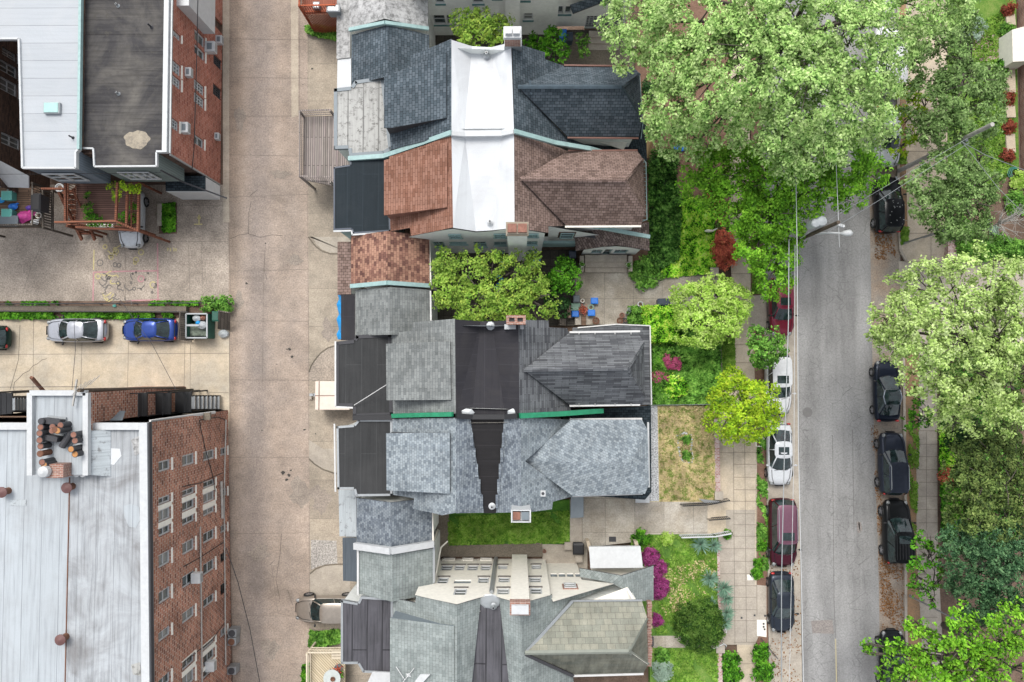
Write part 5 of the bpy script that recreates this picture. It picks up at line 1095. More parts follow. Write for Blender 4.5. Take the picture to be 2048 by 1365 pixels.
roof_part(h4, 'roof', E4, [(1042, 836), (1142, 840), (1050, 923), (1146, 993), (1106, 1004), (1104, 1019), (1042, 1027)], RM['multi'])
hip(h4, (1050, 923), (1262, 926), (1284, 840), (1142, 840), (1295, 860), (1298, 970), (1290, 988), (1146, 993), [RM['multi']] * 3, None, edge=MT['greyplastic'], HR=7.6, HE=7.0, HR0=8.2)
gutter(h4, [(1139, 839, 6.6), (1284, 838, 6.6)], 'gutter', 0.06); gutter(h4, [(1145, 993, 6.6), (1285, 988, 6.6)], 'gutter', 0.05)
rimmed(h4, [(673, 853), (708, 850), (717, 839), (785, 839), (785, 992), (712, 993), (708, 979), (675, 979)], 6.3, RM['blackroll'], MT['greymetal'], .14, wall=MT['stucco'])
gutter(h4, [(669, 848, 5.9), (671, 984, 5.9)], 'gutter', .05)
wing(h4, 713, 864, 782, 996, 1088, 5.7, 7.2, RM['multi2'])
gutter(h4, [(710, 1092, 5.95), (782, 1102, 7.45), (866, 1088, 5.95)], 'white', 0.2, 'parapet_cap')
m = MB(); m.bar(P(864, 1026, 5.6), P(866, 1082, 5.6), .12); m.bar(P(867, 1082, 5.5), P(876, 1060, 1.5), .09); m.build('gutter', MT['offwhite'], h4)
lean(h4, [(677, 980), (712, 980), (713, 1074), (679, 1073)], 3.3, RM['lightmem'])
m = MB(); c = P(1042, 1033, 10.6); m.box((c.x, c.y, 6), 1.1, .6, 4.3); ch = m.build('chimney', MT['white'], h4)
m = MB(); 
for sx in (-1, 1): m.box((c.x + sx * .53, c.y, 10.3), .08, .72, .3)
for sy in (-1, 1): m.box((c.x, c.y + sy * .33, 10.3), .97, .06, .29)
m.build('cap', MT['white'], ch)
for s, k in ((-1, 'terracotta'), (1, 'greyplastic')): m = MB(); m.box((c.x + s * .25, c.y, 10.3), .42, .45, .22); m.build('flue', MT[k], ch)
vent(h4, 984, 1013, 8.35, .09, .3, 'white'); m = MB(); c = P(1086, 988, 8.2); m.box((c.x, c.y, 8.0), .32, .36, .14); v = m.build('roof_vent', MT['white'], h4); m = MB(); m.lathe((c.x, c.y, 8.14), [(.1, 0), (.08, .05)], 10); m.build('cap', MT['charcoal'], v)
roof_part(h4, 'porch_roof', None, [(1140, 822, 3.7), (1302, 812, 3.4), (1303, 985, 3.4), (1290, 1000, 3.4), (1150, 990, 3.6)], RM['darkslate'])
m = MB(); m.skirt(PP([(1150, 828, 3), (1296, 820, 3), (1298, 980, 3), (1150, 985, 3)]), 0, .3, .1); m.build('porch_wall', MT['stucco'], h4)
gutter(h4, [(1296, 845, 4.9), (1298, 975, 4.9)], 'white', .06)
m = MB(); m.slab(PP([(1271, 986), (1299, 985), (1299, 1006), (1271, 1006)], 1.2), .08); m.build('porch_landing', MT['white'], h4)
m = MB(); m.skirt(PP([(912, 838, ZR), (1042, 838, ZR), (1138, 842, 6.8), (1102, 985, 7.3), (1101, 1014, 7.3), (1042, 1022, ZR), (980, 1021, 8.2), (912, 1022, ZR), (884, 1026, 8.7), (830, 1012, 7.4), (830, 992, 7.4), (788, 986, 6.8), (788, 842, 6.8)]), 0, .3, .25); m.build('wall', MT['offwhite'], h4)
m = MB(); c = P(1153, 1018, .7); m.slab(PP([(1142, 992), (1167, 990), (1167, 1035), (1141, 1037)], .9), .3); m.build('cellar_hatch', paint('blue_grey_hatch', (0.25, 0.29, 0.32), .6), h4)
# ---- house 5, green grey
h5 = thing('twin_house', 'pale green shingled house at the bottom with a cream north wall full of windows', 'house', P(980, 1250, 0), GRP)
W5 = plane3((914, 1212, ZR), (914, 1350, ZR), (785, 1260, 6.7))
roof_part(h5, 'roof', W5, [(914, 1210), (860, 1197), (833, 1190), (830, 1206), (786, 1197), (786, 1370), (786, 1480), (914, 1480)], RM['greengrey'])
D5 = plane3((905, 1260, 9.25), (905, 1340, 9.25), (780, 1290, 8.3))
m = MB(); q = on(D5, [(780, 1236), (908, 1253), (908, 1440), (780, 1440)]); m.slab(q, 0.12, 0, 1); dm = m.build('dormer', [RM['greengrey'], MT['greyplastic']], h5)
m = MB(); m.skirt(q, 6.2, 0.12, 0.1); m.build('cheek', MT['greyplastic'], dm)
roof_part(h5, 'roof', None, [(914, 1210, ZR), (962, 1196, 8.0), (944, 1365, 8.5), (938, 1480, 8.5), (914, 1480, ZR)], RM['greengrey'])
roof_part(h5, 'roof', None, [(998, 1196, 8.0), (1043, 1208, ZR), (1044, 1480, ZR), (1024, 1480, 8.5), (1018, 1365, 8.5)], RM['greengrey'])
roof_part(h5, 'valley_roof', None, [(962, 1196, 7.95), (998, 1196, 7.95), (1018, 1365, 8.45), (1024, 1480, 8.5), (938, 1480, 8.5), (944, 1365, 8.45)], RM['purpleroll'])
E5 = plane3((1043, 1208, ZR), (1044, 1365, ZR), (1100, 1200, 7.7))
roof_part(h5, 'roof', E5, [(1043, 1208), (1104, 1190), (1105, 1205), (1172, 1184), (1215, 1168), (1245, 1165), (1146, 1203), (1050, 1306), (1146, 1352), (1160, 1480), (1044, 1480)], RM['greengrey'])
hip(h5, (1050, 1306), (1257, 1303), (1284, 1203), (1144, 1203), (1294, 1235), (1296, 1330), (1287, 1346), (1146, 1351), [RM['oldslate'], RM['oldslate_shade'], RM['oldslate_shade']], paint('lead_flashing', (0.22, 0.235, 0.2), .8), edge=MT['offwhite'])
gutter(h5, [(1050, 1306, 9.1), (1144, 1203, 6.7)], 'greymetal', .09, 'valley_flashing'); gutter(h5, [(1050, 1308, 9.1), (1146, 1352, 6.7)], 'charcoal', .09, 'valley_flashing')
gutter(h5, [(1146, 1352, 6.6), (1287, 1348, 6.6)], 'gutter', .06); gutter(h5, [(1144, 1202, 6.65), (1284, 1201, 6.65)], 'greymetal', .05)
m = MB(); 
for k in range(24): a = P(1299, 1206 + k * 5.4, 5.6); m.box((a.x + random.uniform(-.05, .05), a.y, 5.3), .28, .17, .3 + random.uniform(0, .06))
m.build('brick_parapet', BRK4, h5)
rimmed(h5, [(682, 1200), (716, 1206), (722, 1193), (786, 1197), (786, 1348), (726, 1345), (716, 1328), (682, 1328)], 6.3, RM['purpleroll'], MT['lightblue'] if 'lightblue' in MT else MT['greymetal'], .14, wall=MT['stucco'])
wing(h5, 718, 867, 784, 1097, 1188, 5.7, 7.2, RM['greengrey'])
gutter(h5, [(716, 1100, 5.75), (716, 1190, 5.75)], 'gutter', .06); gutter(h5, [(868, 1092, 5.7), (868, 1166, 5.7)], 'greymetal', .06)
m = MB(); m.bar(P(869, 1165, 5.5), P(882, 1095, 3.2), .09); m.bar(P(882, 1095, 3.2), P(895, 1083, 2.6), .09); m.build('downpipe', MT['offwhite'], h5)
lean(h5, [(685, 1076), (712, 1076), (715, 1164), (686, 1162)], 3.2, RM['bluemem'])
F5 = Fac((866, 1118), (1088, 1118), (0, 1, 0))
pxw = [(882, 1131, 905, 1141), (909, 1131, 929, 1141), (935, 1131, 956, 1141), (961.5, 1131, 981.6, 1141), (875, 1155, 897, 1167), (908, 1160, 942, 1167), (956, 1155, 978, 1166), (997, 1155, 1019.5, 1165), (1058.6, 1155, 1082, 1165),
       (908, 1177, 933.6, 1190), (994, 1177, 1019, 1189), (1060, 1176, 1084, 1188), (996, 1131, 1015, 1138.5), (1063, 1130, 1082, 1138.5)]
rects = [F5.rect_y(*p) for p in pxw]; top = [(830, 1190), (862, 1198), (914, 1209), (958, 1196), (985, 1190), (1003, 1197), (1041, 1207), (1060, 1202), (1101, 1190)]
ss = [F5.sz(*p) for p in top]; zr = max(r[3] for r in rects) + .06; m = MB(); fac_wall(m, F5, ss[0][0], ss[-1][0], .7, zr, rects, .1)
fac_wall(m, F5, ss[0][0], ss[-1][0], 0, .7, [], 0)
for (s0, z0), (s1, z1) in zip(ss, ss[1:]): quad_out(m, [F5.w(s0, zr), F5.w(s1, zr), F5.w(s1, z1), F5.w(s0, z0)], F5.n)
m.build('wall', MT['offwhite'], h5)
for i, r in enumerate(rects):
    if i == 5: m = MB(); quad_out(m, [F5.w(r[0], r[2], .09), F5.w(r[1], r[2], .09), F5.w(r[1], r[3], .09), F5.w(r[0], r[3], .09)], F5.n); m.build('blind_window', MT['greyplastic'], h5)
    else: add_window(h5, F5, r, .1, 'white', 'glass', nh=1, fw=.08, sill='darksill')
for x0, x1 in ((887, 912), (925, 948), (961, 985), (1028, 1053)):
    r = F5.rect_y(x0, 1114, x1, 1119); r = (r[0], r[1], .12, .6); add_window(h5, F5, r, -.03, 'offwhite', 'charcoal', nh=0, name='basement_vent')
m = MB(); m.bar(F5.w(F5.sz(993, 1110)[0], .2, -.15), F5.w(F5.sz(983, 1187)[0], 7.6, -.12), .2, .2); m.build('downpipe', MT['greymetal'], h5)
m = MB(); a, b = F5.sz(1023, 1165)[0], F5.sz(1056, 1165)[0]; m.obox((F5.w(a, 5.6, -0.28) + F5.w(b, 5.6, -0.28)) / 2, F5.t * (b - a) / 2, F5.n * 0.3, Vector((0, 0, 4.6))); m.build('chimney_breast', MT['offwhite'], h5)
c = (F5.w(a, 10.2, -0.2) + F5.w(b, 10.2, -0.2)) / 2; m = MB(); m.box((c.x, c.y, 10.2), b - a + .1, .75, .5); m.build('chimney', BRK4, h5); m = MB(); m.box((c.x, c.y, 10.7), b - a - .1, .5, .2, 0); m.build('chimney_cap', MT['white'], h5)
vent(h5, 987, 1213, 8.2, .09, .35)
m = MB(); c = P(980, 1204, 8.1); m.lathe((c.x, c.y, 8.02), [(.65, 0), (.55, .04), (.1, .06)], 9, sy=.7); m.build('sealant_patch', MT['greymetal'], h5)
F5b = Fac((1086, 1125), (1190, 1125), (0, 1, 0)); rr = [F5b.rect_y(1101 + 16.5 * k, 1147, 1114 + 16.5 * k, 1154) for k in range(4)] + [F5b.rect_y(1128, 1169, 1152, 1178)]
m = MB(); fac_wall(m, F5b, F5b.sz(1092, 1140)[0], F5b.sz(1160, 1148)[0], 0, 4.0, rr[:4], .15)
quad_out(m, [F5b.w(F5b.sz(1092, 1150)[0], 4.0), F5b.w(F5b.sz(1160, 1155)[0], 4.0), F5b.pt(1228, 1168), F5b.pt(1106, 1204), F5b.pt(1100, 1190)], F5b.n); m.build('wall', MT['offwhite'], h5)
for r in rr[:4]: add_window(h5, F5b, r, .15, 'greyplastic', 'shade', nh=0)
add_window(h5, F5b, rr[4], -.03, 'white', 'glass', nh=1, trim=BRK4)
roof_part(h5, 'porch_roof', None, [(1159, 1137, 3.4), (1243, 1152, 4.7), (1252, 1182, 4.7), (1222, 1166, 4.7), (1160, 1154, 3.6)], RM['greengrey'])
roof_part(h5, 'porch_roof', None, [(1243, 1152, 4.7), (1307, 1132, 3.4), (1307, 1202, 3.4), (1250, 1204, 4.7)], RM['greengrey'])
F5c = Fac((1178, 1128), (1300, 1128), (0, 1, 0)); m = MB(); quad_out(m, [F5c.w(F5c.sz(1180, 1134)[0], 0.5), F5c.w(F5c.sz(1296, 1134)[0], 0.5), F5c.w(F5c.sz(1296, 1134)[0], 3.2), F5c.pt(1243, 1151), F5c.w(F5c.sz(1180, 1134)[0], 3.2)], F5c.n); m.build('porch_wall', MT['offwhite'], h5)
m = MB(); q = PP([(1178, 1094, 2.9), (1281, 1093, 2.9), (1286, 1136, 3.3), (1181, 1137, 3.3)]); m.slab(q, .1); m.skirt(q[:2] + q[2:], 2.6, 0.05, .1); m.build('canopy', MT['white'], h5)
for x in (1172, 1268): m = MB(); m.slab(PP([(x, 1083), (x + 7, 1083), (x + 14, 1105), (x + 6, 1105)], 1.5), .9); m.build('step_wall', GM['walk'], h5)
m = MB(); q = PP([(1180, 1202, 6.0), (1255, 1175, 6.0), (1272, 1200, 6.0)]); m.slab(q, .06); m.build('gable_panel', MT['offwhite'], h5)
m = MB(); m.bar(P(1255, 1178, 6.2), P(1268, 1202, 6.4), .14); m.build('downpipe', MT['gutter'], h5)
m = MB(); m.skirt(PP([(914, 1225, ZR), (985, 1210, 7.7), (1041, 1222, ZR), (1098, 1205, 7.5), (1140, 1215, 6.8), (1150, 1480, 6.8), (788, 1480, 6.8), (788, 1212, 6.8), (830, 1210, 7.2)]), 0, .35, .25); m.build('inner_wall', MT['offwhite'], h5)
m = MB(); m.slab(PP([(860, 1350, 9.2), (745, 1344, 6.5), (735, 1365, 6.5), (840, 1372, 9)]), .12); m.build('party_cap', MT['white'], h5)
t = thing('rooftop_antenna', 'thin white television antenna on the pale green roof', 'antenna', P(808, 1365, 8.0)); m = MB(); m.tube(PP([(806, 1368, 7.6), (806, 1355, 9)]), .03, 5); m.build('mast', MT['gutter'], t)
for a, b in (((792, 1334, 8.8), (810, 1361, 8.8)), ((829, 1336, 8.8), (806, 1365, 8.8)), ((812, 1348, 8.8), (822, 1354, 8.8))): m = MB(); m.tube(PP([a, b]), .022, 4); m.build('arm', MT['gutter'], t)
m = MB(); c = P(817, 1351, 8.7); m.lathe((c.x, c.y, 8.6), [(.05, 0), (.12, .06), (.12, .1)], 9); m.build('receiver', MT['white'], t)

# ------------------------------------------------------------------ brick block at the lower left
FA = Fac((456, 818), (463, 1330), (1, 0, 0))
ap = thing('apartment_building', 'large red brick block with a silver coated flat roof and white framed windows', 'building', P(250, 1100, 0))
HA = 10.7
def row(xs, ys, kind): return [(xs, y, kind) for y in ys]
X3, X2, X1, X0 = (317, 342), (364.5, 390), (406.5, 430), (441, 454)
wl = row(X3, [(924, 946), (997, 1012), (1022, 1047), (1058, 1076), (1111, 1139), (1186, 1212), (1267, 1288), (1362, 1385)], 'w')
wl += row(X2, [(912, 935), (982, 996), (1006, 1026), (1038, 1054), (1088, 1113), (1155, 1180), (1228, 1251), (1325, 1345), (1356, 1385)], 'w')
wl += row(X1, [(904, 924), (965, 979), (989, 1010), (1021, 1035), (1068, 1090), (1130, 1154), (1201, 1220), (1293, 1304), (1314, 1336), (1344, 1362)], 'w')
wl += row(X0, [(897, 913), (980, 996), (1053, 1069), (1261, 1279)], 'w') + row(X0, [(1109, 1127), (1171, 1193)], 'd')
rects = [(FA.rect_x(x[0], x[1], y[0], y[1]), k) for x, y, k in wl]
m = MB(); e0 = FA.sz(455, 826)[0]; e0 = 0.1; e1 = FA.sz(464, 1420)[0]
fac_wall(m, FA, e0, e1, 0, HA, [r for r, k in rects], .18); m.build('wall', BRK, ap)
for r, k in rects: add_window(ap, FA, r, .18, 'white' if k == 'w' else 'black', 'glass', nv=0, nh=1, fw=.10, sill='offwhite' if k == 'w' else None)
for (x, ys) in ((X3, (996, 1077)), (X2, (981, 1055)), (X1, (964, 1036)), (X1, (1292, 1363)), (X2, (1324, 1386))):        # white surround of the triple windows
    r = FA.rect_x(x[0] - 1, x[1] + 1, *ys); m = MB(); inn = sorted([q for q, k in rects if q[0] > r[0] - .15 and q[1] < r[1] + .15 and abs(q[3] - r[3]) < .8])
    edges = [r[0]] + [v for q in inn for v in (q[0], q[1])] + [r[1]]
    for a, b in zip(edges[::2], edges[1::2]):
        if b - a > .05: m.obox((FA.w(a, r[2], -.03) + FA.w(b, r[3], .06)) / 2, FA.t * (b - a) / 2, FA.up * (r[3] - r[2]) / 2, FA.n * .045)
    m.build('window_surround', MT['offwhite'], ap)
def roofpt(x, y): return P(x, y, HA)
c0 = FA.w(e0, 0); c1 = FA.w(e1, 0); xw = P(-160, 900, HA).x
m = MB(); nw = Vector((xw, c0.y, HA)); m.slab([Vector((c0.x, c0.y, HA)), nw, Vector((xw, c1.y, HA)), Vector((c1.x, c1.y, HA))], .3, 0, 1); m.build('roof', [RM['silver'], MT['white']], ap)
split = P(139, 1000, HA).x
m = MB(); a, b = P(196, 860, HA + .012), P(140, 960, HA + .012); m.slab([Vector((c0.x - .3, c0.y - .4, HA + .012)), Vector((P(178, 850, HA).x, c0.y - .4, HA + .012)), Vector((P(178, 950, HA).x, P(178, 950, HA).y, HA + .012)), Vector((split, P(139, 955, HA).y, HA + .012)), Vector((split, c1.y, HA + .012)), Vector((c1.x - .3, c1.y, HA + .012))], .01); m.build('roof_patch', RM['silverdirty'], ap)
for pl, mt in (([(207, 903), (222, 897), (240, 898), (243, 912), (228, 930), (212, 928), (203, 915)], 'whitemem'), ([(248, 1012), (262, 1008), (278, 1014), (280, 1040), (272, 1056), (258, 1054), (249, 1034)], 'silver'), ([(20, 1000), (52, 1000), (52, 1012), (20, 1012)], 'lightmem'), ([(262, 880), (282, 870), (284, 905), (270, 912)], 'mottled'), ([(262, 1330), (280, 1325), (282, 1352), (266, 1350)], 'mottledg')):
    m = MB(); m.slab(PP(pl, HA + .03), .01); m.build('roof_patch', RM[mt], ap)
m = MB(); m.bar((split, P(139, 955, HA).y, HA + .03), (split, c1.y, HA + .03), .05, .04); m.build('roof_seam', MT['rust'], ap)
m = MB(); m.bar(Vector((c0.x - .22, c0.y, HA + .1)), Vector((c1.x - .22, c1.y, HA + .1)), .45, .35); m.bar(Vector((c0.x - .45, c0.y - .2, HA + .12)), Vector((P(178, 850, HA).x, c0.y - .2, HA + .12)), .4, .3); m.bar(Vector((P(65, 850, HA).x, c0.y - .2, HA + .12)), Vector((xw, c0.y - .2, HA + .12)), .4, .3); m.build('parapet', MT['lightsil'] if 'lightsil' in MT else MT['white'], ap)
m = MB(); m.bar(Vector((c0.x + .05, c0.y, HA + .02)), Vector((c1.x + .05, c1.y, HA + .02)), .06, .3); m.build('parapet_flashing', MT['charcoal'], ap)
m = MB(); m.poly([Vector((xw, c0.y, 0)), Vector((c0.x, c0.y, 0)), Vector((c0.x, c0.y, HA)), nw], 0); m.poly([Vector((c0.x, c0.y, 0)), Vector((xw, c0.y, 0)), nw, Vector((c0.x, c0.y, HA))], 0); m.build('wall', BRK, ap)
HT = 11.4                                                    # stair tower standing proud of the north wall
tw = PP([(65, 786), (176, 786), (176, 950), (65, 950)], HT); m = MB(); m.prism(tw, 0, HT, 0, 1); m.build('stair_tower', [BRK, RM['silver']], ap)
m = MB()
for a, b in ((tw[0], tw[1]), (tw[1], tw[2]), (tw[3], tw[0])): m.bar(a + Vector((0, 0, .1)), b + Vector((0, 0, .1)), .3, .3)
m.build('tower_parapet', MT['white'], ap)
m = MB(); ta_ = P(176, 862, HT); m.slab([ta_, tw[2], tw[2] + Vector((.9, -.2, -.65)), ta_ + Vector((.9, 0, -.65))], .05); m.build('tower_flashing', RM['lightmem'], ap)
for px, py, k in ((466, 1265, 0), (465, 1282, 1), (465, 1340, 2)):
    c = P(px, py, .6); ac = thing('condenser_unit', ('round topped condenser unit against the brick block', 'square condenser unit with a red fan beside the round one', 'lone condenser unit with a plant by it, lowest along the brick block')[k], 'air conditioner', (c.x, c.y, 0))
    m = MB(); m.box((c.x, c.y, .05), .62, .55, .75); m.build('housing', MT['greymetal'], ac, bevel=.03); m = MB(); m.lathe((c.x, c.y, .79), [(.24, 0), (.24, .04), (.05, .05)], 14); m.build('fan_guard', MT['charcoal'] if k != 1 else MT['rust'], ac)
for x, y in ((413, 1332), (385, 1156)):
    a, z = FA.sz(x, y); m = MB(); m.obox(FA.w(a, z, -.28), FA.t * .33, FA.up * .22, FA.n * .3); o = m.build('window_unit', MT['white'], ap, bevel=.02); m = MB(); m.obox(FA.w(a, z, -.59), FA.t * .26, FA.up * .16, FA.n * .01); m.build('grille', MT['greymetal'], o)
m = MB(); m.tube([FA.w(FA.sz(440, 842)[0], .6, -.1), FA.w(FA.sz(440, 1000)[0], 1.1, -.1), FA.w(FA.sz(439, 1340)[0], 1.2, -.1)], .05, 6); m.tube([FA.w(FA.sz(437, 965)[0], 1.5, -.1), FA.w(FA.sz(437, 1040)[0], 1.4, -.1)], .09, 6)
m.tube([FA.w(FA.sz(395, 1056)[0], 4.7, -.06), FA.w(FA.sz(395, 1400)[0], 4.7, -.06)], .05, 6)
m.build('conduit', MT['greypole'], ap)
m = MB()
for seg in (((440, 842, .6), (431, 835, 1.8), (391, 842, 4.6), (389, 855, 4.5), (405, 900, 3.8), (420, 950, 2.8), (425, 985, 2.4)), ((439, 948, 1.1), (395, 968, 4.5), (355, 977, 7.0)), ((437, 1090, 1.2), (395, 1118, 4.7), (352, 1142, 7.0)), ((438, 1255, 1.2), (412, 1290, 3.2), (350, 1340, 7.0))):
    m = MB(); m.tube([FA.w(FA.sz(x, y)[0], z, -.05) for x, y, z in seg], .028, 4); m.build('cable', MT['black'], ap)
# flues and vents on the tower roof
fl = [(81, 855, 0), (79, 867, 0), (79, 881, 0), (81, 893, 0), (80, 908, 1), (84, 925, 0), (88, 930, 2), (105, 854, 0), (110, 860, 1), (104, 862, 0), (115, 862, 2), (121, 851, 0), (147, 870, 0), (150, 882, 0), (142, 899, 2), (150, 909, 2), (82, 843, 3)]
FLL = ['upper left flue, second in the left column', 'third flue down the left column', 'fourth flue down the left column', 'fifth flue down the left column', 'bare rusty flue near the foot of the left column', 'flue just above the stone flue, left one', 'orange topped flue nearest the stone flue', 'flue in the middle cluster, left one', 'bare rusty flue in the centre of the middle cluster', 'lowest flue of the middle cluster', 'orange topped flue of the middle cluster', 'topmost flue of the middle cluster', 'topmost flue at the right, beside the aslant round duct', 'second flue down the right column', 'orange topped flue low in the right column, left one', 'orange topped flue lowest in the right column', 'black topped flue at the very top of the left column']
for i, (x, y, k) in enumerate(fl):
    hh = random.uniform(.7, 1.0); c = P(x, y, HT + hh); t = thing('clay_chimney_pot', FLL[i], 'flue pipe', (c.x, c.y, HT), 'round flues on the silver tower roof')
    m = MB(); m.lathe((c.x, c.y, HT), [(.17, 0), (.165, hh - .05), (.185, hh - .04), (.185, hh)], 12); m.build('pipe', MT['charcoal'] if k != 1 else MT['rust'], t)
    m = MB(); m.lathe((c.x, c.y, HT + hh - .01), [(.165, 0), (.15, .03)], 12); m.build('cap', [MT['terracotta'], MT['rust'], paint('orange_rust', (.42, .2, .07), .8, vary=.4), MT['charcoal']][k], t)
for i, (a, b, lb) in enumerate((((88, 841), (125, 845), 'black box duct lying beside the topmost flue'), ((84, 872), (120, 879), 'black duct lying among the middle flues'), ((142, 867), (124, 894), 'black round duct lying aslant near the tower edge'))):
    A, B = P(*a, HT + .35), P(*b, HT + .35); t = thing('roof_duct', lb, 'duct', ((A.x + B.x) / 2, (A.y + B.y) / 2, HT)); m = MB()
    m.tube([A, B], .19, 10) if i == 2 else m.bar(A, B, .3, .5); m.build('duct', MT['charcoal'], t); m = MB(); m.bar(A - Vector((0, 0, .28)), B - Vector((0, 0, .28)), .5, .1); m.build('curb', MT['greymetal'], t)
c = P(112, 942, HT + .6); t = thing('masonry_flue', 'square stone flue with a white steel cowl at the tower corner', 'chimney', (c.x, c.y, HA)); m = MB(); m.box((c.x, c.y, HA), .95, .75, 1.4); m.build('stack', BRK4, t); m = MB(); m.lathe((c.x - .45, c.y, HA + 1.42), [(.05, 0), (.33, .05), (.3, .3), (.1, .42)], 14); m.build('cowl', MT['white'], t)
for (x, y, lb) in ((134, 976, 'brown round roof vent right of the stone flue'), (121, 1280, 'brown mushroom vent low on the silver roof'), (4, 985, 'small dark vent at the left edge of the silver roof')):
    c = P(x, y, HA + .5); t = thing('mushroom_vent', lb, 'roof vent', (c.x, c.y, HA)); m = MB(); m.lathe((c.x, c.y, HA), [(.2, 0), (.18, .5)], 12); m.build('pipe', MT['rust'], t); m = MB(); m.lathe((c.x, c.y, HA + .5), [(.31, 0), (.31, .05), (.05, .16)], 14); m.build('hood', paint('maroon_hood', (.13, .06, .055), .6), t)
for x, lb in ((153, 'left one of two round pale vents beside the tower corner'), (166, 'right one of two round pale vents beside the tower corner')):
    c = P(x, 948, HA + .4); t = thing('turbine_vent', lb, 'roof vent', (c.x, c.y, HA)); m = MB(); m.lathe((c.x, c.y, HA), [(.17, 0), (.17, .35), (.2, .36), (.2, .44)], 12); m.build('pipe', MT['greymetal'], t); m = MB(); m.lathe((c.x, c.y, HA + .44), [(.19, 0), (.1, .03)], 12); m.build('cap', MT['white'], t)
# black iron stair landings in the corner by the tower
for (x0, x1, y0, y1, z, lb) in ((258, 294, 786, 833, 6.2, 'highest black iron landing beside the stair tower'), (305, 341, 786, 830, 4.2, 'middle black iron landing behind the brick block'), (350, 383, 784, 826, 2.4, 'lowest black iron landing above the grey steps'), (-20, 24, 786, 835, 4.0, 'black iron landing at the left edge behind the brick block')):
    q = PP([(x0, y0), (x1, y0), (x1, y1), (x0, y1)], z); c = (q[0] + q[2]) / 2; t = thing('stair_landing', lb, 'landing', (c.x, c.y, 0)); m = MB(); m.slab(q, .12); m.build('floor', MT['blackmetal'], t)
    for k in range(4): m = MB(); m.bar(q[k] - Vector((0, 0, z - .02)), q[k], .1); m.build('post', MT['blackmetal'], t)
    m = MB(); 
    for k in (0, 1, 3): a, b = q[k] + Vector((0, 0, 1)), q[(k + 1) % 4] + Vector((0, 0, 1)); m.tube([a, b], .035, 5); m.tube([a - Vector((0, 0, .5)), b - Vector((0, 0, .5))], .02, 4)
    m.build('handrail', MT['blackmetal'], t)
for (x0, x1, y0, y1, z0, z1, lb) in ((383, 440, 793, 818, 2.4, .2, 'grey metal stair going down towards the alley'), (25, 66, 796, 821, 4.0, 2.2, 'grey metal stair left of the tower')):
    N = 7; cc = P((x0 + x1) / 2, (y0 + y1) / 2, 1); t = thing('metal_stair', lb, 'stairs', (cc.x, cc.y, 0)); m = MB()
    for k in range(N):
        a, b = x0 + (x1 - x0) * k / N, x0 + (x1 - x0) * (k + .85) / N; z = z0 + (z1 - z0) * k / N; m.slab(PP([(a, y0), (b, y0), (b, y1), (a, y1)], z), .05)
    m.build('tread', MT['greymetal'], t)
    for y in (y0 - 1, y1 + 1): m = MB(); m.bar(P(x0, y, z0), P(x1, y, z1), .07, .25); m.tube([P(x0, y, z0 + .9), P(x1, y, z1 + .9)], .03, 5); m.build('handrail', MT['blackmetal'], t)
t = thing('hatch_hood', 'tilted dark hood over a black opening between tower and brick block', 'hood', P(225, 815, 8)); m = MB(); m.slab(PP([(212, 822, 8.6), (250, 822, 8.2), (243, 845, 9.4), (203, 845, 9.6)]), .06); m.build('panel', MT['greyplastic'], t); m = MB(); m.slab(PP([(214, 800), (243, 800), (243, 821), (214, 821)], 7.6), .05); m.build('opening', MT['black'], t)
m = MB(); m.bar(P(300, 843, 10.3), P(430, 825, 2.2), .16, .12); m.build('downpipe', MT['gutter'], ap)
m = MB(); m.slab(PP([(-60, 833), (66, 833), (66, 852), (-60, 852)], 7.2), .2); m.build('rear_balcony_and_fill', WD['brown'], ap); m = MB(); m.slab(PP([(246, 834), (420, 826), (420, 840), (246, 846)], 4.0), .2); m.build('rear_balcony_and_fill', GM['strip'], ap)  # second slab is added to lighten the black gap behind the block
# tall mast beside the tower
bp = P(368, 777, 0); tp = P(157, 781, 12.0); t = thing('utility_pole', 'dark utility pole rising beside the stair tower with a cluster of cross arms', 'utility pole', bp); m = MB(); m.tube([bp, Vector((tp.x, tp.y, 12))], [.16, .11], 9); m.build('pole', MT['woodpole'], t)
m = MB(); q = Vector((tp.x, tp.y, 11.7)); m.bar(q - Vector((.5, .9, 0)), q + Vector((-.3, .6, 0)), .08)
for k in range(5): m.tube([q + Vector((-.5 + k * .25, -.3 + k * .15, .1)), q + Vector((.3 + k * .25, .35 + k * .12, .5))], .02, 4)
m.build('cross_arm', MT['greypole'], t)
t = thing('service_mast', 'short brown leaning mast at the edge of the tan concrete lot', 'mast', P(90, 786, 0)); m = MB(); a, b = P(90, 786, 10.9), P(63, 755, 12.4); m.bar(a, b, .18, .14); m.bar(Vector((a.x, a.y - .2, 9)), a, .1); m.build('mast', MT['rust'], t)

# ------------------------------------------------------------------ block at the upper left
FB = Fac((446, -60), (441, 372), (1, 0, 0)); HB = 7.65
ub = thing('rear_apartment_building', 'red brick building with a weathered dark flat roof and white window units', 'building', P(330, 150, 0))
def rx(x0, x1, y0, y1): return FB.rect_x(x0, x1, y0, y1)
wl = [((339, 362), (51, 64), 1), ((339, 362), (113, 137), 1), ((339, 362), (143, 164), 1), ((338, 358), (231, 252), 1), ((389, 410), (56, 78), 0), ((389, 410), (86, 105), 0), ((388, 409), (156, 177), 1), ((388, 409), (182, 203), 1), ((388, 408), (267, 286), 0), ((427, 444), (106, 127), 2), ((426, 443), (165, 188), 2), ((428, 450), (30, 50), 3)]
rects = [(rx(x[0], x[1], y[0], y[1]), k) for x, y, k in wl]
m = MB(); b0, b1 = -3.0, FB.sz(441, 370)[0]; fac_wall(m, FB, b0, b1, 0, HB, [r for r, k in rects], .18); m.build('wall', BRK2, ub)
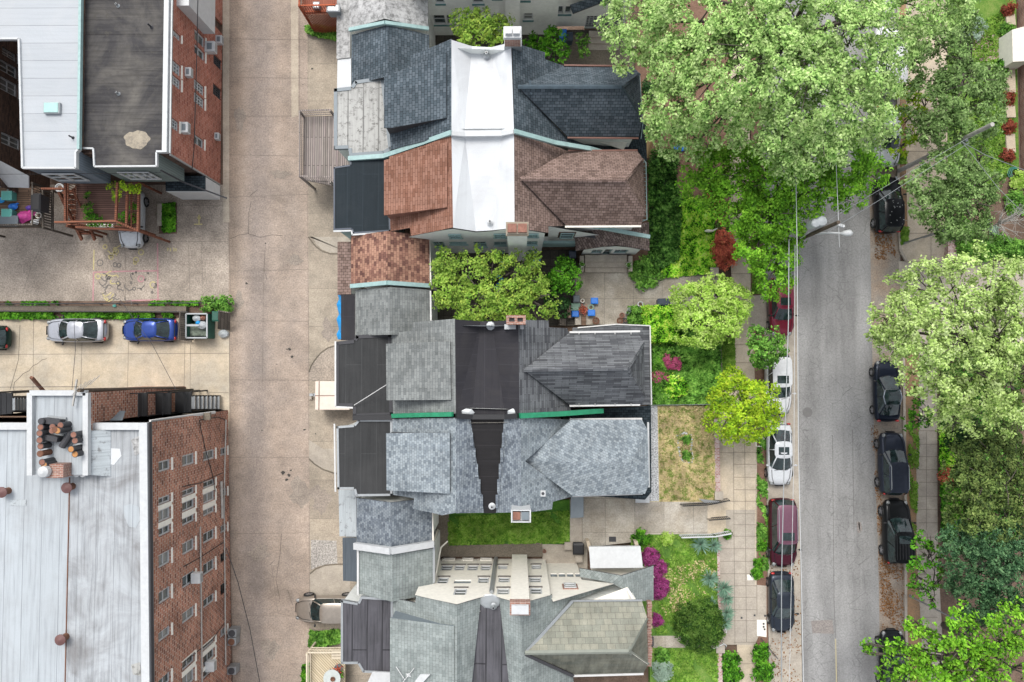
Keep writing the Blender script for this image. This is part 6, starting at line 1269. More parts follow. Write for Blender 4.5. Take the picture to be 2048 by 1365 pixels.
for r, k in rects:
    if k == 3: m = MB(); quad_out(m, [FB.w(r[0], r[2], .16), FB.w(r[1], r[2], .16), FB.w(r[1], r[3], .16), FB.w(r[0], r[3], .16)], FB.n); m.build('door', MT['rust'], ub); continue
    add_window(ub, FB, r, .18, 'white' if k < 2 else 'charcoal', 'glass', nv=2 if k == 1 else (4 if k == 2 else 0), nh=3 if k else 1, fw=.09, sill='offwhite' if k < 2 else None)
for i, (x, y, w_, hh, d) in enumerate(((412, 96, .75, .5, .7), (433, 81, .6, .4, .45), (372, 146, .6, .4, .4), (363, 257, .7, .45, .5), (431, 274, .5, .4, .3), (378, 12, .6, .45, .5), (394, 20, .6, .4, .5))):
    s, z = FB.sz(x, y); m = MB(); m.obox(FB.w(s, z, -d / 2), FB.t * w_ / 2, FB.up * hh / 2, FB.n * d / 2); o = m.build('window_unit', MT['white'], ub, bevel=.02); m = MB(); m.obox(FB.w(s, z, -d - .01), FB.t * w_ * .38, FB.up * hh * .35, FB.n * .01); m.build('grille', MT['greymetal'], o)
    m = MB(); m.obox(FB.w(s, z + hh / 2 + .005, -d / 2), FB.t * w_ * .3, FB.up * .005, FB.n * d * .25); m.build('top_vent', MT['greyplastic'], o)
a, z1 = FB.sz(344, 4); b_, z0 = FB.sz(394, 47); m = MB(); m.obox(FB.w((a - 1.2 + b_) / 2 - .9, 4.9, -.4), FB.t * 1.6, FB.up * 1.9, FB.n * .4); m.build('bay', MT['white'], ub); 
m = MB(); m.obox(FB.w(-.9, 4.9, -.82), FB.t * .5, FB.up * .6, FB.n * .02); m.build('bay_window', MT['glass'], ub)
e = FB.w(b1, 0); n0 = FB.w(b0, 0)
xl = P(163, 150, HB).x
q = [Vector((n0.x, n0.y, HB)), Vector((e.x, e.y, HB)), Vector((P(314, 300, HB).x, e.y, HB)), P(314, 333, HB), P(190, 334, HB), P(188, 298, HB), Vector((xl, P(163, 297, HB).y, HB)), Vector((xl, n0.y, HB))]
m = MB(); m.slab(q, .2, 0, 1); m.build('roof', [RM['greyroll'], MT['white']], ub)
m = MB(); m.bar(q[0] + Vector((-.14, 0, .06)), q[1] + Vector((-.14, 0, .06)), .3, .2); m.bar(q[1] + Vector((0, .06, .05)), q[2] + Vector((0, .06, .05)), .12, .15)
for a, b in ((q[2], q[3]), (q[3], q[4]), (q[4], q[5]), (q[5], q[6])): m.bar(a + Vector((0, 0, .02)), b + Vector((0, 0, .02)), .1, .16)
m.build('roof_edge', MT['white'], ub)
m = MB(); m.bar(q[0] + Vector((.09, 0, -.1)), q[1] + Vector((.09, 0, -.1)), .12, .12); m.bar(FB.w(b1 + .05, HB - .2, -.05), FB.w(b1 + .05, .3, -.05), .1, .1); m.build('gutter', MT['greymetal'], ub)
def bay(parent, pl, z0, z1, mat, nm='siding_bay'):
    m = MB(); m.prism(PP(pl, z1 - .02), z0, z1 - .21); return m.build(nm, mat, parent)
bay(ub, [(190, 300), (314, 300), (314, 333), (190, 334)], 4.1, HB, SID1)
m = MB(); m.prism([Vector((xl, n0.y, 0)), Vector((e.x - .2, n0.y, 0)), Vector((e.x - .2, e.y + .02, 0)), Vector((xl, e.y + .02, 0))], 0, HB - .22); m.build('inner_wall', BRK3, ub)
FS = Fac((100, 330), (200, 330), (0, -1, 0)); A = P(190, 334, HB); FS.o = Vector((A.x, A.y - .02, 0)); FS.t = Vector((1, 0, 0)); FS.n = Vector((0, -1, 0))
for r in (FS.rect_y(248, 343, 278, 357), FS.rect_y(279, 343, 310, 357)): add_window(ub, FS, r, -.03, 'white', 'glass', nv=1, nh=1, fw=.1)
for x, y in ((236, 12), (237, 188)): vent(ub, x, y, HB, .06, .3)
vent(ub, 303, 55, HB, .06, .5, 'charcoal'); 
m = MB(); c = P(274, 280, HB); m.poly([(c.x + (.8 + .06 * math.sin(3 * a) + .05 * math.sin(7 * a + 1)) * math.cos(a), c.y + (.58 + .04 * math.sin(5 * a + 2) + .03 * math.sin(9 * a)) * math.sin(a), HB + .006) for a in [k * .157 for k in range(40)]]); m.build('dried_puddle', grassmat('dried_silt', [(.12, .11, .1), (.3, .26, .2), (.4, .35, .27)], .9, 8), ub)
wb = thing('rear_apartment_building', 'pale grey panelled flat roofed building with a square green skylight', 'building', P(80, 150, 0)); HW = 8.1
q = PP([(163, -120), (158, 300), (153, 305), (153, 337), (47, 337), (40, 79), (-2, 79), (-120, 79), (-120, -120)], HW); m = MB(); m.slab(q, .25, 0, 1); m.build('roof', [RM['palepanel'], MT['white']], wb)
m = MB(); m.bar(q[0] + Vector((.05, 0, .05)), q[1] + Vector((.05, 0, .05)), .16, .25); m.build('roof_edge', MT['teal'], wb)
m = MB()
for a, b in ((q[1], q[2]), (q[2], q[3]), (q[3], q[4]), (q[4], q[5]), (q[5], q[6])): m.bar(a + Vector((0, 0, .03)), b + Vector((0, 0, .03)), .12, .2)
m.build('parapet_cap', MT['white'], wb)
bay(wb, [(50, 300), (153, 300), (153, 337), (50, 337)], 4.5, HW, SID2)
m = MB(); m.prism([q[0], Vector((q[1].x, q[2].y + .3, 0)), Vector((P(47, 310, HW).x, q[2].y + .3, 0)), Vector((P(40, 79, HW).x, q[2].y + .3, 0)), Vector((P(40, 79, HW).x, q[0].y, 0))], 0, HW - .26); m.build('wall', BRK3, wb)
A = P(153, 337, HW); FS2 = Fac((60, 330), (150, 330), (0, -1, 0)); FS2.o = Vector((A.x, A.y - .03, 0)); FS2.t = Vector((1, 0, 0)); FS2.n = Vector((0, -1, 0))
for r in (FS2.rect_y(100, 346, 132, 360), FS2.rect_y(133, 346, 164, 360)): add_window(wb, FS2, r, -.03, 'white', 'glass', nv=0, nh=1, fw=.1)
c = P(103, 216, HW + .2); t = thing('skylight', 'square pale green skylight on the white panelled roof', 'skylight', (c.x, c.y, HW)); m = MB(); m.box((c.x, c.y, HW), 1.0, .72, .22); m.build('frame', MT['greymetal'], t, bevel=.03); m = MB(); m.slab([Vector((c.x + a * .44, c.y + b * .3, HW + .27)) for a, b in ((-1, -1), (1, -1), (1, 1), (-1, 1))], .06); m.build('dome', paint('pale_green_acrylic', (.35, .55, .52), .25), t, bevel=.02)
vent(wb, 146, 276, HW, .05, .4, 'charcoal')
lw = thing('rear_apartment_building', 'dark brown brick building at the left edge seen inside the light well', 'building', P(-60, 200, 0))
FL = Fac((100, 79), (100, 420), (1, 0, 0)); m = MB(); l0 = FL.sz(60, 60)[0]; l1 = l0
ws = [(4, 34, 92, 108), (0, 36, 116, 140), (0, 36, 150, 178), (2, 42, 262, 286)]
rects = [FL.rect_x(a, b, c, d) for a, b, c, d in ws]; m = MB(); fac_wall(m, FL, min(r[0] for r in rects) - 3.5, max(r[1] for r in rects) + 3.0, 0, 9.4, rects, .2); m.build('wall', BRK3, lw)
for r in rects: add_window(lw, FL, r, .2, 'white', 'glass', nh=1, nv=1, fw=.12, sill='white')
m = MB(); m.slab([Vector((FL.o.x, P(0, 79, 9.4).y, 9.4)), Vector((FL.o.x, P(0, 400, 9.4).y, 9.4)), Vector((FL.o.x - 9, P(0, 400, 9.4).y, 9.4)), Vector((FL.o.x - 9, P(0, 79, 9.4).y, 9.4))], .3); m.build('roof', RM['palepanel'], lw)
m = MB(); m.slab(PP([(-60, 318, 6.2), (0, 322, 6.2), (57, 352, 5.0), (57, 376, 4.2), (-60, 372, 4.2)]), .08); o = m.build('awning', MT['white'], lw)
pb = thing('porch_box', 'white walled porch with a small dark roof beside the brick corner', 'porch', P(390, 380, 0)); m = MB(); m.prism(PP([(331, 354), (410, 354), (410, 383), (331, 383)], 3.3), .9, 3.18); m.build('wall', MT['white'], pb); m = MB(); m.slab(PP([(331, 352), (410, 352), (410, 382), (331, 382)], 3.3), .1); m.build('roof', RM['darkslate'], pb)
# ------------------------------------------------------------------ decks
def rail(parent, pts, z, hgt, mat, n=10, r=.035, name='railing', slats=True):
    m = MB(); q = PP(pts, z)
    for a, b in zip(q, q[1:]):
        u = Vector((0, 0, hgt)); m.bar(a + u, b + u, .1, .05); m.bar(a + u * .15, b + u * .15, .05, .05); k = max(2, int((b - a).length / .16))
        if slats:
            for i in range(k + 1): p = a.lerp(b, i / k); m.bar(p, p + u, r)
        else: m.bar(a + u * .55, b + u * .55, .05)
    return m.build(name, mat, parent)
def deck(name, label, poly, z, floor, wood, cat='deck', posts=True, railpts=None, hgt=.95, slats=True):
    q = PP(poly, z); c = sum(q, Vector()) / len(q); t = thing(name, label, cat, (c.x, c.y, 0)); m = MB(); m.slab(q, .2); m.build('floor', floor, t)
    if posts:
        for p in q: m = MB(); m.bar(Vector((p.x, p.y, 0)), Vector((p.x, p.y, z + (hgt if railpts else 0) + .05)), .13); m.build('post', wood, t)
    if railpts: rail(t, railpts, z, hgt, wood, slats=slats)
    return t
rd = deck('timber_deck', 'red stained timber deck with open pergola beams above the silver hatchback', [(152, 366), (278, 366), (278, 462), (152, 458)], 3.0, WD['redfloor'], WD['red'], railpts=[(154, 372), (152, 455), (278, 460), (278, 370)])
for a, b in (((131, 352, 4.6), (131, 443, 4.6)), ((235, 365, 4.9), (232, 442, 4.9)), ((255, 372, 4.4), (253, 450, 4.4)), ((110, 445, 4.6), (233, 443, 4.9)), ((152, 455, 4.4), (278, 462, 4.2)), ((232, 443, 4.9), (276, 462, 4.2)), ((278, 366, 4.2), (276, 462, 4.2)), ((83, 378, 4.0), (131, 378, 4.3)), ((148, 445, 4.4), (175, 455, 4.2))):
    m = MB(); m.bar(P(*a), P(*b), .13, .16); m.build('beam', WD['red'], rd)
for a, b in (((232, 443), 4.9), ((131, 443), 4.6), ((276, 462), 4.2)): p = P(*a, b); m = MB(); m.bar(Vector((p.x, p.y, 0)), p, .13); m.build('post', WD['red'], rd)
sr = thing('timber_stair', 'red timber stair dropping beside the red deck', 'stairs', P(150, 430, 0))
for k in range(9): m = MB(); f = k / 9; m.slab(PP([(122 + 42 * f, 380 + 92 * f), (148 + 36 * f, 380 + 92 * f), (150 + 36 * f, 388 + 92 * f), (125 + 42 * f, 388 + 92 * f)], 2.9 - 2.6 * f), .05); m.build('tread', WD['red'], sr)
for a, b in (((118, 384, 3.1), (164, 480, .4)), ((146, 378, 3.1), (190, 480, .4))): m = MB(); m.bar(P(*a), P(*b), .08, .3); m.bar(P(a[0], a[1], a[2] + .8), P(b[0], b[1], b[2] + .8), .09, .07); m.build('stringer', WD['red'], sr)
for k, x in enumerate((180, 191, 204, 222)):
    p = P(x, 452, 3.9); t = thing('flower_box', f"white flower box with green plants on the deck rail, {['leftmost of the four', 'second from the left', 'third from the left', 'rightmost of the four'][k]}", 'flower box', (p.x, p.y, 3.9)); m = MB(); m.box((p.x, p.y, 3.8), .38 if k != 2 else .6, .2, .2); m.build('box', MT['offwhite'], t)
    C = np.c_[p.x + RNG.normal(size=30) * .13, p.y + RNG.normal(size=30) * .06, 4.02 + RNG.random(30) * .12]; leaf_obj('foliage', C, RNG.normal(size=(30, 3)) + [0, 0, 1], np.full(30, .09), LM['bright'], t)
def vine(label, lobes, mat='yellow', leaf=.09):
    t = thing('climbing_plant', label, 'climbing plant', P(lobes[0][0], lobes[0][1], 0)); L3 = px_lobes(lobes); C, Nn, S = crown_points(L3, 3.0, .2, leaf); leaf_obj('foliage', C, Nn, S, LM[mat], t)
    m = MB(); m.tube([t.location] + [Vector(l[:3]) for l in L3], .025, 4); m.build('stem', MT['bark'], t)
vine('yellow green vine trailing along the top of the red pergola', [(222, 372, 4.6, 8), (232, 385, 4.8, 7), (245, 368, 4.8, 8), (262, 378, 4.6, 8), (275, 380, 4.4, 7), (232, 395, 4.7, 4)])
vine('bushy potted vines climbing the left rail of the red deck', [(175, 392, 3.5, 8), (176, 416, 3.5, 10), (172, 432, 3.4, 8), (200, 440, 3.4, 7), (185, 437, 3.3, 6)], 'bright')
vine('green climber at the right front corner of the red deck', [(246, 432, 3.6, 10), (244, 445, 3.6, 8), (265, 415, 3.6, 6), (264, 435, 3.5, 5)], 'bright')
ld = deck('timber_deck', 'dark brown timber deck at the left edge crowded with toys and bins', [(-60, 374), (84, 374), (84, 455), (-60, 457)], 3.2, WD['brown'], WD['old'], railpts=[(84, 376), (84, 455), (-60, 457)])
m = MB()
for k in range(14): m.bar(P(87, 382 + k * 5.2, 3.3), P(103, 386 + k * 5.2, 2.6), .09, .05)
m.bar(P(86, 378, 3.4), P(86, 457, 3.4), .12); m.bar(P(105, 380, 2.5), P(105, 461, 2.5), .12); m.build('side_screen', WD['old'], ld)
def obj1(name, label, cat, mb, mat, bevel=0):
    o = mb.build(name, mat, bevel=bevel); o['label'] = label; o['category'] = cat; return o
def bin_(label, px, py, w, d, h, mat, lid, z=0.0, rz=0.0, cat='recycling bin', name='recycling_bin'):
    c = P(px, py, z + h); t = thing(name, label, cat, (c.x, c.y, z), None, rz); m = MB(); b = [Vector((i * w / 2 * .86, j * d / 2 * .86, 0)) for i, j in ((-1, -1), (1, -1), (1, 1), (-1, 1))]; tp = [Vector((i * w / 2, j * d / 2, h * .93)) for i, j in ((-1, -1), (1, -1), (1, 1), (-1, 1))]
    m.poly(tp); m.poly(b[::-1])
    for k in range(4): m.poly([b[k], b[(k + 1) % 4], tp[(k + 1) % 4], tp[k]])
    m.build('body', mat, t, local=True, bevel=.02)
    m = MB(); q = [Vector((p.x * 1.06, p.y * 1.06, h * .93)) for p in tp]; q2 = [Vector((p.x * .8, p.y * .75, h)) for p in tp]; m.poly(q[::-1]); m.poly(q2)
    for k in range(4): m.poly([q[k], q[(k + 1) % 4], q2[(k + 1) % 4], q2[k]])
    m.build('lid', lid, t, local=True, bevel=.015); return t
aqua = paint('aqua_plastic', (.12, .42, .36), .5); pinkp = paint('pink_plastic', (.6, .06, .3), .5, vary=.4)
bin_('aqua storage tub, upper one of the two on the brown deck', 12, 391, .7, .6, .6, aqua, aqua, 3.2, cat='storage tub', name='storage_tub'); bin_('aqua storage tub beside the long grey deck box', 12, 427, .7, .6, .6, aqua, aqua, 3.2, cat='storage tub', name='storage_tub')
bin_('long grey deck box at the lower left of the brown deck', 12, 442, 1.5, .7, .6, MT['greyplastic'], MT['greyplastic'], 3.2, cat='deck box', name='deck_box')
bin_('covered black grill standing by the slatted screen', 70, 405, .65, 1.2, 1.0, MT['charcoal'], MT['black'], 3.2, cat='grill', name='covered_grill')
def toy(label, px, py, mat, s=.35, z=3.2):
    c = P(px, py, z); m = MB(); m.lathe((c.x, c.y, z), [(s * .5, 0), (s * .8, s * .3), (s, s * .55), (s * .6, s * .9), (s * .2, s * 1.1)], 9, sx=1, sy=.7); m.bar((c.x - s, c.y, z + s * .4), (c.x + s * 1.2, c.y + s * .6, z + s * .7), .08); obj1('ride_on_toy', label, 'toy', m, mat)
toy('pink and magenta toys piled by the grill, the largest', 55, 435, pinkp, .55); toy('pink toy beneath the covered grill', 66, 428, pinkp, .35); toy('pink toy nearest the aqua tub', 47, 443, pinkp, .3)
toy('bright blue toy in the middle of the brown deck', 30, 415, MT['blue'], .35); toy('blue toy beside the upper aqua tub', 5, 402, MT['tarp'], .3); toy('white toy at the foot of the slatted screen', 73, 446, MT['white'], .32); toy('small purple toy above the pink ones', 61, 417, paint('violet_plastic', (.12, .06, .35), .5), .25)
def pot(label, px, py, r=.2, z=0.0, mat='terracotta', plant=None, h=.3):
    c = P(px, py, z + h); t = thing('plant_pot', label, 'plant pot', (c.x, c.y, z)); m = MB(); m.lathe((c.x, c.y, z), [(r * .7, 0), (r, h), (r * 1.1, h), (r * 1.1, h + .03), (r * .9, h + .03), (r * .85, h - .04)], 14); m.build('pot', MT[mat], t)
    if plant:
        n = 60; C = np.c_[c.x + RNG.normal(size=n) * r * .55, c.y + RNG.normal(size=n) * r * .55, z + h + .02 + RNG.random(n) * .3]; leaf_obj('foliage', C, RNG.normal(size=(n, 3)) + [0, 0, .8], np.full(n, .1), LM[plant], t)
    else: m = MB(); m.lathe((c.x, c.y, z + h - .05), [(r * .84, 0), (r * .5, .02)], 12); m.build('soil', MT['soil'], t)
    return t
pot('white pot at the top left of the brown deck', 22, 381, .25, 3.2, 'white'); pot('white round pot on the corner post of the red stair', 119, 376, .28, 3.4, 'white'); pot('cream pot near the pink toys', 77, 431, .2, 3.2, 'offwhite')
gd = deck('timber_deck', 'grey weathered timber deck with rails behind the rear roofs', [(608, 234), (668, 232), (700, 232), (700, 360), (668, 372), (608, 360)], 2.6, WD['grey'], WD['grey'], railpts=[(668, 230), (608, 232), (608, 360), (668, 362)], slats=False)
od = deck('timber_deck', 'bright orange red timber deck at the top edge', [(607, -80), (676, -80), (676, 24), (607, 26)], 2.8, WD['orangefloor'], WD['orange'], railpts=[(607, -80), (607, 26), (676, 24)])
m = MB()
for k in range(22): a = P(608 + k * 3.1, 28, 3.0); m.bar(a, Vector((a.x, a.y, .1)), .11, .03)
m.build('slat_skirt', WD['orange'], od)
bin_('grey grill on the orange deck', 666, 16, .9, .5, .9, MT['greyplastic'], MT['greymetal'], 2.8, cat='grill', name='barbecue_grill'); bin_('small grey stool on the orange deck', 632, 10, .45, .45, .5, MT['greyplastic'], MT['greymetal'], 2.8, cat='stool', name='deck_stool')
bd = deck('timber_deck', 'beige painted deck with diagonal boards at the bottom beside the alley', [(622, 1298), (690, 1298), (690, 1480), (622, 1480)], 1.4, WD['beige'], WD['cream'], railpts=[(690, 1294), (622, 1294), (622, 1480)], slats=False)
for k in range(3): m = MB(); m.slab(PP([(663, 1302 + k * 6), (682, 1302 + k * 6), (682, 1307 + k * 6), (663, 1307 + k * 6)], 1.9 - k * .15), .1); m.build('step', WD['cream'], bd)
c = P(664, 1357, 2.1); t = thing('patio_table', 'round glass patio table with a brown bowl on the beige deck', 'table', (c.x, c.y, 1.4)); m = MB(); m.lathe((c.x, c.y, 2.1), [(.6, 0), (.6, .03)], 24); m.build('tabletop', paint('frosted_glass', (.5, .54, .52), .2), t)
for k in range(4): a = k * 1.57 + .8; m = MB(); m.bar((c.x + .5 * math.cos(a), c.y + .5 * math.sin(a), 1.4), (c.x + .4 * math.cos(a), c.y + .4 * math.sin(a), 2.1), .05); m.build('leg', MT['offwhite'], t)
m = MB(); m.lathe((c.x + .08, c.y - .02, 2.13), [(.08, 0), (.17, .08), (.14, .09), (.05, .03)], 14); obj1('bowl', 'brown bowl on the round glass patio table', 'bowl', m, MT['rust'])
pot('pale pot with twigs right of the glass table', 680, 1350, .22, 1.4, 'rust', 'mid'); pot('brown pot above the glass table', 676, 1337, .25, 1.4, 'greyplastic', 'red')
# trailer
c = P(668, 790, 1.9); t = thing('cargo_trailer', 'beige box trailer with a hitch beside the alley', 'trailer', (c.x, c.y, 0)); x0, x1, y0, y1 = P(638, 0, 1.9).x, P(706, 0, 1.9).x, P(0, 820, 1.9).y, P(0, 763, 1.9).y
m = MB(); m.box(((x0 + x1) / 2, (y0 + y1) / 2, .45), x1 - x0, y1 - y0, 1.45); m.build('box', paint('trailer_cream', (.68, .59, .51), .5), t, bevel=.04)
m = MB(); xm = P(646, 0, 1.9).x; m.box((xm, (y0 + y1) / 2, 1.88), .05, y1 - y0, .05); m.box(((x0 + x1) / 2, (y0 + y1) / 2, 1.885), x1 - x0, .04, .04); m.build('roof_trim', MT['rust'], t)
m = MB(); ym = (y0 + y1) / 2; m.bar((x0, ym + .35, .5), (x0 - .55, ym, .5), .08); m.bar((x0, ym - .35, .5), (x0 - .55, ym, .5), .08); m.box((x0 - .65, ym, .45), .25, .18, .2); m.tube([(x0 - .3, ym, .2), (x0 - .3, ym, .95)], .05, 8); m.build('hitch', MT['greymetal'], t)
for s in (-1, 1): m = MB(); m.tube([((x0 + x1) / 2, ym + s * (y1 - y0) / 2 - s * .22, .32), ((x0 + x1) / 2, ym + s * (y1 - y0) / 2 - s * .04, .32)], .32, 14); m.build('wheel', MT['rubber'], t)
c = P(621, 793, .15); m = MB(); m.box((c.x, c.y + .1, .0), .2, .22, .2); m.box((c.x, c.y - .13, .0), .2, .22, .2); obj1('concrete_block', 'grey concrete block in front of the trailer hitch', 'concrete block', m, GM['walk2'], .01)
# dumpster and its enclosure
c = P(395, 652, 1.2); t = thing('dumpster', 'open green dumpster full of rubbish', 'dumpster', (c.x, c.y, 0)); q = PP([(372, 628), (414, 628), (414, 676), (372, 676)], 1.3); cx = [q[0].x, q[1].x]; cy = [q[2].y, q[0].y]; gm = paint('dumpster_green', (.02, .10, .07), .6, vary=.4)
m = MB()
for a, b in zip(q, q[1:] + q[:1]): m.bar(Vector((a.x, a.y, .7)), Vector((b.x, b.y, .7)), .06, 1.2)
m.box(((cx[0] + cx[1]) / 2, (cy[0] + cy[1]) / 2, .1), cx[1] - cx[0] - .1, cy[1] - cy[0] - .1, .1); m.build('body', gm, t)
m = MB()
for a, b in zip(q, q[1:] + q[:1]): m.bar(a, b, .1, .06)
m.bar(P(373, 651, 1.3), P(398, 651, 1.3), .14, .05); m.build('rim', MT['greymetal'], t)
m = MB(); m.slab(PP([(374, 648), (412, 648), (412, 672), (374, 672)], .8), .4); m.build('rubbish', paint('mixed_refuse', (.16, .19, .15), .8, vary=.7), t)
bagm = paint('clear_bag', (.42, .45, .46), .25, vary=.3)
def bag(label, px, py, r, z, mat=bagm): c = P(px, py, z + r * .5); m = MB(); m.lathe((c.x, c.y, z), [(r * .6, 0), (r, r * .35), (r * .9, r * .8), (r * .35, r * 1.2), (r * .12, r * 1.3)], 10, sx=1.1, sy=.9); obj1('rubbish_bag', label, 'rubbish bag', m, mat, 0)
bag('clear plastic bag in the upper middle of the dumpster', 394, 637, .3, .85); bag('clear plastic bag at the right inside the dumpster', 405, 651, .35, .85); bag('small blue bag in the dumpster', 396, 646, .16, 1.1, MT['tarp']); bag('brown carton scrap in the dumpster corner', 406, 636, .22, .9, MT['terracotta']); bag('silvery clear bag on the ground beside the fence post', 447, 668, .36, 0)
m = MB()
for k in range(14): a = P(360, 626 + k * 4, 1.8); b = P(372, 627 + k * 4, .3); m.bar(a, Vector((a.x + .15, a.y, .1)), .13, .03)
m.bar(P(360, 624, 1.8), P(357, 681, 1.8), .08); m.bar(P(372, 624, .2), P(372, 680, .2), .06); obj1('slat_fence', 'old slatted wooden fence between the blue sedan and the dumpster', 'fence', m, WD['old'])
m = MB()
for k in range(11): a = P(438 + k * 2.2, 622 + k * .4, 1.8); m.bar(a, P(436 + k * 2.3, 658 + k * .3, .2), .08, .03)
m.bar(P(436, 622, 1.8), P(461, 626, 1.8), .08); obj1('slat_fence', 'leaning wooden fence panel right of the dumpster', 'fence', m, WD['old'])
bin_('narrow dark green wheelie bin right of the dumpster', 430, 633, .5, .7, 1.05, gm, gm, cat='bin', name='wheelie_bin')
m = MB(); m.bar(P(356, 679, .3), P(383, 683, .3), .1); obj1('timber_beam', 'loose timber beam lying below the slatted fence', 'timber', m, WD['old'])
# low wall and weeds between the lots
m = MB(); a, b = P(-120, 617, .45), P(372, 619, .45); m.bar(Vector((a.x, a.y, .22)), Vector((b.x, b.y, .22)), .45, .46); obj1('retaining_wall', 'long low weathered concrete wall between the two parking yards', 'wall', m, GM['strip'])
m = MB(); a, b = P(-120, 609, .75), P(445, 606, .75); m.tube([a, b], .04, 5); a, b = P(-120, 622, .7), P(375, 624, .7); m.tube([a, b], .03, 5)
for k in range(14): p = P(-60 + k * 36, 607, .75); m.bar(Vector((p.x, p.y, 0)), p, .05)
obj1('pipe_railing', 'thin rusty pipe railing along the low concrete wall', 'railing', m, MT['charcoal'])
sheet('weed_strip', [(-120, 603), (455, 602), (455, 622), (345, 638), (-120, 638)], .012, MT['soil'])
ground_leaves('weeds', [(-60, 604), (120, 604), (120, 611), (-60, 611)], 0.02, 900, LM['bright'], .11, .25, patch=.6)
ground_leaves('weeds', [(-60, 623), (345, 624), (352, 637), (-60, 639)], 0.02, 4200, LM['bright'], .12, .35, patch=.25)
ground_leaves('weeds', [(300, 603), (400, 603), (400, 612), (300, 612)], 0.02, 500, LM['bright'], .1, .25, patch=.3)
shrub('bush', 'leafy green bush where the low wall meets the alley', 'bush', 428, 606, 28, 1.1, LM['mid'], .12, 0.0, lobes=[(-.5, 0, .55), (0, -.05, .6), (.5, .05, .6), (.85, .15, .4)])
bag('pale green gas bottle top lying on the low wall', 229, 612, .13, .45, aqua)

# ------------------------------------------------------------------ garden plants
IVZ = GZ + 0.01
ground_leaves('ivy', [(1296, 345), (1345, 340), (1360, 400), (1358, 470), (1355, 520), (1310, 545), (1297, 520)], IVZ, 6500, LM['ivy'], .12, .6)
ground_leaves('ground_cover', [(1362, 395), (1420, 400), (1428, 440), (1430, 540), (1425, 548), (1358, 553), (1350, 500), (1362, 440)], IVZ, 9000, LM['cover'], .09, .18)
ground_leaves('ground_cover', [(1338, 480), (1362, 480), (1356, 555), (1320, 556), (1325, 520)], IVZ, 1800, LM['cover'], .11, .25)
ground_leaves('ground_cover', [(1362, 640), (1438, 655), (1440, 808), (1305, 808), (1305, 690), (1355, 680)], IVZ, 11000, LM['mid'], .12, .45)
ground_leaves('ground_cover', [(1305, 690), (1330, 680), (1350, 790), (1305, 806)], IVZ + .02, 1800, LM['bright'], .12, .4, patch=.3)
ground_leaves('grass', [(1446, 680), (1468, 672), (1470, 745), (1442, 755)], SZ + .0, 2600, LM['grass'], .09, .12)
ground_leaves('lawn_grass', [(897, 1034), (1140, 1022), (1140, 1085), (897, 1090)], .31, 9000, LM['grass'], .085, .10, patch=.15)
ground_leaves('lawn_grass', [(1275, 1072), (1433, 1070), (1436, 1268), (1312, 1268), (1300, 1150)], GZ + .01, 9000, LM['grass'], .075, .07, patch=.25)
ground_leaves('lawn_grass', [(1312, 1298), (1436, 1298), (1436, 1400), (1312, 1400)], GZ + .01, 4500, LM['grass'], .075, .07, patch=.25)
ground_leaves('lawn_grass', [(1318, 815), (1428, 815), (1430, 1000), (1320, 1002)], GZ + .01, 9500, LM['dry'], .09, .05)
ground_leaves('verge_weeds', [(1514, 880), (1533, 880), (1536, 1140), (1514, 1140)], SZ, 1500, LM['mid'], .1, .12, patch=.62)
ground_leaves('verge_weeds', [(1505, 525), (1527, 525), (1527, 588), (1503, 588)], SZ, 900, LM['grass'], .09, .1)
ground_leaves('alley_weeds', [(622, 1260), (682, 1258), (682, 1282), (650, 1290), (620, 1292)], .01, 1600, LM['mid'], .13, .5)
ground_leaves('alley_weeds', [(605, 1330), (622, 1325), (622, 1400), (603, 1400)], .01, 500, LM['bright'], .12, .35)
ground_leaves('alley_weeds', [(612, 55), (676, 58), (676, 85), (640, 78), (615, 70)], .01, 1400, LM['mid'], .12, .45)
ground_leaves('yard_plants', [(320, 412), (352, 406), (352, 463), (330, 466), (322, 440)], .01, 1500, LM['bright'], .12, .3)
m = MB(); m.bar(P(319, 408, .35), P(319, 452, .35), .3, .1); obj1('stone_bench', 'narrow pale stone slab beside the small planting bed', 'bench', m, GM['walk2'])
sheet('planting_bed', [(318, 408), (354, 406), (354, 468), (318, 468)], .012, MT['soil'])
shrub('hedge_bush', 'square trimmed lime green hedge beside the grey house', 'hedge', 0, 0, 1, 1, LM['bright']) if False else None
hedge('clipped_hedge', 'square trimmed lime green hedge at the corner of the grey house', 'hedge', [(1287, 613), (1352, 612), (1356, 682), (1300, 684), (1287, 650)], GZ, 1.2, LM['cover'], .085, 7000)
shrub('bush', 'dark green clipped bush left of the square hedge', 'bush', 1275, 632, 20, 1.0, LM['mid'], .1, GZ)
shrub('bush', 'glossy green bush pointing at the concrete path below the ivy', 'bush', 1293, 545, 32, .7, LM['mid'], .13, GZ)
shrub('bush', 'round red leaved bush beside the pavement', 'bush', 1452, 500, 33, 1.3, LM['red'], .11, SZ, lobes=[(0, -.55, .6), (-.1, 0, .75), (.25, .1, .7), (0, .5, .65)])
shrub('bush', 'ragged dark red bush under the bright green street tree', 'bush', 1437, 412, 26, 1.0, LM['red'], .12, SZ, lobes=[(-.2, -.7, .5), (-.1, 0, .5), (.3, .6, .6)])
shrub('bush', 'small green bush between the two red ones', 'bush', 1440, 455, 15, .7, LM['mid'], .1, SZ)
shrub('bush', 'rounded dark holly bush over the lower garden path', 'bush', 1403, 1256, 46, 1.6, LM['holly'], .085, GZ, density=6, lobes=[(-.25, -.25, .75), (.3, -.3, .72), (-.1, .25, .78), (.35, .3, .65), (0, 0, .8)])
shrub('bush', 'dark leafy bush at the top of the ivy bed', 'bush', 1327, 322, 30, 1.2, LM['ivy'], .13, GZ)
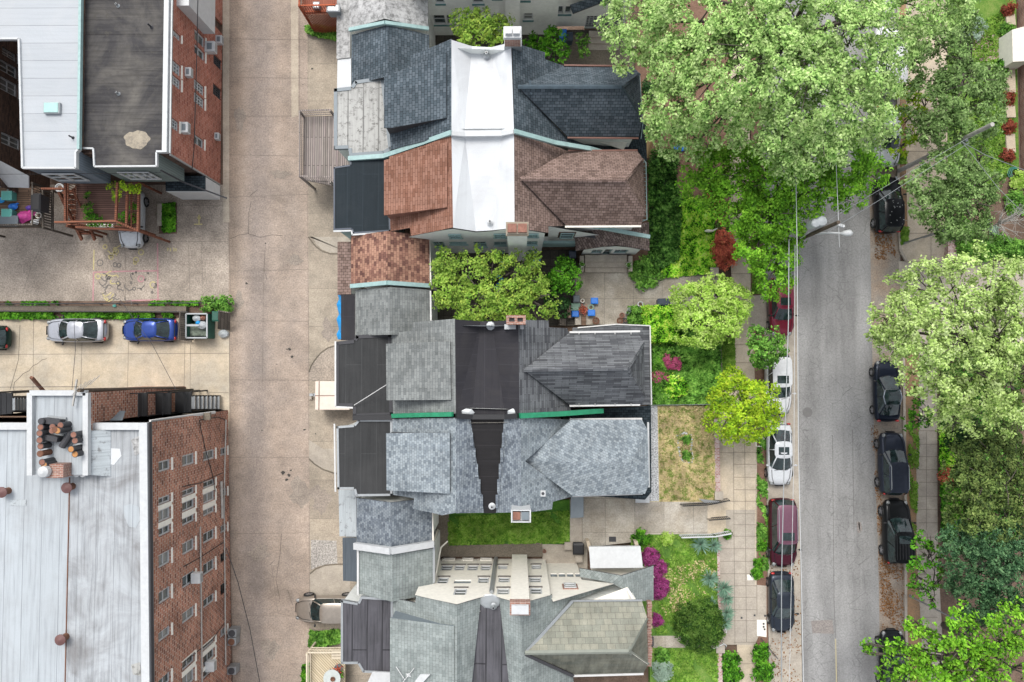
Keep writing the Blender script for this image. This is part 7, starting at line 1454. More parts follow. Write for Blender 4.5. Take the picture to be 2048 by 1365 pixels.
shrub('bush', 'dark shrub beside the slate blue house front', 'bush', 1303, 176, 20, 1.2, LM['dark'], .11, GZ)
for x, y, r, lb, kk in ((1302, 1115, 17, 'magenta azalea beside the white canopy, topmost', 'pink'), (1322, 1137, 13, 'small magenta azalea, second from the top', 'pink'), (1322, 1172, 17, 'large dark magenta azalea in the middle of the row', 'pink'), (1316, 1243, 11, 'small bright magenta azalea, lowest of the row', 'pink'), (1311, 1152, 12, 'dark magenta azalea tucked behind the large one', 'pink'), (1320, 1187, 13, 'magenta azalea against the large one', 'pink')):
    shrub('azalea', lb, 'azalea', x, y, r, .9, LM[kk], .075, GZ, density=7)
shrub('azalea', 'rose pink flowering shrub, the larger right clump in the green bed', 'flowering shrub', 1343, 727, 19, .9, LM['rose'], .08, GZ, lobes=[(-.4, -.5, .45), (0, -.1, .6), (.5, .2, .5), (.45, -.35, .4)]); shrub('azalea', 'small rose pink shrub beside the grey house gutter', 'flowering shrub', 1316, 754, 12, .7, LM['rose'], .08, GZ); shrub('azalea', 'narrow rose pink shrub below the larger clump', 'flowering shrub', 1332, 757, 10, .7, LM['rose'], .08, GZ, lobes=[(0, -.4, .6), (0, .5, .6)])
shrub('bush', 'fresh green bushy plant below the rose pink shrubs', 'bush', 1354, 775, 24, .8, LM['cover'], .12, GZ); shrub('bush', 'soft green plant above the rose pink shrubs', 'bush', 1347, 700, 18, .7, LM['mid'], .12, GZ)
shrub('bush', 'tiny yellow green tuft in the lower lawn', 'bush', 1337, 1079, 13, .5, LM['lime'], .08, GZ); shrub('bush', 'leafy plant at the step wall by the white canopy', 'bush', 1284, 1080, 18, .7, LM['bright'], .1, GZ)
shrub('bush', 'silvery bush low at the house wall near the bottom', 'bush', 1325, 1345, 20, .7, LM['silver'], .08, GZ); shrub('bush', 'dark green plant above the silvery bush', 'bush', 1326, 1312, 14, .6, LM['mid'], .1, GZ)
shrub('bush', 'small green tuft beside the white picket rail', 'bush', 1455, 1070, 8, .4, LM['bright'], .08, SZ)
for x, y, r, lb in ((1460, 1325, 18, 'verge bush left of the lowest pavement slabs, upper'), (1466, 1355, 20, 'verge bush left of the lowest pavement slabs, lower'), (1523, 1305, 17, 'bright verge bush right of the lowest slabs, upper'), (1528, 1345, 20, 'bright verge bush right of the lowest slabs, lower')): shrub('bush', lb, 'bush', x, y, r, .8, LM['bright'], .12, SZ)
for x, y, lb in ((1517, 1127, 'star shaped weed in the verge beside the maroon minivan'), (1515, 1148, 'star shaped weed just above the pale slab'), (1527, 1093, 'weed tuft by the rear wheel of the maroon minivan')): shrub('weed', lb, 'weed', x, y, 8, .3, LM['bright'], .1, SZ)
def yucca(label, px, py, r, z=GZ, mat='yucca'):
    c = P(px, py, z + .5); t = thing('yucca_plant', label, 'yucca', (c.x, c.y, z), 'yuccas along the lower garden edge'); rr = r * mpp(z + .5); m = MB()
    for k in range(95):
        a = random.uniform(0, 6.28); el = random.uniform(.05, 1.25); l = rr * random.uniform(.75, 1.05); d = Vector((math.cos(a) * math.cos(el), math.sin(a) * math.cos(el), math.sin(el))); s = Vector((-math.sin(a), math.cos(a), 0)) * .028
        b = Vector((c.x, c.y, z + .25)); md = b + d * l * .55; tip = b + d * l - Vector((0, 0, .12 * l * (1.3 - el))); m.poly([b - s * .5, md - s, tip, md + s, b + s * .5])
    m.build('blade', LM[mat], t); m = MB(); m.tube([(c.x, c.y, z), (c.x, c.y, z + .35)], [.09, .05], 7); m.build('stem', MT['bark'], t)
for x, y, r, lb in ((1402, 1091, 24, 'blue green yucca under the white picket rail, left'), (1429, 1093, 20, 'blue green yucca under the white picket rail, right'), (1421, 1159, 24, 'big grey green yucca at the edge of the lawn'), (1449, 1178, 25, 'yucca hanging over the brick edging beside the big one'), (1424, 1208, 16, 'small bluish yucca above the holly bush'), (1456, 1227, 20, 'yucca over the pavement right of the holly bush'), (1452, 1247, 20, 'lowest yucca beside the holly bush'), (1455, 1200, 18, 'yucca between the overhanging one and the pavement')): yucca(lb, x, y, r)
# stone ring bed in the dry lawn
t = thing('flower_bed', 'bean shaped bed edged with pale stones in the dry lawn', 'flower bed', P(1370, 895, GZ)); pts = [(1354, 872), (1368, 866), (1383, 870), (1383, 885), (1382, 900), (1387, 915), (1383, 925), (1368, 926), (1360, 915), (1357, 895)]
m = MB(); m.slab(PP(pts, GZ + .04), .05); m.build('soil', GM['mulch'], t); m = MB()
for i in range(len(pts)):
    a, b = pts[i], pts[(i + 1) % len(pts)]
    for k in range(5): p = P(a[0] + (b[0] - a[0]) * k / 5 + random.uniform(-.6, .6), a[1] + (b[1] - a[1]) * k / 5, GZ); s = random.uniform(.05, .1); m.lathe(p, [(s * .8, 0), (s, s * .5), (s * .5, s * .9)], 6)
m.build('edging_stone', GM['gravel'], t)
shrub('bush', 'upper green tuft inside the stone edged bed', 'bush', 1374, 880, 8, .3, LM['mid'], .07, GZ); shrub('bush', 'lower green tuft inside the stone edged bed', 'bush', 1374, 912, 9, .3, LM['mid'], .07, GZ)
m = MB(); q = PP([(1428, 838), (1438, 838), (1441, 985), (1431, 985)], GZ + .06); m.slab(q, .7); obj1('brick_wall', 'low red and white brick edging wall beside the dry lawn', 'wall', m, GM['brickedge'])
m = MB(); m.slab(PP([(1434, 1090), (1439, 1090), (1443, 1290), (1437, 1290)], GZ + .05), .7); obj1('brick_wall', 'thin brick edging wall beside the lower lawn', 'wall', m, GM['brickedge'])
m = MB(); m.slab(PP([(1435, 1300), (1444, 1300), (1446, 1420), (1436, 1420)], GZ + .05), .7); obj1('brick_wall', 'brick edging wall at the bottom lawn', 'wall', m, GM['brickedge'])
for x, y, lb in ((1438, 992, 'square concrete post at the end of the brick edging'), (1441, 1298, 'square stone post beside the holly bush'), (1429, 544, 'square grey post at the garden step')): c = P(x, y, .9); m = MB(); m.box((c.x, c.y, 0), .5, .5, .85); m.box((c.x, c.y, .85), .6, .6, .08); obj1('gate_post', lb, 'post', m, GM['walk2'])
def steps(label, x0, x1, y0, y1, z0, z1, n=4):
    t = thing('garden_steps', label, 'steps', P((x0 + x1) / 2, (y0 + y1) / 2, 0)); 
    for k in range(n): a = x0 + (x1 - x0) * k / n; b = x0 + (x1 - x0) * (k + 1) / n; m = MB(); m.slab(PP([(a, y0), (b, y0), (b, y1), (a, y1)], z0 + (z1 - z0) * (k + .5) / n), .4); m.build('step', GM['walk'], t)
steps('concrete steps from the lower garden path down to the pavement', 1412, 1452, 1004, 1068, GZ, SZ); steps('concrete steps beside the square grey post', 1408, 1440, 550, 570, GZ, SZ)
def ironrail(label, pts, z, mat, n=20, hgt=.8, name='iron_railing', w=.03):
    q = PP(pts, z); m = MB(); u = Vector((0, 0, hgt))
    for a, b in zip(q, q[1:]):
        m.bar(a + u, b + u, w * 2.2, w * 1.6); m.bar(a + u * .1, b + u * .1, w * 1.4)
        k = int((b - a).length / .13)
        for i in range(k + 1): p = a.lerp(b, i / k); m.bar(p + u * .05, p + u, w)
    obj1(name, label, 'railing', m, mat)
ironrail('black iron railing along the top of the lower garden path', [(1360, 1008), (1410, 1006), (1453, 997)], GZ, MT['blackmetal'])
ironrail('short black iron handrail in the middle of the garden steps', [(1412, 1036), (1454, 1033)], .35, MT['blackmetal'])
ground_leaves('dry_patches', [(1300, 1150), (1430, 1110), (1432, 1200), (1330, 1230)], GZ + .03, 900, LM['dry'], .075, .09, patch=.5)
ironrail('white picket railing beside the garden steps', [(1358, 1070), (1425, 1068), (1456, 1062)], GZ, MT['white'], w=.04)
m = MB(); m.slab(PP([(1397, 998, 1.0), (1440, 1003, 1.0), (1438, 1007, .7), (1409, 1006, .7)]), .04); obj1('yard_sign', 'white framed board lying against the black railing', 'sign', m, MT['white'])
m = MB(); m.tube([P(1443, 1264, 1.2), P(1452, 1258, 1.2), P(1453, 1266, 1.2), P(1444, 1272, .8)], .035, 6); m.tube([P(1420, 1301, 1.1), P(1448, 1288, 1.2), P(1453, 1292, 1.1), P(1450, 1297, .3)], .035, 6); obj1('handrail', 'white curled handrails beside the holly bush', 'handrail', m, MT['white'])
m = MB(); m.bar(P(1303, 1275, .95), P(1303, 1292, .95), .3, .1); obj1('door_mat', 'dark mat at the foot of the lower garden path', 'mat', m, MT['charcoal'])
m = MB(); m.bar(P(1304, 797, .8), P(1318, 797, .75), .12, .1); m.bar(P(1316, 802, .75), P(1334, 793, .7), .16, .05); obj1('downpipe_elbow', 'white gutter elbow and splash board beside the green bed', 'downpipe', m, MT['gutter'])
m = MB(); m.tube([P(1300, 811, 1.1), P(1432, 809, 1.1)], .02, 4)
for k in range(6): p = P(1302 + k * 26, 811, 1.1); m.bar(Vector((p.x, p.y, GZ)), p, .035)
obj1('wire_fence', 'thin wire fence between the green bed and the dry lawn', 'fence', m, MT['greymetal'])
m = MB(); q = PP([(1439, 688), (1443, 688), (1445, 750), (1440, 750)], .5); m.slab(q, .45); obj1('low_wall', 'thin dark low wall between the green bed and the grass strip', 'wall', m, GM['strip'])
m = MB()
for a, b in (((1512, 876), (1528, 876)), ((1528, 876), (1527, 893)), ((1527, 893), (1512, 893)), ((1512, 893), (1512, 876))): m.bar(P(*a, SZ + .03), P(*b, SZ + .03), .07, .05)
obj1('tree_frame', 'pale wooden square frame in the verge beside the white sedan', 'frame', m, MT['offwhite'])
m = MB(); m.slab(PP([(1494, 1150), (1512, 1149), (1514, 1154), (1505, 1161), (1495, 1161)], SZ + .03), .03); obj1('stone_slab', 'broken white slab on the pavement beside the dark navy sedan', 'slab', m, MT['offwhite'])
sheet('pavement_patch', [(1514, 1240), (1533, 1240), (1533, 1275), (1514, 1272)], SZ + .012, MT['offwhite'])
for x, y, lb in ((1527, 1248, 'uppermost small dark cover on the white pavement patch'), (1527, 1254, 'middle small dark cover on the white pavement patch'), (1529, 1259, 'lowest small dark cover on the white pavement patch'), (1509, 1231, 'small dark cover in the pavement left of the kerb one'), (1530, 1232, 'small dark cover at the kerb above the white patch'), (1483, 1236, 'small dark cover in the middle of the pavement by the yuccas')): m = MB(); c = P(x, y, SZ); m.box((c.x, c.y, SZ + .012), .13, .13, .01); o = m.build('pavement_cover', MT['charcoal']); o['label'] = lb; o['category'] = 'pavement cover'; o['group'] = 'small pavement covers'
m = MB(); m.bar(P(1522, 1277, .3), P(1556, 1318, .2), .05); obj1('stick', 'dark bent stake lying across the kerb below the parked cars', 'stake', m, MT['charcoal'])
# side yard and bins
bin_('blue recycling bin standing alone on the path', 1189, 602, .5, .42, .4, MT['blue'], MT['blue'], GZ - .02); bin_('blue recycling bin below the small round green lid', 1183, 626, .5, .42, .4, MT['blue'], MT['blue'], GZ - .02)
bin_('blue recycling bin below the green tub', 1151, 628, .5, .42, .5, MT['blue'], MT['blue'], .3); bin_('grey green lidded tub above the blue bin', 1151, 614, .6, .5, .5, MT['greenplastic'], MT['greenplastic'], .3, cat='tub', name='storage_tub'); bin_('rounded grey bin at the top of the bin row', 1153, 598, .45, .5, .6, MT['greyplastic'], MT['greyplastic'], .3)
bin_('navy wheelie bin at the edge of the pale green garden tree', 1328, 605, .85, .5, .9, MT['navyplastic'], MT['navyplastic'], GZ - .02, cat='bin', name='wheelie_bin')
bin_('round dark bin beside the porch of the brown house', 1145, 509, .5, .5, .8, MT['navyplastic'], MT['navyplastic'], .25, cat='bin', name='dustbin')
bin_('bright blue bin in the dim side yard at the top', 1126, 66, .5, .6, 1.0, MT['blue'], MT['blue'], .22); bin_('black bin next to the bright blue one', 1139, 72, .5, .6, 1.0, MT['navyplastic'], MT['navyplastic'], .22)
pot('small green lidded tub between two blue bins', 1182, 615, .19, GZ, 'greenplastic', h=.25); pot('white round pot on the path beside the clipped hedge', 1281, 609, .2, GZ, 'white'); pot('white round pot near the dark clipped bush', 1259, 620, .15, GZ, 'white', 'silver'); pot('white pot touching the dark clipped bush', 1255, 626, .12, GZ, 'white')
pot('terracotta pot in front of the grey house roof', 1244, 631, .18, GZ, 'terracotta'); pot('dark planter left of the black pot', 1240, 642, .22, GZ, 'rust'); pot('black pot beside the dark planter', 1251, 642, .17, GZ, 'black'); pot('brown planter right of the narrow trough', 1192, 642, .24, GZ, 'rust'); pot('terracotta plant dish among the bins', 1166, 620, .28, GZ, 'terracotta', 'red'); pot('pale pot above the terracotta dish', 1165, 602, .14, GZ, 'offwhite')
for x in (1167,): m = MB(); q = PP([(x - 4, 631), (x + 5, 631), (x + 5, 651), (x - 4, 651)], .9); m.slab(q, .3); obj1('trough', 'narrow brown trough beside the terracotta dish', 'planter', m, WD['brown'])
m = MB(); q = PP([(1118, 638), (1133, 638), (1133, 651), (1118, 651)], .8); m.slab(q, .5); obj1('wooden_crate', 'old wooden crate at the edge of the grey roof', 'crate', m, WD['old'])
m = MB(); m.slab(PP([(1134, 610), (1141, 612), (1142, 636), (1136, 636)], .8), .3); obj1('brick_stack', 'stack of red bricks left of the tubs', 'bricks', m, BRK4)
for x in (1164, 1257): pot(f"{'left' if x < 1200 else 'right'} planter beside the concrete porch steps", x, 530, .17, 1.3, 'offwhite', 'mid')
c = P(993, 563, 1.9); t = thing('patio_umbrella', 'bright blue patio umbrella glimpsed through the yellow green tree', 'umbrella', (c.x, c.y, .2)); m = MB(); m.lathe((c.x, c.y, 1.7), [(.55, 0), (.3, .2), (.02, .32)], 8); m.build('canopy', MT['tarp'], t); m = MB(); m.tube([(c.x, c.y, .2), (c.x, c.y, 2.0)], .03, 6); m.build('pole', MT['greymetal'], t)
def chair(label, px, py, rz):
    c = P(px, py, .6); t = thing('garden_chair', label, 'chair', (c.x, c.y, .2), 'blue garden chairs', rz); m = MB(); m.box((0, 0, .4), .45, .45, .05); m.build('seat', MT['tarp'], t, local=True); m = MB(); m.box((0, .22, .45), .45, .05, .45); m.build('backrest', MT['tarp'], t, local=True)
    for a in (-1, 1):
        for b in (-1, 1): m = MB(); m.bar((a * .2, b * .2, 0), (a * .2, b * .2, .4), .04); m.build('leg', MT['tarp'], t, local=True)
chair('blue garden chair above the umbrella', 1007, 530, .5); chair('blue garden chair near the right wall corner', 1074, 522, 1.2)
# lower side yard
bin_('pale stone block on the lower side lawn', 1137, 1093, .55, .5, .45, GM['walk2'], GM['walk2'], .3, cat='stone block', name='stone_block'); bin_('pale tub beside the black covered grill', 1158, 1117, .5, .6, .5, GM['walk2'], GM['walk2'], .3, cat='tub', name='storage_tub')
bin_('black covered grill at the corner of the side lawn', 1157, 1099, .75, .75, .9, MT['charcoal'], MT['black'], .3, cat='grill', name='covered_grill')
m = MB(); m.slab(PP([(1218, 1074), (1232, 1074), (1232, 1084), (1218, 1084)], GZ + .03), .05); obj1('drain_grate', 'dark drain grate on the garden path above the white canopy', 'grate', m, MT['charcoal'])
pot('small terracotta pot at the end of the stained walk', 1089, 1103, .12, .3, 'terracotta')
# ------------------------------------------------------------------ right side of the street
sheet('verge', [(1797, -140), (1838, -140), (1832, 470), (1818, 500), (1800, 500), (1796, 420)], SZ - .02, GM['leaflitter'], th=.1)
ground_leaves('grass', [(1800, 455), (1816, 455), (1816, 485), (1802, 490)], SZ, 500, LM['grass'], .09, .12); ground_leaves('grass', [(1793, 310), (1812, 310), (1812, 328), (1795, 328)], SZ, 400, LM['grass'], .09, .12)
sheet('sidewalk', [(1812, -140), (1895, -140), (1895, 523), (1815, 523), (1802, 508), (1800, 492), (1816, 480), (1812, 330)], SZ, GM['walk'], th=.12)
lines('sidewalk_joint', [[(1855, 240), (1856, 340)], [(1862, 465), (1862, 520)], [(1812, 303), (1890, 303)], [(1814, 363), (1836, 363)], [(1815, 467), (1890, 467)], [(1812, 100), (1895, 100)], [(1812, 200), (1895, 200)]], SZ + .01, GM['joint'], .03)
sheet('driveway', [(1797, 523), (2100, 523), (2300, 523), (2300, 700), (1806, 700)], .02, GM['walk2'])
sheet('verge', [(1806, 700), (1838, 700), (1838, 862), (1834, 900), (1833, 1100), (1842, 1250), (1852, 1480), (1822, 1480), (1812, 1250), (1812, 1000)], SZ - .02, GM['leaflitter'], th=.1)
ground_leaves('verge_grass', [(1818, 820), (1838, 870), (1832, 1060), (1824, 1060), (1816, 950)], SZ, 1300, LM['grass'], .08, .08, patch=.4)
ground_leaves('fallen_leaves', [(1800, 1130), (1838, 1110), (1850, 1380), (1812, 1380)], SZ - .09, 500, LM['dead'], .07, .05); ground_leaves('fallen_leaves', [(1740, 850), (1755, 850), (1790, 1250), (1762, 1260), (1752, 1000)], .01, 900, LM['dead'], .06, .02, patch=.4)
ground_leaves('fallen_leaves', [(1762, 1120), (1806, 1120), (1806, 1260), (1764, 1260)], .01, 650, LM['dead'], .06, .02, patch=.45); ground_leaves('fallen_leaves', [(1748, 360), (1758, 360), (1795, 520), (1750, 520)], .01, 700, LM['dead'], .07, .02, patch=.3)
ground_leaves('fallen_leaves', [(1540, 1120), (1600, 1120), (1604, 1400), (1542, 1400)], .01, 450, LM['dead'], .07, .02, patch=.55)
sheet('sidewalk', [(1838, 700), (1874, 700), (1876, 1100), (1884, 1250), (1892, 1480), (1852, 1480), (1842, 1250), (1833, 1100), (1833, 895), (1838, 862)], SZ, GM['walk2'], th=.12)
lines('sidewalk_joint', [[(1838, y), (1875, y)] for y in (862, 889, 914, 940, 965, 993, 1020, 1046, 1075, 1110, 1150, 1190, 1235, 1260)] + [[(1853, 865), (1853, 1060)]], SZ + .01, GM['joint'], .03)
m = MB()
for a, b in (((1795, -140), (1796, 420)), ((1796, 420), (1800, 500)), ((1800, 500), (1812, 522)), ((1806, 700), (1810, 1000)), ((1810, 1000), (1811, 1250)), ((1811, 1250), (1820, 1480))): A, B = P(*a, .06), P(*b, .06); m.bar((A.x, A.y, .07), (B.x, B.y, .07), .18, .16)
o = m.build('kerb', GM['walk2']); o['kind'] = 'structure'
sheet('right_garden', [(1874, 700), (2300, 700), (2300, 1480), (1892, 1480), (1884, 1250), (1876, 1100)], SZ + .02, MT['soil'], th=.14)
sheet('right_lawn', [(1895, -140), (2030, -140), (2038, 340), (1895, 430)], SZ + .02, GM['lawn'], th=.14)
sheet('right_garden', [(1895, 430), (2020, 340), (2300, 340), (2300, 518), (1912, 518)], SZ + .02, MT['soil'], th=.14)
ground_leaves('lawn_grass', [(1940, 60), (2020, 10), (2028, 330), (1980, 380), (1950, 300)], SZ + .02, 6000, LM['grass'], .09, .1)
ground_leaves('ivy', [(1878, 700), (2040, 700), (2040, 1100), (1886, 1100), (1877, 950)], SZ + .02, 9000, LM['ivy'], .13, .3); ground_leaves('ground_cover', [(1877, 855), (1905, 860), (1905, 930), (1878, 935)], SZ + .05, 2200, LM['cover'], .12, .4); ground_leaves('ground_cover', [(1876, 935), (1915, 940), (1925, 1060), (1880, 1060)], SZ + .05, 3200, LM['bright'], .12, .35)
sheet('brick_path', [(1940, 70), (2034, 70), (2034, 122), (1948, 122)], SZ + .04, GM['brickpath'])
m = MB(); m.bar(P(2006, 70, .3), P(2007, 120, .3), .06, .1); obj1('path_edging', 'thin edging bar across the herringbone brick path', 'edging', m, GM['strip'])
m = MB(); m.slab(PP([(1897, 430), (1914, 435), (1914, 522), (1896, 520)], .55), .5); obj1('brick_wall', 'low wide red brick retaining wall at the driveway corner', 'wall', m, GM['brickedge']); m = MB(); m.slab(PP([(1916, 512), (2120, 516), (2120, 522), (1916, 521)], .5), .45); obj1('brick_wall', 'thin brick retaining wall along the driveway under the hedge', 'wall', m, BRK4)
rh = thing('brick_house', 'red brick house at the right edge with teal window trim', 'house', P(2090, 150, 0)); FR = Fac((2030, -120), (2042, 340), (-1, 0, 0)); m = MB(); rr = [(0.5, 2.2, 1.3, 3.2), (3.9, 5.6, 1.3, 3.2), (9.6, 11.2, 1.3, 3.2), (12.4, 13.8, 1.3, 3.2)]
fac_wall(m, FR, -2, FR.sz(2042, 340)[0], 0, 8.6, rr, .2); m.build('wall', BRK4, rh)
for r in rr: add_window(rh, FR, r, .2, 'tealdark', 'glass', nh=1, sill='tealdark', fw=.1)
a = FR.w(-2, 8.6); b = FR.w(FR.sz(2042, 340)[0], 8.6); m = MB(); m.slab([a, b, b + Vector((9, 0, 0)), a + Vector((9, 0, 0))], .3); m.build('roof', RM['grey'], rh)
m = MB(); m.slab(PP([(2024, 60), (2060, 50), (2060, 122), (2026, 124)], 1.6), 1.4); m.build('porch', MT['offwhite'], rh)
for i, (y0, y1) in enumerate(((28, 50), (135, 185), (210, 235), (268, 305))): m = MB(); m.slab(PP([(2012, y0), (2030, y0), (2032, y1), (2014, y1)], .35), .3); obj1('stone_slab', ['pale slab at the wall of the right brick house, topmost', 'long pale slab below the porch of the right brick house', 'short pale slab between two red plants', 'pale slab with a blue hose end near the house corner'][i], 'slab', m, GM['walk'])
for x, y, lb, k in ((2020, 15, 'dark red plant at the top right house wall', 'maroon'), (2022, 195, 'dark red plant below the long pale slab', 'maroon'), (2022, 252, 'dark red plant below the short pale slab', 'maroon'), (2020, 310, 'dark red plant at the right house corner', 'maroon'), (2010, 130, 'green plant at the porch of the right house', 'bright'), (2018, 58, 'small green plant above the brick path', 'mid')): shrub('shrub', lb, 'shrub', x, y, 13, .7, LM[k], .09, SZ)
shrub('shrub', 'white flowering shrub beside the herringbone brick path', 'shrub', 1940, 50, 32, 1.1, LM['silver'], .1, SZ, lobes=[(-.6, 0, .5), (0, -.2, .6), (.5, .1, .6), (-.1, .4, .5)])
ring_ = [(2030, 345)]; m = MB()
for k in range(3): c = P(2028 + k, 346, .3); m.tube([(c.x + .42 * math.cos(a * .42) * (1 - k * .15), c.y + .42 * math.sin(a * .42) * (1 - k * .15), .25 + k * .05) for a in range(16)], .03, 5)
obj1('garden_hose', 'coiled green garden hose near the right house corner', 'hose', m, paint('hose_green', (.04, .22, .18), .5))
for x, y, r, lb in ((1948, 487, 30, 'clipped yellow green hedge bush left of the driveway end'), (1920, 455, 25, 'hedge bush beside the red brick retaining wall'), (2010, 492, 26, 'clipped hedge bush in the middle above the driveway'), (2045, 500, 22, 'hedge bush at the right edge above the driveway'), (1978, 500, 22, 'small hedge bush between its larger neighbours')): shrub('hedge_bush', lb, 'hedge', x, y, r, 1.4, LM['yellow'] if False else LM['mid'], .1, SZ, density=5)
shrub('shrub', 'tiny silver green plant, left of two in the bare bed', 'shrub', 1972, 447, 9, .4, LM['silver'], .08, SZ); shrub('shrub', 'tiny silver green plant, right of two in the bare bed', 'shrub', 1990, 461, 9, .4, LM['silver'], .08, SZ)
shrub('shrub', 'green leafy plant with yellow flowers at the right edge', 'shrub', 2045, 360, 20, .8, LM['lime'], .1, SZ); shrub('shrub', 'dark plant at the right edge beside the bare branches', 'shrub', 2040, 405, 25, .8, LM['mid'], .1, SZ)
t = thing('bare_tree', 'leafless grey branching tree at the right edge above the driveway hedge', 'tree', P(1965, 462, SZ)); b = P(1965, 462, SZ); m = MB(); f = P(1995, 448, 2.2); m.tube([b, f], [.07, .05], 6); m.build('trunk', MT['greypole'], t); m = MB()
for k in range(26):
    e = P(1995 + random.uniform(0, 70), 448 + random.uniform(-55, 30), random.uniform(2.6, 4.2)); md = f.lerp(e, .5) + Vector((random.uniform(-.3, .3), random.uniform(-.3, .3), .1)); m.tube([f, md, e], [.03, .018, .008], 4)
    for j in range(3): s = md.lerp(e, random.random()); m.tube([s, s + Vector((random.uniform(-.7, .7), random.uniform(-.7, .7), random.uniform(0, .5)))], [.012, .005], 3)
m.build('branch', MT['greypole'], t)
m = MB(); m.box((P(1905, 845, 0).x, P(1905, 852, 0).y, 0), .01, .01, .01)
m = MB(); c = P(1935, 850, 1.0); m.box((c.x, c.y, 0), .5, .35, .9); obj1('utility_box', 'pale grey utility box beneath the edge of the big pale tree', 'utility box', m, MT['greymetal'], .03)
m = MB(); m.bar(P(1921, 938, .6), P(1930, 968, .6), .35, .4); obj1('garden_bench', 'grey wooden bench end among the shrubs right of the pavement', 'bench', m, WD['grey'])
# ------------------------------------------------------------------ trees
tree('street_tree', 'huge pale green tree covering the top of the street', 'tree', [(1275, 45, 12, 62), (1262, 105, 11, 38), (1300, -30, 12, 80), (1390, 50, 14, 100), (1480, -10, 14, 110), (1400, 165, 13, 95), (1350, 120, 12, 60), (1335, 215, 11, 52), (1345, 262, 10.5, 45), (1395, 285, 10.5, 35), (1500, 130, 15, 115), (1600, 50, 15.5, 120), (1620, 170, 15, 115), (1560, 240, 13.5, 80), (1640, 262, 13.5, 75), (1590, 300, 12.5, 50), (1700, 215, 14, 85), (1700, 90, 15, 105), (1755, 240, 12, 45), (1800, 30, 13.5, 85), (1870, -10, 12.5, 75), (1760, 160, 12, 50), (1640, -70, 14, 120), (1450, 245, 12, 50)],
     (1516, 150), LM['pale'], leaf=.115, clump=.36, density=2.9, trunk_r=.38, z0=SZ)
tree('street_tree', 'bright green tree beside the utility pole and upper street', 'tree', [(1420, 330, 8, 45), (1410, 375, 7.5, 40), (1480, 340, 8.5, 60), (1480, 410, 8, 50), (1550, 350, 9, 70), (1540, 430, 8.5, 55), (1620, 330, 9, 65), (1610, 395, 8, 40), (1690, 320, 9, 60), (1700, 385, 8, 35), (1745, 340, 8, 35), (1515, 490, 7.5, 45), (1550, 520, 7, 45), (1553, 560, 6.5, 34), (1580, 470, 7, 32), (1520, 440, 7, 50)],
     (1516, 430), LM['fresh'], leaf=.12, clump=.32, density=3.6, trunk_r=.26, z0=SZ)
tree('garden_tree', 'dense pale yellow green tree over the garden corner', 'tree', [(1425, 620, 5, 58), (1385, 600, 4.6, 38), (1465, 600, 4.6, 38), (1400, 655, 4.6, 42), (1445, 650, 4.6, 40), (1430, 580, 4.5, 35), (1480, 620, 4.3, 22)], (1425, 628), LM['lime'], leaf=.11, clump=.26, density=3.4, trunk_r=.12, z0=GZ)
tree('garden_tree', 'vivid yellow green tree overhanging the white SUV', 'tree', [(1480, 810, 5.5, 55), (1450, 840, 5, 35), (1520, 800, 5.2, 38), (1500, 850, 5.2, 38), (1470, 770, 5, 32), (1530, 845, 4.8, 28), (1465, 870, 4.6, 22), (1550, 830, 4.5, 14)], (1478, 815), LM['yellow'], leaf=.12, clump=.28, density=3.8, trunk_r=.14, z0=SZ, updir=.5)
tree('street_tree', 'small round dark green tree by the maroon hatchback', 'tree', [(1533, 693, 4.5, 35), (1515, 680, 4.2, 22), (1550, 700, 4.2, 22), (1530, 715, 4, 22)], (1518, 695), LM['mid'], leaf=.13, clump=.25, density=3.5, trunk_r=.1, z0=SZ)
tree('courtyard_tree', 'wide yellow green tree filling the courtyard between the brown and grey houses', 'tree', [(895, 530, 7, 32), (930, 550, 7.5, 40), (900, 580, 7.2, 38), (950, 610, 7.5, 35), (985, 600, 7.3, 36), (985, 530, 6.8, 26), (1035, 540, 7, 36), (1060, 560, 7, 36), (1030, 590, 7.2, 38), (1080, 610, 7, 36), (915, 615, 6.8, 28), (960, 515, 6.5, 20), (1070, 525, 6.2, 18), (1010, 620, 7, 28)], (985, 575), LM['magnolia'], leaf=.115, clump=.32, density=3.0, trunk_r=.18, z0=.2)
tree('courtyard_tree', 'fresh green shrubby tree right of the courtyard tree', 'tree', [(1128, 545, 3.2, 26), (1115, 560, 3, 22), (1140, 565, 3, 22), (1128, 530, 2.8, 16)], (1126, 552), LM['bright'], leaf=.11, clump=.22, density=3.6, trunk_r=.07, z0=.2)
tree('courtyard_tree', 'dim dark green undergrowth tree beside the bins', 'tree', [(1108, 590, 2.2, 24), (1105, 570, 2.2, 20), (1120, 615, 2, 20)], (1108, 590), LM['dark'], leaf=.12, clump=.22, density=3.5, trunk_r=.06, z0=.2)
tree('courtyard_tree', 'yellow green tree in front of the white wall at the top', 'tree', [(925, 45, 6, 28), (950, 35, 6.2, 26), (980, 55, 6.2, 30), (955, 70, 6, 34), (1005, 55, 5.8, 22), (930, 75, 5.8, 20)], (955, 78), LM['magnolia'], leaf=.13, clump=.26, density=3.2, trunk_r=.12, z0=.2)
tree('courtyard_tree', 'green leafy shrub tree by the bright blue bin', 'tree', [(1108, 75, 3, 24), (1110, 105, 3, 26), (1095, 90, 2.8, 18), (1060, 80, 2.2, 15), (1080, 88, 2.2, 14)], (1100, 100), LM['bright'], leaf=.13, clump=.24, density=3, trunk_r=.07, z0=.2)
tree('courtyard_tree', 'narrow green plant beside the top porch steps', 'tree', [(1166, 75, 2.4, 11), (1168, 92, 2.2, 11), (1167, 106, 2, 9)], (1168, 95), LM['mid'], leaf=.11, clump=.18, density=3.5, trunk_r=.04, z0=.2)
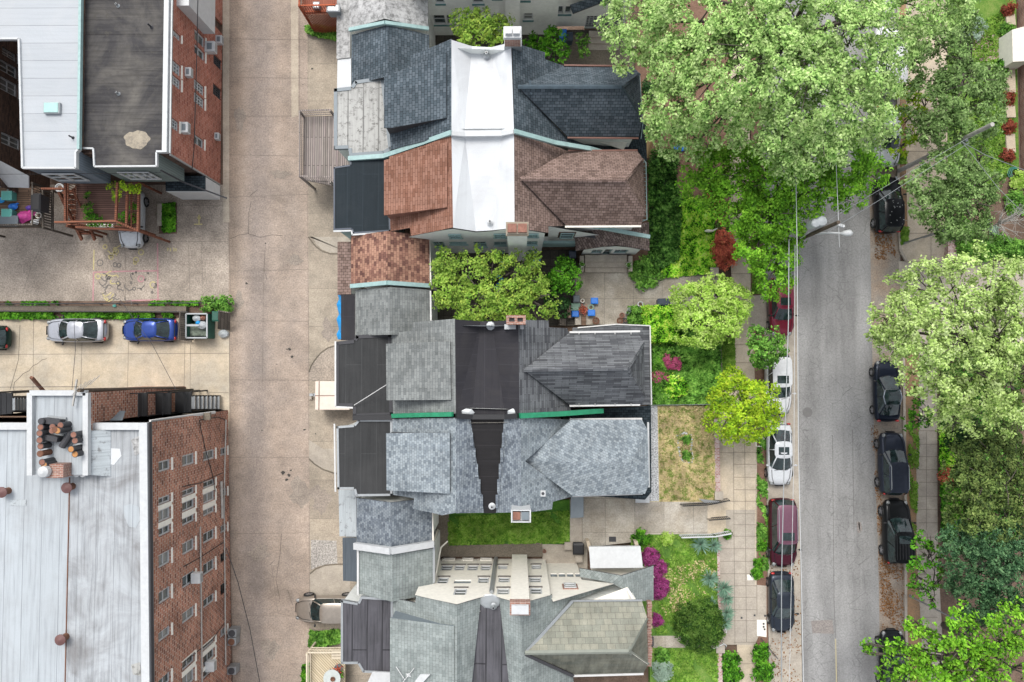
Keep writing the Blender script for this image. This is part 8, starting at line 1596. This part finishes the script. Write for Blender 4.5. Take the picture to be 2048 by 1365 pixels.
tree('garden_tree', 'large pale olive tree over the driveway on the right', 'tree', [(1830, 575, 11, 45), (1880, 580, 12, 70), (1960, 570, 12.5, 80), (2040, 590, 12.5, 80), (1780, 640, 10.5, 42), (1760, 655, 10, 28), (1830, 650, 11.5, 60), (1900, 660, 13, 85), (1990, 670, 13.5, 90), (2080, 680, 13, 80), (1790, 690, 10, 30), (1860, 720, 12, 60), (1950, 745, 13, 80), (2030, 760, 13, 80), (1960, 810, 12, 60), (1905, 790, 11.5, 50), (2030, 835, 11.5, 45), (2090, 820, 12, 60), (1900, 840, 10.5, 28)],
     (1886, 700), LM['sparse'], leaf=.115, clump=.32, density=2.2, trunk_r=.34, z0=SZ, twig=3, updir=.5)
tree('garden_tree', 'mid green tree left of the tall weathered pole', 'tree', [(1870, 360, 7, 45), (1860, 410, 6.8, 35), (1910, 350, 7.2, 55), (1930, 410, 7, 55), (1960, 370, 7, 42), (1900, 450, 6.2, 32), (1945, 450, 6.4, 35), (1870, 440, 6, 22), (1955, 310, 6.6, 25)], (1893, 402), LM['dusk'], leaf=.12, clump=.32, density=3.4, trunk_r=.18, z0=SZ)
tree('garden_tree', 'dusky green tree above the tall weathered pole', 'tree', [(1850, 70, 7.5, 45), (1890, 110, 8, 60), (1870, 190, 7.6, 55), (1930, 170, 8, 62), (1960, 220, 7.6, 55), (1900, 250, 7.4, 50), (1850, 255, 6.8, 30), (1980, 160, 7.2, 35), (1985, 200, 7, 35), (1910, 50, 7, 40), (1930, 20, 7, 35)], (1880, 180), LM['dusk'], leaf=.12, clump=.34, density=3.0, trunk_r=.2, z0=SZ)
tree('street_tree', 'slim yellow green sapling between the white sedan and the pavement', 'tree', [(1815, 175, 5, 20), (1820, 200, 5, 26), (1850, 200, 5, 20), (1808, 240, 4.8, 20), (1818, 270, 4.6, 20), (1798, 305, 4.4, 14)], (1816, 235), LM['yellow'], leaf=.13, clump=.25, density=2, trunk_r=.07, z0=SZ)
tree('pine_tree', 'olive green conifer in the upper part of the right hand grove', 'conifer', [(1930, 925, 8, 40), (1975, 905, 8.5, 40), (2020, 920, 8.5, 45), (1960, 960, 9, 45), (2010, 970, 9.5, 50), (1925, 985, 8, 35), (1960, 1020, 9, 45), (2010, 1040, 9, 50), (2060, 990, 9, 50), (1930, 1040, 7.6, 35), (1990, 870, 7, 35), (2045, 880, 7, 38)], (1950, 940), LM['olive'], leaf=.11, clump=.30, density=2.8, trunk_r=.2, z0=SZ, shell=.5)
tree('pine_tree', 'bluish green conifer in the lower part of the right hand grove', 'conifer', [(1925, 1090, 8, 38), (1965, 1080, 8.5, 40), (2010, 1100, 9, 50), (1930, 1140, 8, 38), (1975, 1150, 9, 50), (2030, 1160, 9.5, 55), (1960, 1200, 8.4, 42), (2010, 1210, 8.8, 45), (2060, 1100, 9, 50), (1920, 1180, 7, 24), (1950, 1240, 7, 30)], (1945, 1120), LM['conifer'], leaf=.10, clump=.28, density=3.0, trunk_r=.2, z0=SZ, shell=.5)
tree('pine_tree', 'near black yew under the edge of the pale olive tree', 'conifer', [(1925, 875, 4, 28), (1950, 880, 4, 28), (1905, 855, 3.6, 15)], (1930, 885), LM['dark'], leaf=.1, clump=.2, density=5, trunk_r=.1, z0=SZ)
shrub('bush', 'reddish bush left of the grey bench end', 'bush', 1900, 955, 18, .9, LM['red'], .1, SZ)
tree('street_tree', 'spindly bright green tree over the pavement below the rack topped SUV', 'tree', [(1848, 1080, 6, 18), (1850, 1105, 6, 24), (1835, 1130, 5.5, 16), (1875, 1125, 6, 24), (1830, 1165, 5.2, 16), (1845, 1180, 5.4, 20), (1875, 1160, 5.6, 16), (1860, 1205, 5, 12)], (1826, 1150), LM['bright'], leaf=.13, clump=.22, density=1.7, trunk_r=.07, z0=SZ, twig=2)
tree('street_tree', 'thin leaning green tree by the dark sedan with the glass roof', 'tree', [(1830, 790, 5, 14), (1845, 820, 5, 18), (1825, 845, 4.6, 16), (1855, 840, 4.8, 14)], (1822, 830), LM['bright'], leaf=.13, clump=.2, density=1.8, trunk_r=.06, z0=SZ, twig=2)
tree('street_tree', 'open branched bright green tree over the black car at the bottom right', 'tree', [(1790, 1290, 9, 22), (1815, 1310, 9.5, 30), (1850, 1290, 10, 28), (1830, 1345, 10, 34), (1880, 1330, 10.5, 45), (1780, 1345, 9, 22), (1735, 1290, 9, 7), (1735, 1305, 9, 10), (1920, 1290, 11, 50), (1950, 1340, 11.5, 60), (1990, 1290, 11.5, 50), (2030, 1340, 11.5, 60), (1925, 1235, 10.5, 28), (2030, 1260, 11, 45), (1870, 1385, 10, 50), (1960, 1400, 11, 60), (1840, 1260, 9, 20), (1820, 1245, 8.5, 12), (2060, 1220, 10, 25)],
     (1888, 1250), LM['fresh'], leaf=.13, clump=.30, density=2.0, trunk_r=.2, z0=SZ, twig=4, updir=.4)
# ------------------------------------------------------------------ poles, lamps, wires
b = P(1538, 506, 0); t = thing('utility_pole', 'wooden utility pole with a pale transformer and a street lamp arm over the street', 'utility pole', b); PH = 11.0; tp = P(1677, 445, PH); tp = Vector((tp.x, tp.y, PH)); m = MB(); m.tube([b, tp], [.16, .11], 10); m.build('pole', MT['woodpole'], t)
c = P(1644, 443, 9.3); 
MT['lightgrey'] = paint('light_grey_steel', (0.4, 0.43, 0.44), .5)
for dx, dy, r in ((0, 0, .31), (-.38, -.12, .27)): m = MB(); m.lathe((c.x + dx, c.y + dy, 8.5), [(r * .9, 0), (r, .1), (r, .8), (r * .85, .88), (r * .2, .93)], 16); m.build('transformer', MT['lightgrey'], t, smooth=False)
m = MB(); h1_ = b.lerp(tp, .66); e = P(1685, 467, 8.6); m.tube([h1_, h1_.lerp(e, .5) + Vector((0, 0, .35)), e], .06, 7); m.tube([h1_ + Vector((0, 0, .6)), h1_.lerp(e, .6) + Vector((0, 0, .35))], .035, 5); m.build('lamp_arm', MT['white'], t)
c = P(1691, 467, 8.6); m = MB(); d = Vector((.5, 0, 0)); m.tube([Vector((c.x - .3, c.y, 8.6)), Vector((c.x - .05, c.y, 8.62)), Vector((c.x + .25, c.y, 8.62)), Vector((c.x + .42, c.y, 8.6))], [.06, .17, .22, .08], 12); m.build('lamp_head', MT['white'], t, smooth=True)
m = MB(); q = b.lerp(tp, .93); 
for k in range(3): c = P(1679 + k * 4, 450 + k * 1.2, 10.4); m.lathe((c.x, c.y, 10.2), [(.07, 0), (.10, .08), (.06, .16), (.08, .22)], 9)
m.build('insulator', MT['white'], t)
b2 = P(1798, 342, SZ); tp2 = P(1985, 249, 9.8); t = thing('utility_pole', 'tall plain weathered wooden pole standing right of the black SUV', 'utility pole', b2); m = MB(); m.tube([b2, Vector((tp2.x, tp2.y, 9.8))], [.17, .13], 10); m.build('pole', MT['greypole'], t)
m = MB(); q = b2.lerp(tp2, .7); m.tube([q + Vector((.1, -.15, 0)), q + Vector((.1, -.15, .5))], .1, 7); m.build('bracket', MT['greymetal'], t)
def lampost(label, bx, by, hx, hy, h):
    b = P(bx, by, SZ); e = P(hx, hy, h); t = thing('street_lamp', label, 'street lamp', b); m = MB(); m.tube([b, Vector((b.x, b.y, SZ + .5)), Vector((e.x, e.y, h - .3))], [.11, .07, .05], 9); m.build('post', MT['greymetal'], t)
    m = MB(); m.lathe((e.x, e.y, h - .35), [(.06, 0), (.16, .05), (.22, .3)], 14); m.build('globe', MT['white'], t); m = MB(); m.lathe((e.x, e.y, h - .05), [(.36, 0), (.34, .05), (.1, .14), (.03, .2)], 18); m.build('lamp_shade', paint('lamp_shade_grey', (.36, .35, .34), .5), t); return t
lampost('street lamp with a round grey shade at the driveway corner', 1808, 487, 1887, 461, 4.9); lampost('thin street lamp half hidden in the spindly tree near the bottom right', 1820, 1192, 1910, 1239, 5.3)
t = thing('street_sign', 'triangular dark and pale sign on its post by the driveway corner lamp', 'sign', P(1850, 478, SZ)); b = P(1848, 476, SZ); m = MB(); m.tube([b, Vector((b.x, b.y, 2.4))], .04, 6); m.build('post', MT['greymetal'], t); m = MB(); c = Vector((b.x + .05, b.y, 2.1)); m.slab([c + Vector((-.35, -.1, -.2)), c + Vector((.12, .38, .1)), c + Vector((.14, -.12, .28))], .03); m.build('plate', MT['charcoal'], t)
def wire(label, pts, r=.02, mat='charcoal', sag=.0):
    q = PP(pts); m = MB(); out = []
    for a, b in zip(q, q[1:]):
        for k in range(8): f = k / 8; p = a.lerp(b, f); p.z -= sag * 4 * f * (1 - f); out.append(p)
    out.append(q[-1]); m.tube(out, r, 5); o = obj1('overhead_wire', label, 'overhead wire', m, MT[mat]); return o
wire('white overhead wire running straight down the left side of the street', [(1590, 250, 9.6), (1594, 480, 9.5), (1597, 900, 9.0), (1609, 1450, 9.0)], .022, 'white')
wire('thick dark cable above the left parked cars', [(1578, 480, 7.5), (1577, 640, 7.3), (1569, 900, 7.2), (1563, 1160, 7.2), (1563, 1450, 7.2)], .032, 'greymetal'); wire('thin pale wire beside the thick dark cable', [(1590, 490, 7.8), (1588, 900, 7.6), (1583, 1150, 7.6), (1577, 1450, 7.6)], .016, 'white')
m = MB(); c = P(1569, 874, 7.0); m.tube([(c.x + .22 * math.cos(a * .42), c.y + .22 * math.sin(a * .42), 7.05) for a in range(16)], .035, 5); m.tube([(c.x - .2, c.y, 7.05), (c.x + .2, c.y, 7.05)], .02, 4); m.tube([(c.x, c.y - .2, 7.05), (c.x, c.y + .2, 7.05)], .02, 4); obj1('cable_loop', 'round coil of cable hanging over the white sedan', 'cable coil', m, MT['charcoal'])
wire('double wire crossing the upper street to the tall pole, upper strand', [(1600, 478, 8.8), (1700, 415, 8.8), (1935, 277, 8.8)], .014, 'greymetal', .1); wire('double wire crossing the upper street to the tall pole, lower strand', [(1650, 468, 8.5), (1760, 400, 8.5), (1938, 286, 8.5)], .016, 'greymetal', .1)
wire('wire dropping from the tall pole to the right house', [(1922, 283, 8.7), (1970, 310, 8.3), (2060, 345, 7.6)], .018, 'greymetal'); wire('slack wire from the tall pole down across the right gardens', [(1925, 285, 8.6), (1995, 375, 8.2), (2060, 440, 7.9)], .016, 'greymetal')
wire('wire hanging in front of the transformer down the street', [(1672, 320, 10.4), (1677, 445, 10.4), (1679, 495, 9.9)], .018, 'white')
wire('dark wire slanting over the lower alley', [(452, 1095, 8), (476, 1165, 8), (500, 1260, 8), (526, 1400, 8)], .022, 'black'); wire('black wire in front of the upper brick wall', [(396, -10, 6.5), (394, 100, 6), (388, 300, 5.5), (384, 340, 5.4)], .03, 'black')
wire('thin wire over the parking lot towards the tall dark pole, right', [(240, 600, 11), (305, 690, 11.2), (352, 780, 11.3)], .014, 'charcoal'); wire('thin wire over the parking lot, left pair', [(148, 640, 11), (151, 700, 11.2), (143, 790, 11.2)], .014, 'charcoal')
wire('thin horizontal wire running left from the dark pole', [(-60, 775, 11.8), (157, 774, 11.8)], .016, 'charcoal')
wire('thin black cable across the grey green siding', [(0, 349, 7.2), (300, 347, 6.8), (322, 345, 6.6)], .014, 'black')
m = MB(); m.bar(P(322, 341, 6.8), P(367, 365, 4.0), .1); m.bar(P(367, 365, 4.0), P(454, 397, 2.5), .1, .1); obj1('service_conduit', 'dark slanting conduit from the siding corner to the alley edge', 'conduit', m, MT['charcoal'])

m = MB(); c = P(1417, 463, 1.0); m.lathe((c.x, c.y, .9), [(.04, 0), (.16, .1), (.2, .25), (.1, .42)], 9, sx=1.7, sy=.5); m.tube([(c.x + .1, c.y, GZ), (c.x, c.y, .95)], .02, 4); m.tube([(c.x + .25, c.y, 1.2), (c.x + .5, c.y + .12, 1.5)], [.07, .02], 6); obj1('garden_ornament', 'white and grey bird shaped ornament standing in the bright ground cover', 'ornament', m, MT['offwhite'])
m = MB(); c = P(1360, 297, .7); m.lathe((c.x, c.y, GZ), [(.35, 0), (.4, .15), (.3, .2)], 10, sx=1.3, sy=.6); obj1('paddling_tub', 'bright blue tub half hidden under the big pale tree', 'tub', m, MT['blue'])
